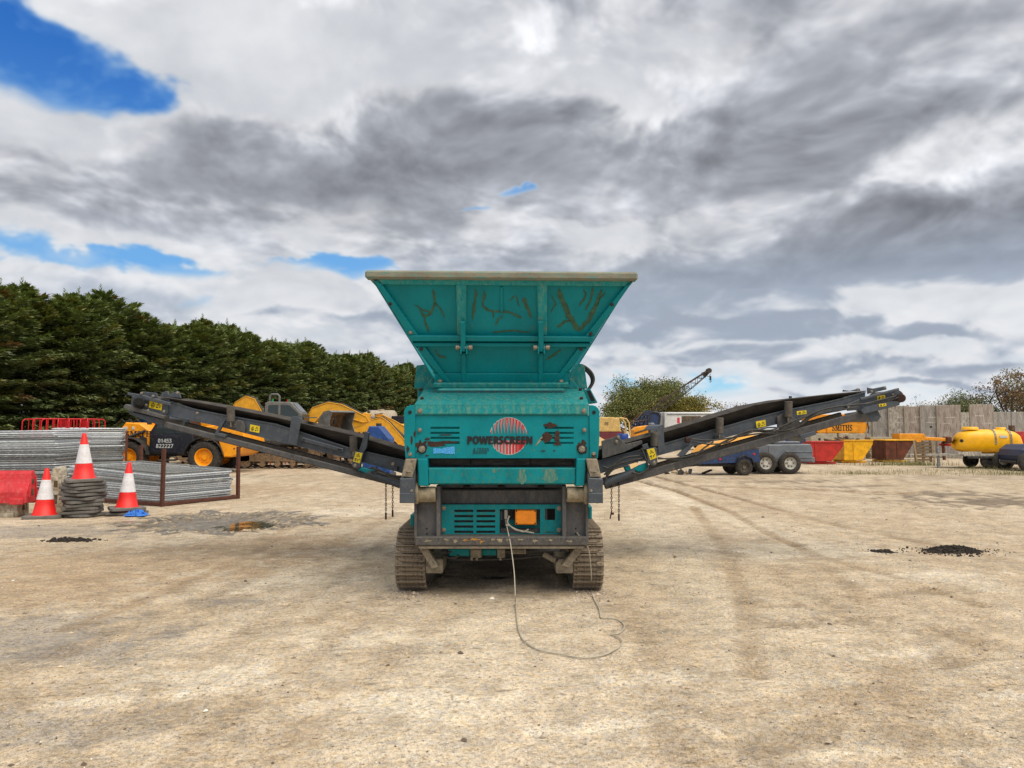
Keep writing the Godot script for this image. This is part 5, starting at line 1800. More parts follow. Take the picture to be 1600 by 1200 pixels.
func build_trees() -> void:
	var olive := [Color(0.12, 0.15, 0.05), Color(0.17, 0.185, 0.06), Color(0.09, 0.12, 0.04), Color(0.22, 0.20, 0.06)]
	var gold := [Color(0.25, 0.21, 0.05), Color(0.18, 0.18, 0.05), Color(0.32, 0.23, 0.05), Color(0.12, 0.14, 0.04)]
	var dull := [Color(0.10, 0.13, 0.06), Color(0.14, 0.17, 0.08), Color(0.20, 0.20, 0.11)]
	var russet := [Color(0.24, 0.14, 0.07), Color(0.17, 0.16, 0.08), Color(0.28, 0.18, 0.10), Color(0.14, 0.10, 0.07)]
	var at := func(px: float, d: float) -> Vector3:
		var p := spot(px, 668, d)
		return Vector3(p.x, 0, p.z)
	broadleaf("broad_tree", "tall olive green tree with loose crown behind the old crane", at.call(1018, 78), 7.2, 4.4, 14000, olive, 11, 0.26)
	broadleaf("broad_tree", "lower olive tree at the shoulder of the tall tree, beside the old coach", at.call(985, 74), 5.3, 3.2, 9000, olive, 12, 0.26)
	broadleaf("broad_tree", "rounded golden green tree above the white lorry body", at.call(1076, 76), 5.2, 2.7, 6000, gold, 13, 0.25)
	broadleaf("bush", "small yellowing bush behind the roof of the white lorry body", at.call(1052, 80), 4.2, 2.2, 2600, gold, 19, 0.24)
	broadleaf("broad_tree", "thin half bare tree rising behind the right conveyor", at.call(1168, 70), 4.9, 2.4, 900, russet, 14, 0.2, 0.3)
	broadleaf("bush", "wide grey green bush behind the gap in the concrete wall", at.call(1512, 58), 4.4, 2.8, 5000, dull, 15, 0.2)
	broadleaf("broad_tree", "russet leaved tree with open crown above the low concrete wall", at.call(1578, 56), 5.7, 2.4, 1700, russet, 16, 0.22, 0.2)
	broadleaf("broad_tree", "olive tree at the edge of view behind the low concrete wall", at.call(1640, 58), 6.0, 3.2, 4000, olive, 17, 0.22)
	broadleaf("bush", "thin weedy bush peeping over the first concrete slabs", at.call(1425, 54), 4.3, 1.6, 500, dull, 18, 0.16, 0.3)
	broadleaf("bush", "low dark shrub beside the coach, close to the machine", at.call(940, 70), 3.1, 2.2, 2600, olive, 20, 0.22)

func weeds(called: String, label: String, spots_: Array, n: int, high: float, seed_: int) -> void:
	var r := RandomNumberGenerator.new()
	r.seed = seed_
	var g := MB.new()
	g.tinted = true
	for k in n:
		var s: Array = spots_[r.randi() % spots_.size()]
		var p := Vector3(s[0] + r.randfn() * s[2], 0, s[1] + r.randfn() * s[3])
		p.y = ground_at(p.x, p.z) - 0.01
		var h: float = high * r.randf_range(0.35, 1.2) * (s[4] if s.size() > 4 else 1.0)
		var a := r.randf() * TAU
		var lean := Vector3(cos(a), 0, sin(a)) * h * r.randf_range(0.1, 0.6)
		var w := Vector3(-sin(a), 0, cos(a)) * h * 0.05
		g.tint = Color(0.12, 0.15, 0.045).lerp(Color(0.30, 0.26, 0.12), r.randf()) * r.randf_range(0.7, 1.2)
		g.tri(p - w, p + w, p + lean + Vector3(0, h, 0))
	var m := plain("dry_grass", Color(1, 1, 1), 0.9)
	m.vertex_color_use_as_albedo = true
	var o := obj(called, g, m)
	tag(o, label, "grass")
	o.set_meta("kind", "stuff")

# ---------------------------------------------------------------- left of the machine
const ORDER := ["first", "second", "third", "fourth", "fifth", "sixth", "seventh", "eighth", "ninth", "tenth", "eleventh", "twelfth", "thirteenth", "fourteenth", "fifteenth", "sixteenth", "seventeenth", "eighteenth", "nineteenth", "twentieth", "twenty-first", "twenty-second", "twenty-third", "twenty-fourth", "twenty-fifth", "twenty-sixth", "twenty-seventh"]

func build_fence_stacks() -> void:
	var zinc := worn("galvanised_tube", Color(0.80, 0.83, 0.86), {"rough": 0.42, "metal": 0.25, "dust": Color(0.62, 0.64, 0.66), "amount": 0.35, "vary": 0.14, "scale": Vector3(0.9, 3, 3)})
	var zinc2 := worn("galvanised_dull", Color(0.54, 0.56, 0.58), {"rough": 0.55, "metal": 0.2, "dust": Color(0.33, 0.32, 0.30), "amount": 0.4, "vary": 0.22, "scale": Vector3(0.9, 3, 3)})
	var zinc3 := worn("galvanised_dark", Color(0.45, 0.465, 0.48), {"rough": 0.6, "metal": 0.2, "amount": 0.3, "vary": 0.2})
	var oxide := worn("red_oxide", Color(0.36, 0.20, 0.15), {"rough": 0.85, "dust": Color(0.25, 0.15, 0.11), "amount": 0.4, "vary": 0.22, "scale": Vector3(2, 2, 2)})
	var infill := worn("galvanised_wire", Color(0.60, 0.63, 0.65), {"rough": 0.5, "metal": 0.2, "amount": 0.3, "scale": Vector3(2, 2, 2)})
	# one panel: a tube frame with rounded corners, long side along x, and its wires
	var variants := []
	for v in 3:
		var fr := MB.new()
		var p := []
		var hl := 1.73
		var hw := 0.99
		var rc := 0.09
		for c in [[1, 1, 0.0], [-1, 1, PI / 2], [-1, -1, PI], [1, -1, PI * 1.5]]:
			for s in 4:
				var t: float = c[2] + (PI / 2) * s / 3.0
				p.append(Vector3(c[0] * (hl - rc) + cos(t) * rc, sin(v * 2.0 + c[0] + c[1]) * 0.012, c[1] * (hw - rc) + sin(t) * rc))
		fr.tube(p, 0.0195, 7, true)
		var wr := MB.new()
		for k in 22:
			var x := -1.62 + k * 0.154
			wr.rod(Vector3(x, 0, -0.98), Vector3(x, 0, 0.98), 0.0035, 3)
		for k in 7:
			var z := -0.9 + k * 0.3
			wr.rod(Vector3(-1.72, 0.004, z), Vector3(1.72, 0.004, z), 0.0035, 3)
		variants.append([fr.mesh(), wr.mesh()])
	var r := RandomNumberGenerator.new()
	r.seed = 17
	# corner, direction of the long side, direction of the short side, panels, base height, name
	var stacks := [
		[Vector3(-7.76, 0, -16.9), Vector3(-0.887, 0, -0.462), 14, 0.10, "the low stack behind the traffic cones", "fence panels of the low stack", 0.051, 0.16],
		[Vector3(-12.75, 0, -21.2), Vector3(-0.996, 0, 0.09), 27, 0.10, "the tall stack above the red barrier", "fence panels of the tall stack at the picture's edge", 0.059, -0.05],
		[Vector3(-12.45, 0, -24.3), Vector3(-0.456, 0, -0.89), 27, 0.10, "the tall stack below the red pedestrian barriers", "fence panels of the far tall stack", 0.061, 0.02]]
	var si := 0
	for s in stacks:
		var c: Vector3 = s[0]
		var u: Vector3 = s[1]
		var w := Vector3(-u.z, 0, u.x)
		if w.dot(Vector3(0, 0, -1)) < 0 and si < 2: w = -w
		if si == 2: w = Vector3(-0.89, 0, 0.456)
		var mid := c + u * 1.75 + w * 1.0
		var turn := atan2(-u.z, u.x)
		var y: float = s[3]
		for k in s[2]:
			var t := thing("fence_panel", "galvanised fence panel, %s from the top of %s" % [ORDER[s[2] - 1 - k], s[4]] if k < s[2] - 1 else "topmost galvanised fence panel of " + s[4], "fence panel", mid + Vector3(r.randfn() * 0.035, y, r.randfn() * 0.035), s[5])
			t.rotation.y = turn + r.randfn() * 0.008 + (PI if r.randf() < 0.5 else 0.0)
			var lift: float = s[7] * float(k) / s[2]
			t.rotation.z = (-1.0 if absf(wrapf(t.rotation.y - turn, -PI, PI)) > 1.0 else 1.0) * atan(lift / 3.5) + r.randfn() * 0.0012
			var v: Array = variants[r.randi() % 3]
			obj("frame", v[0], [zinc, zinc2, zinc, zinc, zinc3][r.randi() % 5], t)
			obj("wire_mesh", v[1], infill, t)
			y += s[6] * r.randf_range(0.93, 1.07) + lift / s[2] * 0.3
		# the steel stillage that carries it
		var st := thing("stillage", ["rusty steel stillage with posts under the low stack of fence panels", "rusty stillage under the tall fence panel stack at the picture's edge", "rusty stillage with brown posts around the far tall panel stack"][si], "stillage", mid, "stillages for the fence panels")
		for a in [-1, 1]:
			obj("side_rail", MB.new().box(w * 1.06 * a + Vector3(0, 0.055, 0), Vector3(3.6, 0.075, 0.06), 0.008, Basis(Vector3.UP, turn)), oxide, st)
			obj("end_rail", MB.new().box(u * 1.82 * a + Vector3(0, 0.055, 0), Vector3(0.06, 0.075, 2.1), 0.008, Basis(Vector3.UP, turn)), oxide, st)
			for b in [-1, 1]:
				if si == 1 or (si == 2 and a > 0) or (si == 0 and a > 0 and foot_skip(b, w)): continue
				var foot: Vector3 = u * 1.82 * a + w * 1.07 * b
				var lean := Vector3(r.randf_range(-0.02, 0.02), 0, r.randf_range(-0.02, 0.02)) + (u * -0.05 if si == 0 and a < 0 and b < 0 else Vector3.ZERO)
				var ph := 1.28 if si == 0 else 1.62
				obj("post", MB.new().prism([foot + u * 0.035 + w * 0.035, foot - u * 0.035 + w * 0.035, foot - u * 0.035 - w * 0.035, foot + u * 0.035 - w * 0.035], Vector3(0, ph, 0) + lean), oxide, st)
		si += 1

func foot_skip(b: int, w: Vector3) -> bool:
	# the near post at the far end is gone
	return (w * b).z > 0

func build_cones() -> void:
	var red := worn("cone_red", Color(0.88, 0.11, 0.09), {"rough": 0.5, "dust": Color(0.70, 0.20, 0.17), "amount": 0.25, "vary": 0.08, "scale": Vector3(2, 2, 2)})
	var white := worn("cone_sleeve", Color(0.86, 0.86, 0.88), {"rough": 0.4, "dust": Color(0.66, 0.64, 0.64), "amount": 0.25, "vary": 0.05, "scale": Vector3(2, 2, 2)})
	var base := worn("cone_base_rubber", Color(0.41, 0.405, 0.395), {"rough": 0.9, "dust": Color(0.42, 0.39, 0.35), "amount": 0.35, "vary": 0.18, "scale": Vector3(2.5, 2.5, 2.5)})
	var proto := thing("traffic_cone", "", "cone", Vector3.ZERO, "traffic cones by the fence panels")
	# body: a hollow shell, sleeve proud of it, heavy rubber base
	var rad := func(y: float) -> float: return lerpf(0.205, 0.034, (y - 0.06) / 0.90)
	var sh := MB.new()
	sh.lathe([[rad.call(0.06) + 0.022, 0.058], [rad.call(0.06) + 0.018, 0.075], [rad.call(0.085), 0.085], [rad.call(0.3), 0.3], [rad.call(0.94), 0.94], [rad.call(0.96) - 0.004, 0.955], [rad.call(0.96) - 0.012, 0.957], [rad.call(0.94) - 0.008, 0.94], [rad.call(0.06) - 0.006, 0.06]], 28)
	obj("body", sh, red, proto)
	var sl := MB.new()
	sl.lathe([[rad.call(0.36) + 0.0005, 0.36], [rad.call(0.36) + 0.003, 0.361], [rad.call(0.735) + 0.003, 0.734], [rad.call(0.735) + 0.0005, 0.735]], 28, Basis.IDENTITY, Vector3.ZERO, true)
	obj("reflective_sleeve", sl, white, proto)
	var bs := MB.new()
	var rr := RandomNumberGenerator.new()
	rr.seed = 5
	var ring0 := []
	var ring1 := []
	var ring2 := []
	var ring3 := []
	for k in 32:
		var a := TAU * k / 32
		# a rounded octagonal slab with a little sag
		var q := 0.33 / pow(pow(absf(cos(a)), 8.0) + pow(absf(sin(a)), 8.0), 0.125)
		var sag := 0.012 * sin(a * 2.0) - 0.005
		ring0.append(Vector3(cos(a) * q * 0.98, maxf(0.0, sag * 0.3), sin(a) * q * 0.98))
		ring1.append(Vector3(cos(a) * q, 0.016 + sag * 0.5, sin(a) * q))
		ring2.append(Vector3(cos(a) * q * 0.985, 0.056 + sag * 0.5, sin(a) * q * 0.985))
		ring3.append(Vector3(cos(a) * 0.215, 0.064, sin(a) * 0.215))
	for k in 32:
		var l := (k + 1) % 32
		bs.quad(ring0[l], ring0[k], ring1[k], ring1[l])
		bs.quad(ring1[l], ring1[k], ring2[k], ring2[l])
		bs.quad(ring2[l], ring2[k], ring3[k], ring3[l])
		bs.tri(Vector3.ZERO, ring0[k], ring0[l])
	obj("base", bs, base, proto)
	var r := RandomNumberGenerator.new()
	r.seed = 2
	var a := on_ground(69, 809)
	proto.position = a
	proto.rotation = Vector3(0.0, 0.3, -0.02)
	proto.set_meta("label", "single red and white traffic cone leaning slightly on its rubber base")
	var b := on_ground(129, 806)
	for k in 11:
		copy_of(proto, b + Vector3(r.randf_range(-0.002, 0.002), 0.068 * k, r.randf_range(-0.002, 0.002)), r.randf() * TAU, "topmost traffic cone of the tall stack" if k == 10 else "traffic cone nested %s from the top of the tall stack, only its dark base showing" % ORDER[10 - k])
	var c := on_ground(198, 803)
	for k in 2:
		copy_of(proto, c + Vector3(0.0, 0.085 * k, 0), 0.6 * k, "red and white traffic cone beside the blue rag, upper of two" if k == 1 else "lower of two stacked traffic cones beside the blue rag")
	# blue rag
	var g := MB.new()
	var n := 16
	var at := on_ground(213, 806)
	var pt := func(i: int, j: int) -> Vector3:
		var x := (i / float(n) - 0.5) * 0.40
		var z := (j / float(n) - 0.5) * 0.30
		var e := maxf(0.0, 1.0 - pow(absf(x) / 0.2, 3.0)) * maxf(0.0, 1.0 - pow(absf(z) / 0.15, 3.0))
		return Vector3(x + bumps.get_noise_2d(i * 0.8, j * 0.8) * 0.05, 0.012 + e * (0.05 + 0.16 * absf(bumps.get_noise_2d(i * 0.9 + 40.0, j * 0.9))), z + bumps.get_noise_2d(i * 0.8, j * 0.8 + 90.0) * 0.05)
	for i in n:
		for j in n:
			g.quad(pt.call(i, j), pt.call(i, j + 1), pt.call(i + 1, j + 1), pt.call(i + 1, j))
	var rag := obj("rag", g, worn("blue_cloth", Color(0.20, 0.45, 0.80), {"rough": 0.9, "amount": 0.2, "dust": Color(0.5, 0.6, 0.75), "scale": Vector3(4, 4, 4)}))
	rag.position = at
	tag(rag, "crumpled bright blue rag on the dirt by the cones", "rag")

func jersey(called: String, label: String, p: Vector3, turn: float, m: Material, dark: Material, l: float, h: float) -> void:
	# a hollow plastic road barrier, its profile across z, long side along x
	var t := thing(called, label, "barrier", p, "plastic road barriers")
	t.rotation.y = turn
	var half := [[0.20, 0.0], [0.20, 0.20], [0.19, 0.24], [0.115, 0.40], [0.10, 0.46], [0.085, h - 0.06], [0.055, h]]
	var prof := []
	for q in half: prof.append(Vector3(l * 0.5, q[1], q[0]))
	for k in range(half.size() - 1, -1, -1): prof.append(Vector3(l * 0.5, half[k][1], -half[k][0]))
	obj("shell", MB.new().prism(prof, Vector3(-l, 0, 0), 0.012), m, t)
	for sx in [-1, 1]:
		for sz in [-1, 1]:
			obj("foot", MB.new().box(Vector3(sx * l * 0.36, 0.03, sz * 0.19), Vector3(l * 0.2, 0.12, 0.08), 0.012), m, t)
	for sx in [-1, 1]:
		obj("recess", MB.new().box(Vector3(sx * (l * 0.5 + 0.002), h * 0.66, 0), Vector3(0.012, h * 0.14, 0.07), 0.002), dark, t)
		obj("recess", MB.new().box(Vector3(sx * (l * 0.5 + 0.002), h * 0.32, 0), Vector3(0.012, h * 0.2, 0.07), 0.002), dark, t)
		obj("end_rib", MB.new().box(Vector3(sx * (l * 0.5 + 0.01), h * 0.5, 0.1), Vector3(0.03, h * 0.66, 0.03), 0.008, Basis(Vector3.RIGHT, -0.12)), m, t)
		obj("end_rib", MB.new().box(Vector3(sx * (l * 0.5 + 0.01), h * 0.5, -0.1), Vector3(0.03, h * 0.66, 0.03), 0.008, Basis(Vector3.RIGHT, 0.12)), m, t)
	for sz in [-1, 1]:
		obj("side_panel", MB.new().box(Vector3(-l * 0.12, h * 0.64, sz * 0.098), Vector3(l * 0.45, h * 0.34, 0.02), 0.008, Basis(Vector3.RIGHT, -sz * 0.07)), m, t)

func build_barriers() -> void:
	var red := worn("barrier_red", Color(0.78, 0.17, 0.20), {"rough": 0.5, "dust": Color(0.80, 0.42, 0.42), "amount": 0.3, "vary": 0.08})
	var white := worn("barrier_white", Color(0.78, 0.75, 0.67), {"rough": 0.6, "dust": Color(0.50, 0.46, 0.38), "amount": 0.4, "vary": 0.12, "chip": Color(0.36, 0.32, 0.25), "chipped": 0.2})
	var dark := worn("barrier_hollow", Color(0.33, 0.28, 0.20), {"rough": 0.9})
	var p := on_ground(0, 806)
	jersey("road_barrier", "white plastic road barrier standing underneath the red one", Vector3(-10.35, 0, -15.12), 0.05, white, dark, 1.25, 0.50)
	jersey("road_barrier", "faded red plastic road barrier stacked astride a white one", Vector3(-10.12, 0.28, -14.98), 0.05, red, dark, 1.3, 0.62)
	jersey("road_barrier", "dirty white plastic road barrier seen end-on between the cones", Vector3(-9.48, 0, -15.9), PI / 2 + 0.42, white, dark, 1.0, 0.92)
	# red pedestrian barriers leaning together on the far stack
	var paint := worn("barrier_paint_red", Color(0.80, 0.09, 0.13), {"rough": 0.45, "amount": 0.15, "vary": 0.1, "dust": Color(0.75, 0.25, 0.2)})
	var orange := worn("barrier_paint_orange", Color(0.86, 0.22, 0.14), {"rough": 0.45, "amount": 0.15, "vary": 0.1})
	var fr := MB.new()
	var loop := []
	for c in [[1, 1, 0.0], [-1, 1, PI / 2], [-1, -1, PI], [1, -1, PI * 1.5]]:
		for s in 5:
			var t: float = c[2] + (PI / 2) * s / 4.0
			loop.append(Vector3(c[0] * 0.93 + cos(t) * 0.12, 0.55 + c[1] * 0.36 + sin(t) * 0.12, 0))
	fr.tube(loop, 0.019, 7, true)
	var frame := fr.mesh()
	var bar := MB.new().rod(Vector3(0, 0.08, 0), Vector3(0, 1.02, 0), 0.0115, 6).mesh()
	var foot := MB.new().box(Vector3(0, 0.02, 0), Vector3(0.05, 0.04, 0.55), 0.01).mesh()
	var r := RandomNumberGenerator.new()
	r.seed = 31
	for k in 9:
		var x := -16.45 + k * 0.15 + r.randf_range(-0.04, 0.04)
		var z := -26.6 - r.randf_range(0.0, 0.5) + (0.0 if k % 3 else -0.3)
		var t := thing("pedestrian_barrier", "orange red tubular pedestrian barrier, first of the row behind the stacked fence panels" if k == 0 else "red tubular pedestrian barrier, %s from the left in the row behind the stacked fence panels" % ORDER[k], "barrier", Vector3(x, 1.0 + r.randf_range(0, 0.03), z), "red pedestrian barriers")
		t.rotation = Vector3(r.randf_range(-0.1, 0.1), r.randf_range(0.8, 1.15) * (1.0 if k % 2 else -1.0), 0)
		var m := orange if k == 0 else paint
		obj("frame", frame, m, t)
		for b in 9:
			obj("bar", bar, m, t).position = Vector3(-0.84 + b * 0.21, 0, 0)
		for b in [-0.7, 0.7]:
			obj("foot", foot, m, t).position = Vector3(b, 0, 0)
	# what carries them
	var wood := worn("pallet_wood", Color(0.42, 0.35, 0.27), {"rough": 0.9, "vary": 0.2, "amount": 0.3, "scale": Vector3(0.8, 3, 3)})
	var bn := thing("timber_stack", "stack of weathered timbers under the red pedestrian barriers", "timber", Vector3(-16.1, 0, -26.9))
	for j in 5:
		for k in 5:
			obj("timber", MB.new().box(Vector3((k - 2) * 0.62 if j % 2 else 0.0, 0.1 + j * 0.2, 0.0 if j % 2 else (k - 2) * 0.35), Vector3(0.2, 0.196, 1.9) if j % 2 else Vector3(3.2, 0.196, 0.2), 0.012), wood, bn)

# ---- plant
func track_unit(parent: Node3D, x: float, l: float, r: float, w: float, shoe_mat: Material, frame_mat: Material, n := 34) -> void:
	var tr := part("track", parent)
	var shoe := MB.new().box(Vector3.ZERO, Vector3(w, 0.03, 0.16), 0.006).box(Vector3(0, 0.03, 0.05), Vector3(w, 0.04, 0.02), 0.004).mesh()
	var run := l - 2.0 * r
	var around := TAU * r + 2.0 * run
	for s in n:
		var d := around * s / n
		var a: float
		var p: Vector3
		if d < PI * r:
			a = -PI / 2 + d / r; p = Vector3(x, r + 0.04 + sin(a) * r, run * 0.5 + cos(a) * r)
		elif d < PI * r + run:
			a = PI / 2; p = Vector3(x, r + 0.04 + r, run * 0.5 - (d - PI * r))
		elif d < TAU * r + run:
			a = PI / 2 + (d - PI * r - run) / r; p = Vector3(x, r + 0.04 + sin(a) * r, -run * 0.5 + cos(a) * r)
		else:
			a = -PI / 2; p = Vector3(x, 0.04, -run * 0.5 + (d - TAU * r - run))
		var out := Vector3(0, sin(a), cos(a))
		var o := obj("shoe", shoe, shoe_mat, tr)
		o.transform = Transform3D(Basis(Vector3(-1, 0, 0), out, Vector3(-1, 0, 0).cross(out)), p)
	obj("track_frame", MB.new().box(Vector3(x, r + 0.04, 0), Vector3(w * 0.6, r * 0.9, run + r * 0.6), 0.04), frame_mat, tr)
	for k in 5:
		obj("roller", MB.new().rod(Vector3(x - w * 0.34, 0.2, -run * 0.42 + run * 0.21 * k), Vector3(x + w * 0.34, 0.2, -run * 0.42 + run * 0.21 * k), 0.13, 14), frame_mat, tr)
	for e in [-0.5, 0.5]:
		obj("sprocket", MB.new().rod(Vector3(x - w * 0.3, r + 0.04, run * e), Vector3(x + w * 0.3, r + 0.04, run * e), r * 0.82, 18), frame_mat, tr)

func excavator(label: String, p: Vector3, turn: float, boom: Array, stick: Array, bucket: Array, yellow: Material, cab_mat: Material, lettering := "", with_cab := true) -> void:
	# drives along local +z; side outlines of boom and stick are given as [z, y] pairs
	var t := thing("excavator", label, "excavator", p, "excavators parked in front of the hedge")
	t.rotation.y = turn
	var mudc := worn("muddy_steel", Color(0.44, 0.36, 0.28), {"rough": 0.9, "vary": 0.25, "amount": 0.45, "dust": Color(0.58, 0.49, 0.38), "chip": Color(0.17, 0.14, 0.12), "chipped": 0.3, "scale": Vector3(1.4, 1.4, 1.4)})
	var dark := worn("plant_dark", Color(0.15, 0.155, 0.165), {"rough": 0.6, "amount": 0.25, "vary": 0.15})
	var glass := plain("cab_glass", Color(0.16, 0.20, 0.21), 0.06)
	var chrome := plain("ram_chrome", Color(0.72, 0.72, 0.72), 0.2, 0.9)
	for sx in [-1, 1]: track_unit(t, sx * 1.0, 3.9, 0.42, 0.55, mudc, mudc, 30)
	obj("undercarriage", MB.new().box(Vector3(0, 0.68, 0), Vector3(1.6, 0.36, 1.6), 0.05).rod(Vector3(0, 0.8, 0), Vector3(0, 1.0, 0), 0.62, 24), mudc, t)
	var up := part("upper_body", t)
	obj("deck", MB.new().box(Vector3(0, 1.08, -0.35), Vector3(2.5, 0.16, 3.4), 0.03), dark, up)
	obj("engine_cover", MB.new().box(Vector3(0, 1.58, -1.35), Vector3(2.5, 0.86, 1.5), 0.08), yellow, up)
	obj("counterweight", MB.new().box(Vector3(0, 1.50, -2.2), Vector3(2.5, 0.9, 0.5), 0.16), dark, up)
	obj("tank", MB.new().box(Vector3(0.85, 1.55, 0.35), Vector3(0.8, 0.8, 1.6), 0.06), yellow, up)
	for z in [-0.6, -1.9]: obj("deck_rail", MB.new().tube([Vector3(-1.15, 2.0, z), Vector3(-1.15, 2.3, z), Vector3(-1.15, 2.3, z - 0.5), Vector3(-1.15, 2.0, z - 0.5)], 0.02, 5), dark, up)
	for k in 4: obj("vent_slat", MB.new().box(Vector3(-1.256, 1.5 + k * 0.09, -1.35), Vector3(0.01, 0.04, 0.9), 0.0), dark, up)
	obj("exhaust", MB.new().rod(Vector3(0.5, 2.0, -1.4), Vector3(0.5, 2.35, -1.4), 0.06, 10), dark, up)
	if with_cab:
		var cab := part("cab", t)
		obj("shell", MB.new().prism([Vector3(-1.24, 1.16, -0.65), Vector3(-1.24, 2.80, -0.55), Vector3(-1.24, 2.86, -0.40), Vector3(-1.24, 2.84, 0.55), Vector3(-1.24, 2.35, 1.02), Vector3(-1.24, 1.16, 1.08)], Vector3(1.0, 0, 0), 0.03), cab_mat, cab)
		for sx in [-1.246, -0.234]:
			obj("window", MB.new().prism([Vector3(sx, 1.85, -0.46), Vector3(sx, 2.70, -0.40), Vector3(sx, 2.72, 0.02), Vector3(sx, 1.80, 0.02)], Vector3(0.008, 0, 0)), glass, cab)
			obj("window", MB.new().prism([Vector3(sx, 1.40, 0.12), Vector3(sx, 2.72, 0.12), Vector3(sx, 2.70, 0.50), Vector3(sx, 2.34, 0.88), Vector3(sx, 1.40, 0.94)], Vector3(0.008, 0, 0)), glass, cab)
		obj("windscreen", MB.new().box(Vector3(-0.74, 1.82, 1.09), Vector3(0.84, 0.95, 0.01), 0.0, Basis(Vector3.RIGHT, 0.05)), glass, cab)
		obj("windscreen", MB.new().box(Vector3(-0.74, 2.60, 0.80), Vector3(0.84, 0.5, 0.01), 0.0, Basis(Vector3.RIGHT, -0.76)), glass, cab)
		obj("rear_window", MB.new().box(Vector3(-0.74, 2.28, -0.63), Vector3(0.8, 0.75, 0.01), 0.0, Basis(Vector3.RIGHT, 0.06)), glass, cab)
		obj("handrail", MB.new().tube([Vector3(-1.27, 1.4, 1.0), Vector3(-1.3, 1.5, 1.02), Vector3(-1.3, 2.2, 0.98), Vector3(-1.27, 2.25, 0.95)], 0.016, 6), dark, cab)
		for e in [[-1.0, -0.3, Color(0.1, 0.5, 0.25)], [-0.5, 0.2, Color(0.7, 0.15, 0.06)], [-1.1, 0.45, Color(0.1, 0.4, 0.25)]]:
			obj("beacon", MB.new().rod(Vector3(e[0], 2.84, e[1]), Vector3(e[0], 2.97, e[1]), 0.05, 10, 0.04), plain("beacon_%d" % int(e[1] * 10), e[2], 0.3), cab)
		obj("air_intake", MB.new().tube([Vector3(-0.9, 2.8, -0.45), Vector3(-0.9, 3.1, -0.45), Vector3(-0.9, 3.18, -0.36), Vector3(-0.9, 3.18, -0.12), Vector3(-0.9, 3.1, -0.04), Vector3(-0.9, 2.84, -0.04)], 0.05, 8), cab_mat, cab)
	# arm
	var bm := part("boom", t)
	var bp := []
	for q in boom: bp.append(Vector3(-0.2, q[1], q[0]))
	obj("beam", MB.new().prism(bp, Vector3(0.4, 0, 0), 0.02), yellow, bm)
	var edge := []
	for q in boom: edge.append(Vector3(-0.21, q[1], q[0]))
	obj("weld_edge", MB.new().tube(edge, 0.022, 5, true), yellow, bm)
	var mid: Array = boom[boom.size() / 2]
	for sx in [-0.34, 0.34]:
		var foot := Vector3(sx, 1.25, 0.75)
		var head := Vector3(sx, lerpf(boom[0][1], mid[1], 0.55), lerpf(boom[0][0], mid[0], 0.55))
		obj("ram", MB.new().rod(foot, foot.lerp(head, 0.6), 0.075, 12), dark, bm)
		obj("ram_rod", MB.new().rod(foot.lerp(head, 0.6), head, 0.045, 10), chrome, bm)
	for k in 3:
		var hosep := []
		for q in boom.slice(1, boom.size() / 2 + 1): hosep.append(Vector3(-0.1 + k * 0.1, q[1] + 0.05, q[0]))
		if hosep.size() > 1: obj("hose", MB.new().tube(hosep, 0.025, 6), dark, bm)
	if lettering:
		var nm := obj("lettering", words(lettering, 0.3, 0.0, false, 0.004), plain("print_navy", Color(0.07, 0.10, 0.22), 0.5), bm)
		nm.rotation.y = -PI / 2
		var a: Array = boom[1]
		nm.position = Vector3(-0.236, lerpf(a[1], mid[1], 0.35) - 0.3, lerpf(a[0], mid[0], 0.35))
	if stick.size() > 0:
		var sk := part("stick", t)
		var sp := []
		for q in stick: sp.append(Vector3(-0.16, q[1], q[0]))
		obj("beam", MB.new().prism(sp, Vector3(0.32, 0, 0), 0.02), yellow, sk)
		var r0 := Vector3(0, mid[1] + 0.2, mid[0])
		var r1 := Vector3(0, stick[0][1] + 0.15, stick[0][0])
		obj("ram", MB.new().rod(r0, r0.lerp(r1, 0.6), 0.07, 12), dark, sk)
		obj("ram_rod", MB.new().rod(r0.lerp(r1, 0.6), r1, 0.04, 10), chrome, sk)
	if bucket.size() > 0:
		digger_bucket(t, Vector3(0, bucket[1], bucket[0]), bucket[2], bucket[3])

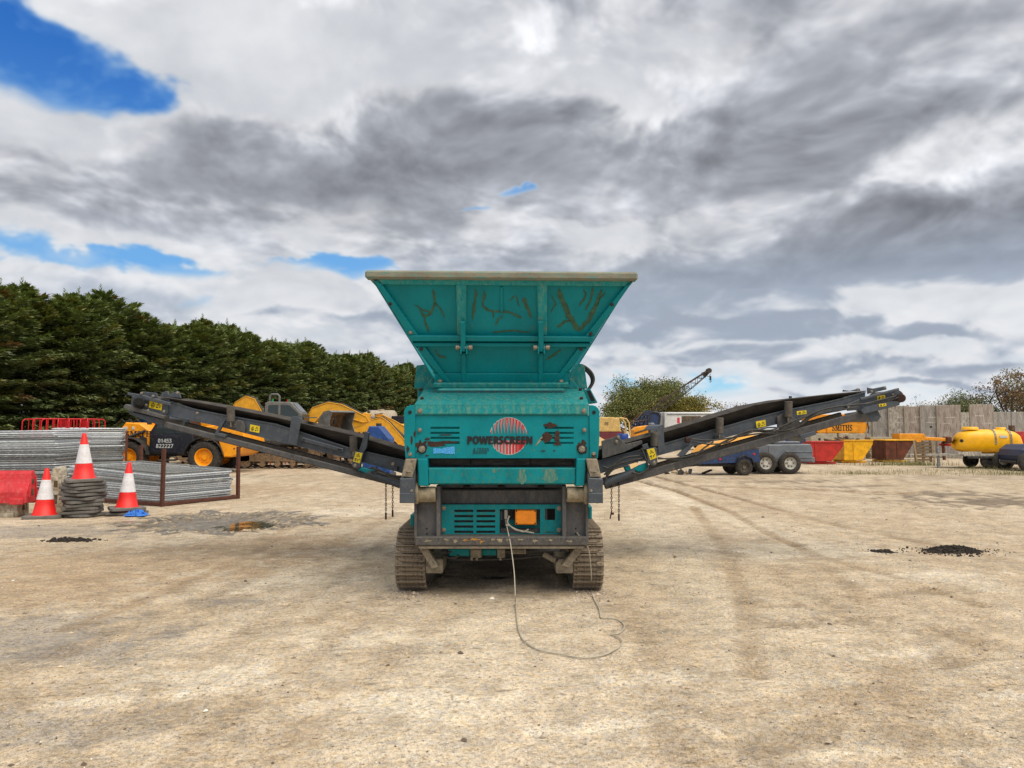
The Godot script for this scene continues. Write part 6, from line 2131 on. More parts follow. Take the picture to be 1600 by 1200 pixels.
func digger_bucket(t: Node3D, p: Vector3, roll: float, w: float) -> void:
	var steel := worn("bucket_steel", Color(0.42, 0.45, 0.47), {"rough": 0.6, "metal": 0.3, "amount": 0.3, "vary": 0.2, "chip": Color(0.40, 0.30, 0.22), "chipped": 0.2})
	var inner := worn("bucket_rust", Color(0.58, 0.49, 0.37), {"rough": 0.85, "vary": 0.25, "amount": 0.4, "dust": Color(0.33, 0.22, 0.14)})
	var bk := part("bucket", t)
	bk.position = p + Vector3(-1.15 if roll == 0.0 else 0.0, 0, 0)
	bk.rotation = Vector3(roll, -0.75 if roll == 0.0 else 0.0, 0)
	if roll == 0.0: bk.scale = Vector3(1.0, 1.15, 1.15)
	# curved shell across x: opening towards +z
	var prof := [[0.50, -0.52], [0.05, -0.60], [-0.32, -0.50], [-0.55, -0.22], [-0.60, 0.10], [-0.48, 0.38], [-0.22, 0.56], [0.10, 0.60], [0.30, 0.54]]
	var la := []
	var lb := []
	var li := []
	var lj := []
	for q in prof:
		la.append(Vector3(-w * 0.5, q[1], q[0])); lb.append(Vector3(w * 0.5, q[1], q[0]))
		li.append(Vector3(-w * 0.49, q[1] * 0.96, q[0] * 0.96 + 0.012)); lj.append(Vector3(w * 0.49, q[1] * 0.96, q[0] * 0.96 + 0.012))
	obj("shell", MB.new().sheet(la, lb, Vector3(0, 0, 0.006)), steel, bk)
	obj("lining", MB.new().sheet(li, lj, Vector3(0, 0, 0.003)), inner, bk)
	for sx in [-0.5, 0.5]:
		var out := []
		for q in prof: out.append(Vector3(sx * w, q[1], q[0]))
		out.append(Vector3(sx * w, 0.1, 0.12))
		obj("side_plate", MB.new().prism(out, Vector3(-signf(sx) * 0.03, 0, 0), 0.004), steel, bk)
	for k in 5:
		obj("tooth", MB.new().box(la[0] + Vector3(w * (0.08 + 0.21 * k), 0, 0.06), Vector3(0.1, 0.06, 0.2), 0.015), steel, bk)
	for sx in [-0.14, 0.14]:
		obj("ear", MB.new().box(Vector3(sx, 0.35, -0.58), Vector3(0.05, 0.5, 0.3), 0.02), steel, bk)

func build_left_plant() -> void:
	var amber := worn("plant_yellow", Color(0.94, 0.61, 0.03), {"rough": 0.45, "amount": 0.18, "vary": 0.07, "dust": Color(0.72, 0.55, 0.25), "chip": Color(0.40, 0.28, 0.15), "chipped": 0.1})
	var yellow := worn("digger_yellow", Color(0.87, 0.63, 0.12), {"rough": 0.5, "amount": 0.22, "vary": 0.08, "dust": Color(0.66, 0.52, 0.27), "chip": Color(0.35, 0.27, 0.18), "chipped": 0.12})
	var cab_grey := worn("cab_grey", Color(0.36, 0.38, 0.39), {"rough": 0.5, "amount": 0.3, "vary": 0.1})
	var navy := worn("cab_navy", Color(0.09, 0.105, 0.15), {"rough": 0.4, "amount": 0.15, "vary": 0.12})
	var tyre := worn("tyre_rubber", Color(0.17, 0.165, 0.16), {"rough": 0.9, "vary": 0.2, "amount": 0.35, "dust": Color(0.34, 0.30, 0.26)})
	var dark := worn("plant_dark", Color(0.15, 0.155, 0.165), {"rough": 0.6, "amount": 0.25, "vary": 0.15})
	var blue := worn("container_blue", Color(0.05, 0.24, 0.50), {"rough": 0.5, "amount": 0.2, "vary": 0.12, "dust": Color(0.35, 0.40, 0.52)})
	telehandler(amber, navy, tyre, dark)
	# excavators side-on, facing the machine
	var side := PI / 2
	var b := spot(447, 668, 33.5)
	excavator("yellow excavator with grey cab and big raised bucket on muddy tracks", Vector3(b.x, 0, b.z), side,
		[[0.75, 1.5], [0.9, 2.05], [1.2, 2.62], [1.9, 2.86], [2.5, 2.76], [3.6, 2.22], [3.7, 2.02], [3.45, 1.98], [2.3, 2.32], [1.6, 2.3], [1.1, 1.75]],
		[[3.75, 2.35], [3.5, 2.42], [2.75, 1.9], [2.45, 1.65], [2.5, 1.5], [3.65, 1.95]],
		[2.60, 1.78, 0.0, 1.2], yellow, cab_grey, "", true)
	var a := spot(352, 668, 37.5)
	excavator("yellow excavator whose bent boom shows behind the conveyor's belt, beyond the telehandler", Vector3(a.x, 0, a.z), side,
		[[0.45, 1.5], [0.2, 2.3], [0.55, 3.0], [1.05, 3.3], [1.5, 3.15], [2.15, 2.0], [2.3, 1.6], [2.05, 1.5], [1.35, 2.45], [0.95, 2.65], [0.8, 1.5]],
		[[2.2, 1.9], [2.4, 1.75], [2.3, 0.9], [2.05, 0.5], [1.95, 0.6], [2.0, 1.6]],
		[2.1, 0.62, 1.3, 1.0], yellow, dark, "", false)
	var c := spot(536, 668, 38.0)
	excavator("yellow excavator with lettered boom reaching down towards the teal machine", Vector3(c.x, 0, c.z), side,
		[[0.55, 1.45], [0.35, 1.95], [0.9, 2.35], [1.5, 2.15], [2.0, 2.25], [2.4, 1.95], [3.1, 1.15], [3.2, 0.8], [2.9, 0.85], [2.2, 1.5], [1.7, 1.55], [0.9, 1.4]],
		[], [], yellow, dark, "SMITHS", false)
	var e := spot(612, 668, 40.5)
	excavator("yellow excavator farthest from the telehandler, its boom beside the hopper panel", Vector3(e.x, 0, e.z), side,
		[[0.3, 1.45], [-0.7, 2.1], [-0.9, 2.4], [-0.5, 2.45], [0.2, 2.1], [0.9, 1.7], [0.9, 1.35]],
		[], [], yellow, dark, "", false)
	# blue steel things between them
	var box := func(label: String, px0: float, px1: float, py0: float, d: float, depth: float, m: Material) -> void:
		var q0 := spot(px0, py0, d)
		var q1 := spot(px1, py0, d)
		var t := thing("steel_container", label, "container", Vector3((q0.x + q1.x) * 0.5, 0, -d - depth * 0.5), "blue steel boxes in the yard")
		var w := q1.x - q0.x
		var h := q0.y
		obj("shell", MB.new().box(Vector3(0, h * 0.5 + 0.04, 0), Vector3(w, h - 0.08, depth), 0.03), m, t)
		var n := int(w / 0.28)
		for k in n:
			obj("corrugation", MB.new().box(Vector3(-w * 0.5 + (k + 0.5) * w / n, h * 0.5, depth * 0.5 + 0.008), Vector3(w / n * 0.5, h - 0.3, 0.03), 0.012), m, t)
		for sx in [-0.5, 0.5]:
			obj("corner_post", MB.new().box(Vector3(sx * (w - 0.09), h * 0.5, depth * 0.5 + 0.012), Vector3(0.1, h, 0.05), 0.01), m, t)
		obj("roof_rail", MB.new().box(Vector3(0, h - 0.05, depth * 0.5 + 0.012), Vector3(w, 0.1, 0.05), 0.01), m, t)
	box.call("blue corrugated container behind the telehandler's front end", 198, 236, 651, 42.0, 2.4, blue)
	box.call("blue container glimpsed beneath the middle excavator's boom", 497, 520, 653, 44.0, 2.4, blue)
	box.call("dark navy container next to the hopper panel", 612, 680, 650, 47.0, 2.4, navy)
	# blue tank with fittings in front of the far excavators
	var tk := thing("fuel_tank", "battered blue fuel tank seen over the conveyor close to the machine", "tank", Vector3(spot(592, 668, 27).x, 0, -27))
	obj("shell", MB.new().prism([Vector3(-0.48, 0.15, 0.5), Vector3(0.48, 0.15, 0.5), Vector3(0.48, 1.35, 0.5), Vector3(0.1, 1.8, 0.5), Vector3(-0.25, 1.8, 0.5), Vector3(-0.48, 1.3, 0.5)], Vector3(0, 0, -1.0), 0.04), blue, tk)
	for k in 3: obj("rib", MB.new().box(Vector3(-0.3 + k * 0.3, 0.85, 0.51), Vector3(0.06, 1.1, 0.05), 0.01), blue, tk)
	obj("base", MB.new().box(Vector3(0, 0.075, 0), Vector3(1.1, 0.15, 1.1), 0.02), dark, tk)
	obj("filler_cap", MB.new().rod(Vector3(0, 1.8, 0), Vector3(0, 1.9, 0), 0.1, 12), dark, tk)
	var pale := worn("white_rusty", Color(0.66, 0.64, 0.58), {"rough": 0.6, "amount": 0.35, "dust": Color(0.50, 0.35, 0.22), "vary": 0.12})
	var wt := thing("water_tank", "off white tank with rust streaks in front of the hedge", "tank", Vector3(spot(595, 668, 48).x, 0, -48))
	obj("shell", MB.new().lathe([[0.0, -1.0], [0.55, -0.98], [0.68, -0.85], [0.7, -0.7], [0.7, 0.7], [0.68, 0.85], [0.55, 0.98], [0.0, 1.0]], 24, Basis(Vector3(0, 0, 1), PI / 2), Vector3(0, 2.15, 0)), pale, wt)
	for k in [-0.6, 0.6]:
		obj("cradle", MB.new().box(Vector3(k, 0.75, 0), Vector3(0.2, 1.5, 1.2), 0.02), dark, wt)
	obj("hatch", MB.new().rod(Vector3(0, 2.83, 0), Vector3(0, 2.92, 0), 0.22, 16), pale, wt)
	# orange tube frame under the conveyor
	var of := thing("tube_rack", "low orange red tubular rack standing behind the muddy excavator tracks", "rack", Vector3(spot(432, 668, 36.2).x, 0, -36.2))
	var op := worn("frame_orange", Color(0.85, 0.27, 0.08), {"rough": 0.5, "amount": 0.2})
	for z in [-0.5, 0.5]:
		obj("rail", MB.new().rod(Vector3(-0.8, 1.15, z), Vector3(0.65, 1.12, z), 0.035, 10), op, of)
		for x in [-0.75, -0.1, 0.6]:
			obj("post", MB.new().rod(Vector3(x, 0.0, z), Vector3(x, 1.15, z), 0.03, 10), op, of)
	for x in [-0.75, 0.6]:
		obj("crossbar", MB.new().rod(Vector3(x, 1.12, -0.5), Vector3(x, 1.12, 0.5), 0.03, 10), op, of)

func telehandler(amber: Material, navy: Material, tyre: Material, dark: Material) -> void:
	# drives along local -x in the picture: built with its length on z, then turned
	var d := 30.0
	var q := spot(292, 668, d)
	var t := thing("telehandler", "amber telehandler with black cab door lettered 01453 822227", "telehandler", Vector3(q.x, 0, -d))
	t.rotation.y = -PI / 2
	# local z: front towards +z (seen at the picture's left), local x: +x towards the camera side
	var glass := plain("cab_glass", Color(0.16, 0.20, 0.21), 0.06)
	for z in [1.75, -1.15]:
		for sx in [-0.95, 0.95]: wheel_parts(t, Vector3(sx, 0.62, z), 0.62, 0.46, tyre, amber, 14)
	obj("chassis", MB.new().box(Vector3(0, 0.85, 0.2), Vector3(1.1, 0.4, 4.6), 0.05), dark, t)
	var fr := part("front_body", t)
	obj("nose", MB.new().prism([Vector3(0.75, 0.75, 2.5), Vector3(0.75, 0.8, 1.1), Vector3(0.75, 1.62, 1.1), Vector3(0.75, 1.9, 1.5), Vector3(0.75, 1.95, 2.05), Vector3(0.75, 1.3, 2.55)], Vector3(-1.5, 0, 0), 0.03), amber, fr)
	for sx in [-0.95, 0.95]:
		for z in [1.75, -1.15]:
			var arc := []
			for k in 9:
				var a := PI * (0.05 + 0.9 * k / 8.0)
				arc.append(Vector3(sx, 0.62 + sin(a) * 0.76, z + cos(a) * 0.76))
			var la := []
			var lb := []
			for p in arc:
				la.append(p + Vector3(-0.27, 0, 0)); lb.append(p + Vector3(0.27, 0, 0))
			obj("mudguard", MB.new().sheet(la, lb, Vector3(0, -0.03, 0)), dark, fr)
	var eng := part("engine_pod", t)
	obj("casing", MB.new().prism([Vector3(1.1, 0.75, -2.5), Vector3(1.1, 0.62, -2.2), Vector3(1.1, 0.62, -1.9), Vector3(1.1, 1.45, -1.6), Vector3(1.1, 1.75, -0.9), Vector3(1.1, 1.85, -1.6), Vector3(1.1, 1.75, -2.6), Vector3(1.1, 1.1, -2.75)], Vector3(-2.2, 0, 0), 0.04), amber, eng)
	obj("vent", MB.new().box(Vector3(1.103, 1.45, -2.05), Vector3(0.01, 0.22, 0.24), 0.0), dark, eng)
	for e in [[1.25, -2.3], [0.95, -2.3], [1.0, -2.55], [1.2, -2.6]]:
		obj("bolt", MB.new().rod(Vector3(1.09, e[0], e[1]), Vector3(1.12, e[0], e[1]), 0.03, 8), dark, eng)
	var cab := part("cab", t)
	obj("shell", MB.new().prism([Vector3(0.95, 0.75, 1.05), Vector3(0.95, 0.7, -0.35), Vector3(0.95, 1.2, -0.7), Vector3(0.95, 1.55, -0.62), Vector3(0.95, 2.35, -0.45), Vector3(0.95, 2.42, 0.5), Vector3(0.95, 1.6, 1.0)], Vector3(-0.95, 0, 0), 0.04), navy, cab)
	obj("window", MB.new().prism([Vector3(0.955, 1.52, 0.9), Vector3(0.955, 1.52, 0.1), Vector3(0.955, 2.3, 0.1), Vector3(0.955, 2.32, 0.45)], Vector3(-0.01, 0, 0)), glass, cab)
	obj("window", MB.new().prism([Vector3(0.955, 1.52, 0.0), Vector3(0.955, 1.52, -0.52), Vector3(0.955, 2.26, -0.38), Vector3(0.955, 2.3, 0.0)], Vector3(-0.01, 0, 0)), glass, cab)
	obj("door", MB.new().prism([Vector3(0.965, 0.82, 0.95), Vector3(0.965, 0.78, -0.1), Vector3(0.965, 1.45, -0.2), Vector3(0.965, 1.5, 0.98)], Vector3(-0.03, 0, 0), 0.015), navy, cab)
	obj("step", MB.new().box(Vector3(0.85, 0.5, 0.35), Vector3(0.3, 0.06, 0.6), 0.02), dark, cab)
	var ink := plain("print_white", Color(0.70, 0.72, 0.72), 0.5)
	var row := 0
	for s in ["01453", "822227"]:
		var o := obj("lettering", words(s, 0.15, 0.0, false, 0.004), ink, cab, "white telephone number on the cab door")
		o.rotation.y = PI / 2
		var wd := o.mesh.get_aabb().size.x
		var want := 0.52 if row == 0 else 0.66
		o.scale = Vector3(want / wd, 1, 1)
		o.position = Vector3(0.969, 1.30 - row * 0.2 - 0.06, 0.42)
		row += 1
	for e in [[0.76, 1.72, 2.05, 0.16], [0.76, 1.72, 1.75, 0.10]]:
		obj("head_lamp", MB.new().box(Vector3(e[0], e[1], e[2]), Vector3(0.05, 0.12, e[3]), 0.015), plain("lamp_glass", Color(0.75, 0.76, 0.74), 0.2), fr)
	obj("ram", MB.new().rod(Vector3(0.82, 1.15, 2.5), Vector3(0.82, 1.62, 1.25), 0.05, 10), dark, fr)
	obj("ram_rod", MB.new().rod(Vector3(0.82, 1.0, 2.85), Vector3(0.82, 1.15, 2.5), 0.03, 8), plain("ram_chrome", Color(0.72, 0.72, 0.72), 0.2, 0.9), fr)
	obj("side_recess", MB.new().prism([Vector3(0.756, 1.0, 1.2), Vector3(0.756, 1.35, 1.2), Vector3(0.756, 1.45, 1.5), Vector3(0.756, 1.0, 1.5)], Vector3(-0.01, 0, 0)), dark, fr)
	obj("mirror", MB.new().box(Vector3(1.12, 2.0, 0.95), Vector3(0.05, 0.28, 0.18), 0.03).rod(Vector3(0.95, 2.0, 0.85), Vector3(1.12, 2.0, 0.95), 0.015, 6), dark, cab)
	obj("roof_lamp", MB.new().rod(Vector3(0.6, 2.4, 0.1), Vector3(0.6, 2.55, 0.1), 0.06, 12), plain("lens_amber", Color(0.8, 0.3, 0.05), 0.3), cab)
	obj("door_handle", MB.new().box(Vector3(0.985, 1.38, -0.02), Vector3(0.03, 0.03, 0.14), 0.01), dark, cab)
	# telescopic boom along the far side, low over the engine, sloping to the nose
	var bm := part("boom", t)
	obj("outer_section", MB.new().box(Vector3(-0.35, 1.95, -0.4), Vector3(0.42, 0.5, 4.0), 0.04, Basis(Vector3.RIGHT, 0.10)), amber, bm)
	obj("inner_section", MB.new().box(Vector3(-0.35, 1.68, 1.9), Vector3(0.32, 0.4, 1.2), 0.03, Basis(Vector3.RIGHT, 0.10)), amber, bm)
	obj("boom_head", MB.new().prism([Vector3(-0.2, 1.85, 2.3), Vector3(-0.2, 1.6, 2.75), Vector3(-0.2, 1.0, 2.9), Vector3(-0.2, 0.9, 2.6), Vector3(-0.2, 1.4, 2.3)], Vector3(-0.3, 0, 0), 0.02), amber, bm)
	var cg := part("carriage", t)
	obj("back_frame", MB.new().box(Vector3(0, 0.9, 2.95), Vector3(1.3, 0.12, 0.08), 0.01).box(Vector3(0, 1.4, 2.95), Vector3(1.3, 0.12, 0.08), 0.01).box(Vector3(-0.55, 1.15, 2.95), Vector3(0.1, 0.6, 0.08), 0.01).box(Vector3(0.55, 1.15, 2.95), Vector3(0.1, 0.6, 0.08), 0.01), amber, cg)
	for z in [1.62, 1.9, 2.2]:
		obj("hose", MB.new().tube([Vector3(0.5, 1.95, z), Vector3(0.55, 2.08, z + 0.1), Vector3(0.5, 1.9, z + 0.3), Vector3(0.5, 1.6, z + 0.45)], 0.02, 6), dark, cg)
	var nm := obj("lettering", words("SMITHS", 0.22, 0.0, true, 0.004), plain("print_navy", Color(0.07, 0.10, 0.22), 0.5), fr)
	nm.rotation.y = PI / 2
	nm.position = Vector3(0.756, 1.5, 1.45)

# ---------------------------------------------------------------- right of the machine
func skip(label: String, px0: float, px1: float, d: float, h: float, depth: float, m: Material, edge: Material, split := 0.0) -> void:
	# a tipping skip: upright back at its left, sloping front at its right, on a base frame
	var a := spot(px0, 700, d)
	var b := spot(px1, 700, d)
	var w := b.x - a.x
	var t := thing("tipping_skip", label, "skip", Vector3(a.x, 0, -d), "skips in front of the concrete blocks")
	var y0 := 0.14
	var out := [Vector3(0, y0, 0), Vector3(0, h, 0), Vector3(w, h, 0), Vector3(w, h - 0.16, 0), Vector3(w * 0.62, y0 + 0.02, 0), Vector3(w * 0.2, y0, 0)]
	for z in [0.0, -depth + 0.02]:
		var p := []
		for q in out: p.append(q + Vector3(0, 0, z))
		obj("side_plate", MB.new().prism(p, Vector3(0, 0, -0.02), 0.004), m, t)
	obj("back_plate", MB.new().box(Vector3(0.012, (h + y0) * 0.5, -depth * 0.5), Vector3(0.02, h - y0, depth - 0.05), 0.0), m, t)
	obj("floor_plate", MB.new().box(Vector3(w * 0.31, y0 + 0.02, -depth * 0.5), Vector3(w * 0.6, 0.02, depth - 0.05), 0.0), m, t)
	var l := Vector2(w * 0.38, h - 0.16 - y0).length()
	obj("sloped_plate", MB.new().box(Vector3(w * 0.81, (h - 0.16 + y0) * 0.5, -depth * 0.5), Vector3(l, 0.02, depth - 0.05), 0.0, Basis(Vector3(0, 0, 1), atan2(h - 0.16 - y0, w * 0.38))), m, t)
	for e in [[Vector3(w * 0.5, h + 0.02, 0.015), Vector3(w + 0.05, 0.06, 0.06)], [Vector3(w * 0.5, h + 0.02, -depth - 0.015), Vector3(w + 0.05, 0.06, 0.06)], [Vector3(0, h + 0.02, -depth * 0.5), Vector3(0.06, 0.06, depth - 0.04)], [Vector3(w, h + 0.02, -depth * 0.5), Vector3(0.06, 0.06, depth - 0.04)]]:
		obj("rim_bar", MB.new().box(e[0], e[1], 0.012), edge, t)
	obj("stiffener", MB.new().box(Vector3(w * (split if split > 0.0 else 0.16), (h + y0) * 0.5, 0.014), Vector3(0.06, h - y0 - 0.05, 0.03), 0.006), m, t)
	for z in [-0.18, -depth + 0.18]:
		obj("base_rail", MB.new().box(Vector3(w * 0.38, 0.07, z), Vector3(w * 0.82, 0.1, 0.14), 0.012), edge, t)
	obj("base_rail", MB.new().box(Vector3(w * 0.1, 0.07, -depth * 0.5), Vector3(0.12, 0.08, depth - 0.2), 0.012), edge, t)

func build_right_yard() -> void:
	var concrete := worn("concrete", Color(0.67, 0.655, 0.62), {"rough": 0.9, "vary": 0.14, "amount": 0.35, "dust": Color(0.45, 0.41, 0.36), "chip": Color(0.36, 0.33, 0.30), "chipped": 0.24, "scale": Vector3(0.9, 0.35, 0.9)})
	var concrete_red := worn("concrete_stained", Color(0.63, 0.605, 0.575), {"rough": 0.9, "vary": 0.18, "amount": 0.4, "dust": Color(0.55, 0.48, 0.44), "chip": Color(0.47, 0.39, 0.36), "chipped": 0.28, "scale": Vector3(1.2, 0.22, 1.2)})
	var concrete_grey := worn("concrete_grey", Color(0.60, 0.59, 0.57), {"rough": 0.9, "vary": 0.16, "amount": 0.4, "dust": Color(0.52, 0.49, 0.46), "chip": Color(0.38, 0.37, 0.35), "chipped": 0.24, "scale": Vector3(1.2, 0.22, 1.2)})
	var concrete_pale := worn("concrete_pale", Color(0.66, 0.63, 0.56), {"rough": 0.9, "vary": 0.1, "amount": 0.3, "dust": Color(0.52, 0.49, 0.43)})
	var lime := plain("lime_mark", Color(0.74, 0.72, 0.68), 0.9)
	# ---- upright wall slabs, each set a little askew so that its pale edge shows
	var tall := [[1339, 1366, 634, 0, 0], [1364, 1391, 634, 1, 0], [1389, 1416, 634, 0, 1], [1414, 1441, 635, 2, 2], [1439, 1467, 633, 1, 1], [1465, 1498, 633, 2, 3], [1516, 1550, 632, 2, 4]]
	var names := ["first tall concrete wall slab, half hidden by the conveyor's head", "tall grey concrete wall slab second from the conveyor's head", "tall reddish stained concrete wall slab behind the brown skip", "tall concrete wall slab fourth from the conveyor's head, with chalky marks", "tall grey concrete wall slab behind the yellow chassis", "tall concrete wall slab last before the low gap, scrawled with white marks", "lone tall concrete wall slab right above the yellow water bowser"]
	var k := 0
	for s in tall:
		var dd := 46.0 - k * 0.35
		var a := spot(s[0], s[2], dd)
		var b := spot(s[1], s[2], dd)
		var t := thing("wall_slab", names[k], "wall slab", Vector3((a.x + b.x) * 0.5, 0, -dd), "tall precast concrete wall slabs")
		t.rotation.y = -0.30 if k < 6 else -0.12
		var w := (b.x - a.x) * 1.0
		var h: float = a.y
		var mat: Material = [concrete, concrete_grey, concrete_red][s[3]]
		obj("slab", MB.new().box(Vector3(0, h * 0.5, 0), Vector3(w, h, 0.16), 0.015), mat, t)
		obj("edge_strip", MB.new().box(Vector3(-w * 0.5 - 0.004, h * 0.5, 0.0), Vector3(0.03, h - 0.02, 0.172), 0.006), concrete_pale, t)
		obj("foot", MB.new().box(Vector3(0, 0.1, 0.6), Vector3(w, 0.2, 1.2), 0.02), concrete, t)
		var r := RandomNumberGenerator.new()
		r.seed = k + 3
		if k > 1:
			for e in 2:
				var y := h * (0.78 - 0.10 * e) + r.randf_range(-0.1, 0.05)
				var p := []
				var x0 := r.randf_range(-0.35, 0.0) * w
				for q in 9:
					p.append(Vector3(x0 + q * w * 0.05, y + r.randf_range(0.0, 0.025), 0.0825))
				for q in 9:
					p.append(Vector3(x0 + (8 - q) * w * 0.05, y - r.randf_range(0.01, 0.05), 0.0825))
				obj("chalky_mark", MB.new().prism(p, Vector3(0, 0, -0.001)), lime, t)
		if k == 4:
			obj("lifting_hole", MB.new().rod(Vector3(0, h * 0.58, 0.081), Vector3(0, h * 0.58, 0.086), 0.06, 10), plain("soot_black", Color(0.045, 0.045, 0.05), 0.8), t)
		k += 1
	k = 0
	for s in [[1496, 1520, 644.5], [1549, 1578, 643.5], [1578.5, 1607, 643.5], [1607.5, 1636, 643.5]]:
		var dd := 47.0
		var a := spot(s[0], s[2], dd)
		var b := spot(s[1], s[2], dd)
		var t := thing("wall_slab", ["lower concrete wall slab filling the gap between two tall ones", "low grey concrete wall slab directly behind the bowser's tank", "low grey concrete wall slab in front of the russet tree", "low grey concrete wall slab at the picture's edge"][k], "wall slab", Vector3((a.x + b.x) * 0.5, 0, -dd), "low precast concrete wall slabs")
		obj("slab", MB.new().box(Vector3(0, a.y * 0.5, 0), Vector3(b.x - a.x, a.y, 0.16), 0.015), concrete if k == 0 else concrete_grey, t)
		obj("foot", MB.new().box(Vector3(0, 0.1, 0.6), Vector3(b.x - a.x - 0.02, 0.2, 1.2), 0.02), concrete, t)
		k += 1
	# ---- stacked concrete blocks
	k = 0
	for s in [[1262, 1306, 0], [1307, 1352.5, 0], [1266, 1309, 1], [1310, 1351.5, 1]]:
		var a := spot(s[0], 668, 41)
		var b := spot(s[1], 668, 41)
		var w := b.x - a.x
		var t := thing("concrete_block", ["lower pale concrete block behind the red skip", "lower pale concrete block behind the yellow skip", "upper pale concrete block with a lifting hole, above the red skip", "upper pale concrete block with broken top, above the yellow skip"][k], "concrete block", Vector3((a.x + b.x) * 0.5, 0.715 * s[2], -41.4), "interlocking concrete blocks")
		obj("block", MB.new().box(Vector3(0, 0.357, 0), Vector3(w - 0.02, 0.71, 0.75), 0.035), concrete_pale, t)
		if s[2] == 1:
			if k == 2: obj("lifting_hole", MB.new().rod(Vector3(-0.25, 0.40, 0.373), Vector3(-0.25, 0.40, 0.379), 0.07, 12), plain("soot_black", Color(0.045, 0.045, 0.05), 0.8), t)
			else: obj("stud", MB.new().box(Vector3(0.2, 0.75, 0), Vector3(0.3, 0.08, 0.3), 0.03), concrete_pale, t)
		k += 1
	# ---- skips
	var red := worn("skip_red", Color(0.70, 0.14, 0.10), {"rough": 0.55, "amount": 0.2, "vary": 0.12, "dust": Color(0.55, 0.25, 0.2), "chip": Color(0.28, 0.13, 0.10), "chipped": 0.14})
	var yel := worn("skip_yellow", Color(0.90, 0.67, 0.02), {"rough": 0.5, "amount": 0.16, "vary": 0.1, "dust": Color(0.66, 0.50, 0.15), "chip": Color(0.42, 0.30, 0.10), "chipped": 0.15})
	var brn := worn("skip_rust", Color(0.37, 0.20, 0.13), {"rough": 0.85, "amount": 0.3, "vary": 0.25, "dust": Color(0.28, 0.14, 0.09), "chip": Color(0.48, 0.33, 0.12), "chipped": 0.12, "scale": Vector3(1, 0.5, 1)})
	var ora := worn("skip_orange", Color(0.90, 0.59, 0.07), {"rough": 0.5, "amount": 0.2, "vary": 0.1, "dust": Color(0.70, 0.48, 0.2), "chip": Color(0.40, 0.26, 0.12), "chipped": 0.15})
	skip("red tipping skip beside the grey twin wheeled trailer", 1267, 1318, 36.0, 1.04, 1.4, red, red, 0.14)
	skip("bright yellow tipping skip between the red and the rusty one", 1319, 1364, 37.2, 1.10, 1.4, yel, yel, 0.33)
	skip("rusty brown tipping skip with a yellow foot", 1384, 1427, 37.8, 1.10, 1.5, brn, yel, 0.42)
	# scrap on the skips
	var scrap := worn("scrap_rust", Color(0.30, 0.20, 0.15), {"rough": 0.9, "vary": 0.3, "amount": 0.4})
	var hp := thing("scrap_heap", "rusty scrap heaped in the yellow skip against the concrete block", "scrap", spot(1318, 691, 38.0))
	var r := RandomNumberGenerator.new()
	r.seed = 77
	for q in 24:
		obj("scrap_piece", MB.new().box(Vector3(r.randfn() * 0.34, 0.08 + 0.22 * r.randf() * r.randf(), r.randfn() * 0.22), Vector3(r.randf_range(0.1, 0.5), r.randf_range(0.03, 0.1), r.randf_range(0.05, 0.2)), 0.008, Basis.from_euler(Vector3(r.randf(), r.randf() * 6, r.randfn() * 0.5))), scrap, hp)
	# ---- the lettered skip on the blocks
	var a := spot(1266, 679, 41.4)
	var sk := thing("lettered_skip", "amber chain skip with dark lettering resting on the concrete blocks", "skip", Vector3(a.x, 1.43, -41.05))
	var w := spot(1350, 679, 41.4).x - a.x
	for z in [0.0, -1.5]:
		obj("side_plate", MB.new().prism([Vector3(0.3, 0.03, z), Vector3(-0.12, 0.35, z), Vector3(0.05, 0.74, z), Vector3(w - 0.12, 0.66, z), Vector3(w + 0.08, 0.42, z), Vector3(w - 0.08, 0.03, z)], Vector3(0, 0, -0.03), 0.006), ora, sk)
	obj("end_plate", MB.new().sheet([Vector3(0.05, 0.74, 0), Vector3(-0.12, 0.35, 0), Vector3(0.3, 0.03, 0)], [Vector3(0.05, 0.74, -1.5), Vector3(-0.12, 0.35, -1.5), Vector3(0.3, 0.03, -1.5)], Vector3(0.02, 0, 0)), ora, sk)
	obj("end_plate", MB.new().sheet([Vector3(w - 0.08, 0.03, 0), Vector3(w + 0.08, 0.42, 0), Vector3(w - 0.12, 0.66, 0)], [Vector3(w - 0.08, 0.03, -1.5), Vector3(w + 0.08, 0.42, -1.5), Vector3(w - 0.12, 0.66, -1.5)], Vector3(-0.02, 0, 0)), ora, sk)
	obj("floor_plate", MB.new().box(Vector3(w * 0.53, 0.03, -0.75), Vector3(w - 0.4, 0.03, 1.5), 0.0), ora, sk)
	obj("rim", MB.new().prism([Vector3(0.05, 0.78, 0.04), Vector3(w - 0.1, 0.69, 0.04), Vector3(w - 0.1, 0.62, 0.04), Vector3(0.05, 0.70, 0.04)], Vector3(0, 0, -0.08), 0.01), ora, sk)
	obj("stiffener", MB.new().box(Vector3(w * 0.27, 0.36, 0.02), Vector3(0.07, 0.64, 0.04), 0.006), ora, sk)
	obj("chain", MB.new().tube([Vector3(w + 0.02, 0.62, 0.05), Vector3(w + 0.06, 0.3, 0.06), Vector3(w + 0.04, 0.0, 0.05)], 0.025, 5), plain("soot_black", Color(0.045, 0.045, 0.05), 0.8), sk)
	var nm := obj("lettering", words("SMITHS", 0.36, 0.0, true, 0.006), plain("print_dark", Color(0.16, 0.13, 0.10), 0.6), sk, "dark serif lettering")
	fit_text(nm, Vector3(w * 0.36, 0.14, 0.006), Vector3(w * 0.73, 0.47, 0.006))
	var s2 := thing("chain_skip", "second amber skip stacked behind the lettered one, holding a concrete plate", "skip", Vector3(spot(1262, 668, 44).x, 1.43, -43.6))
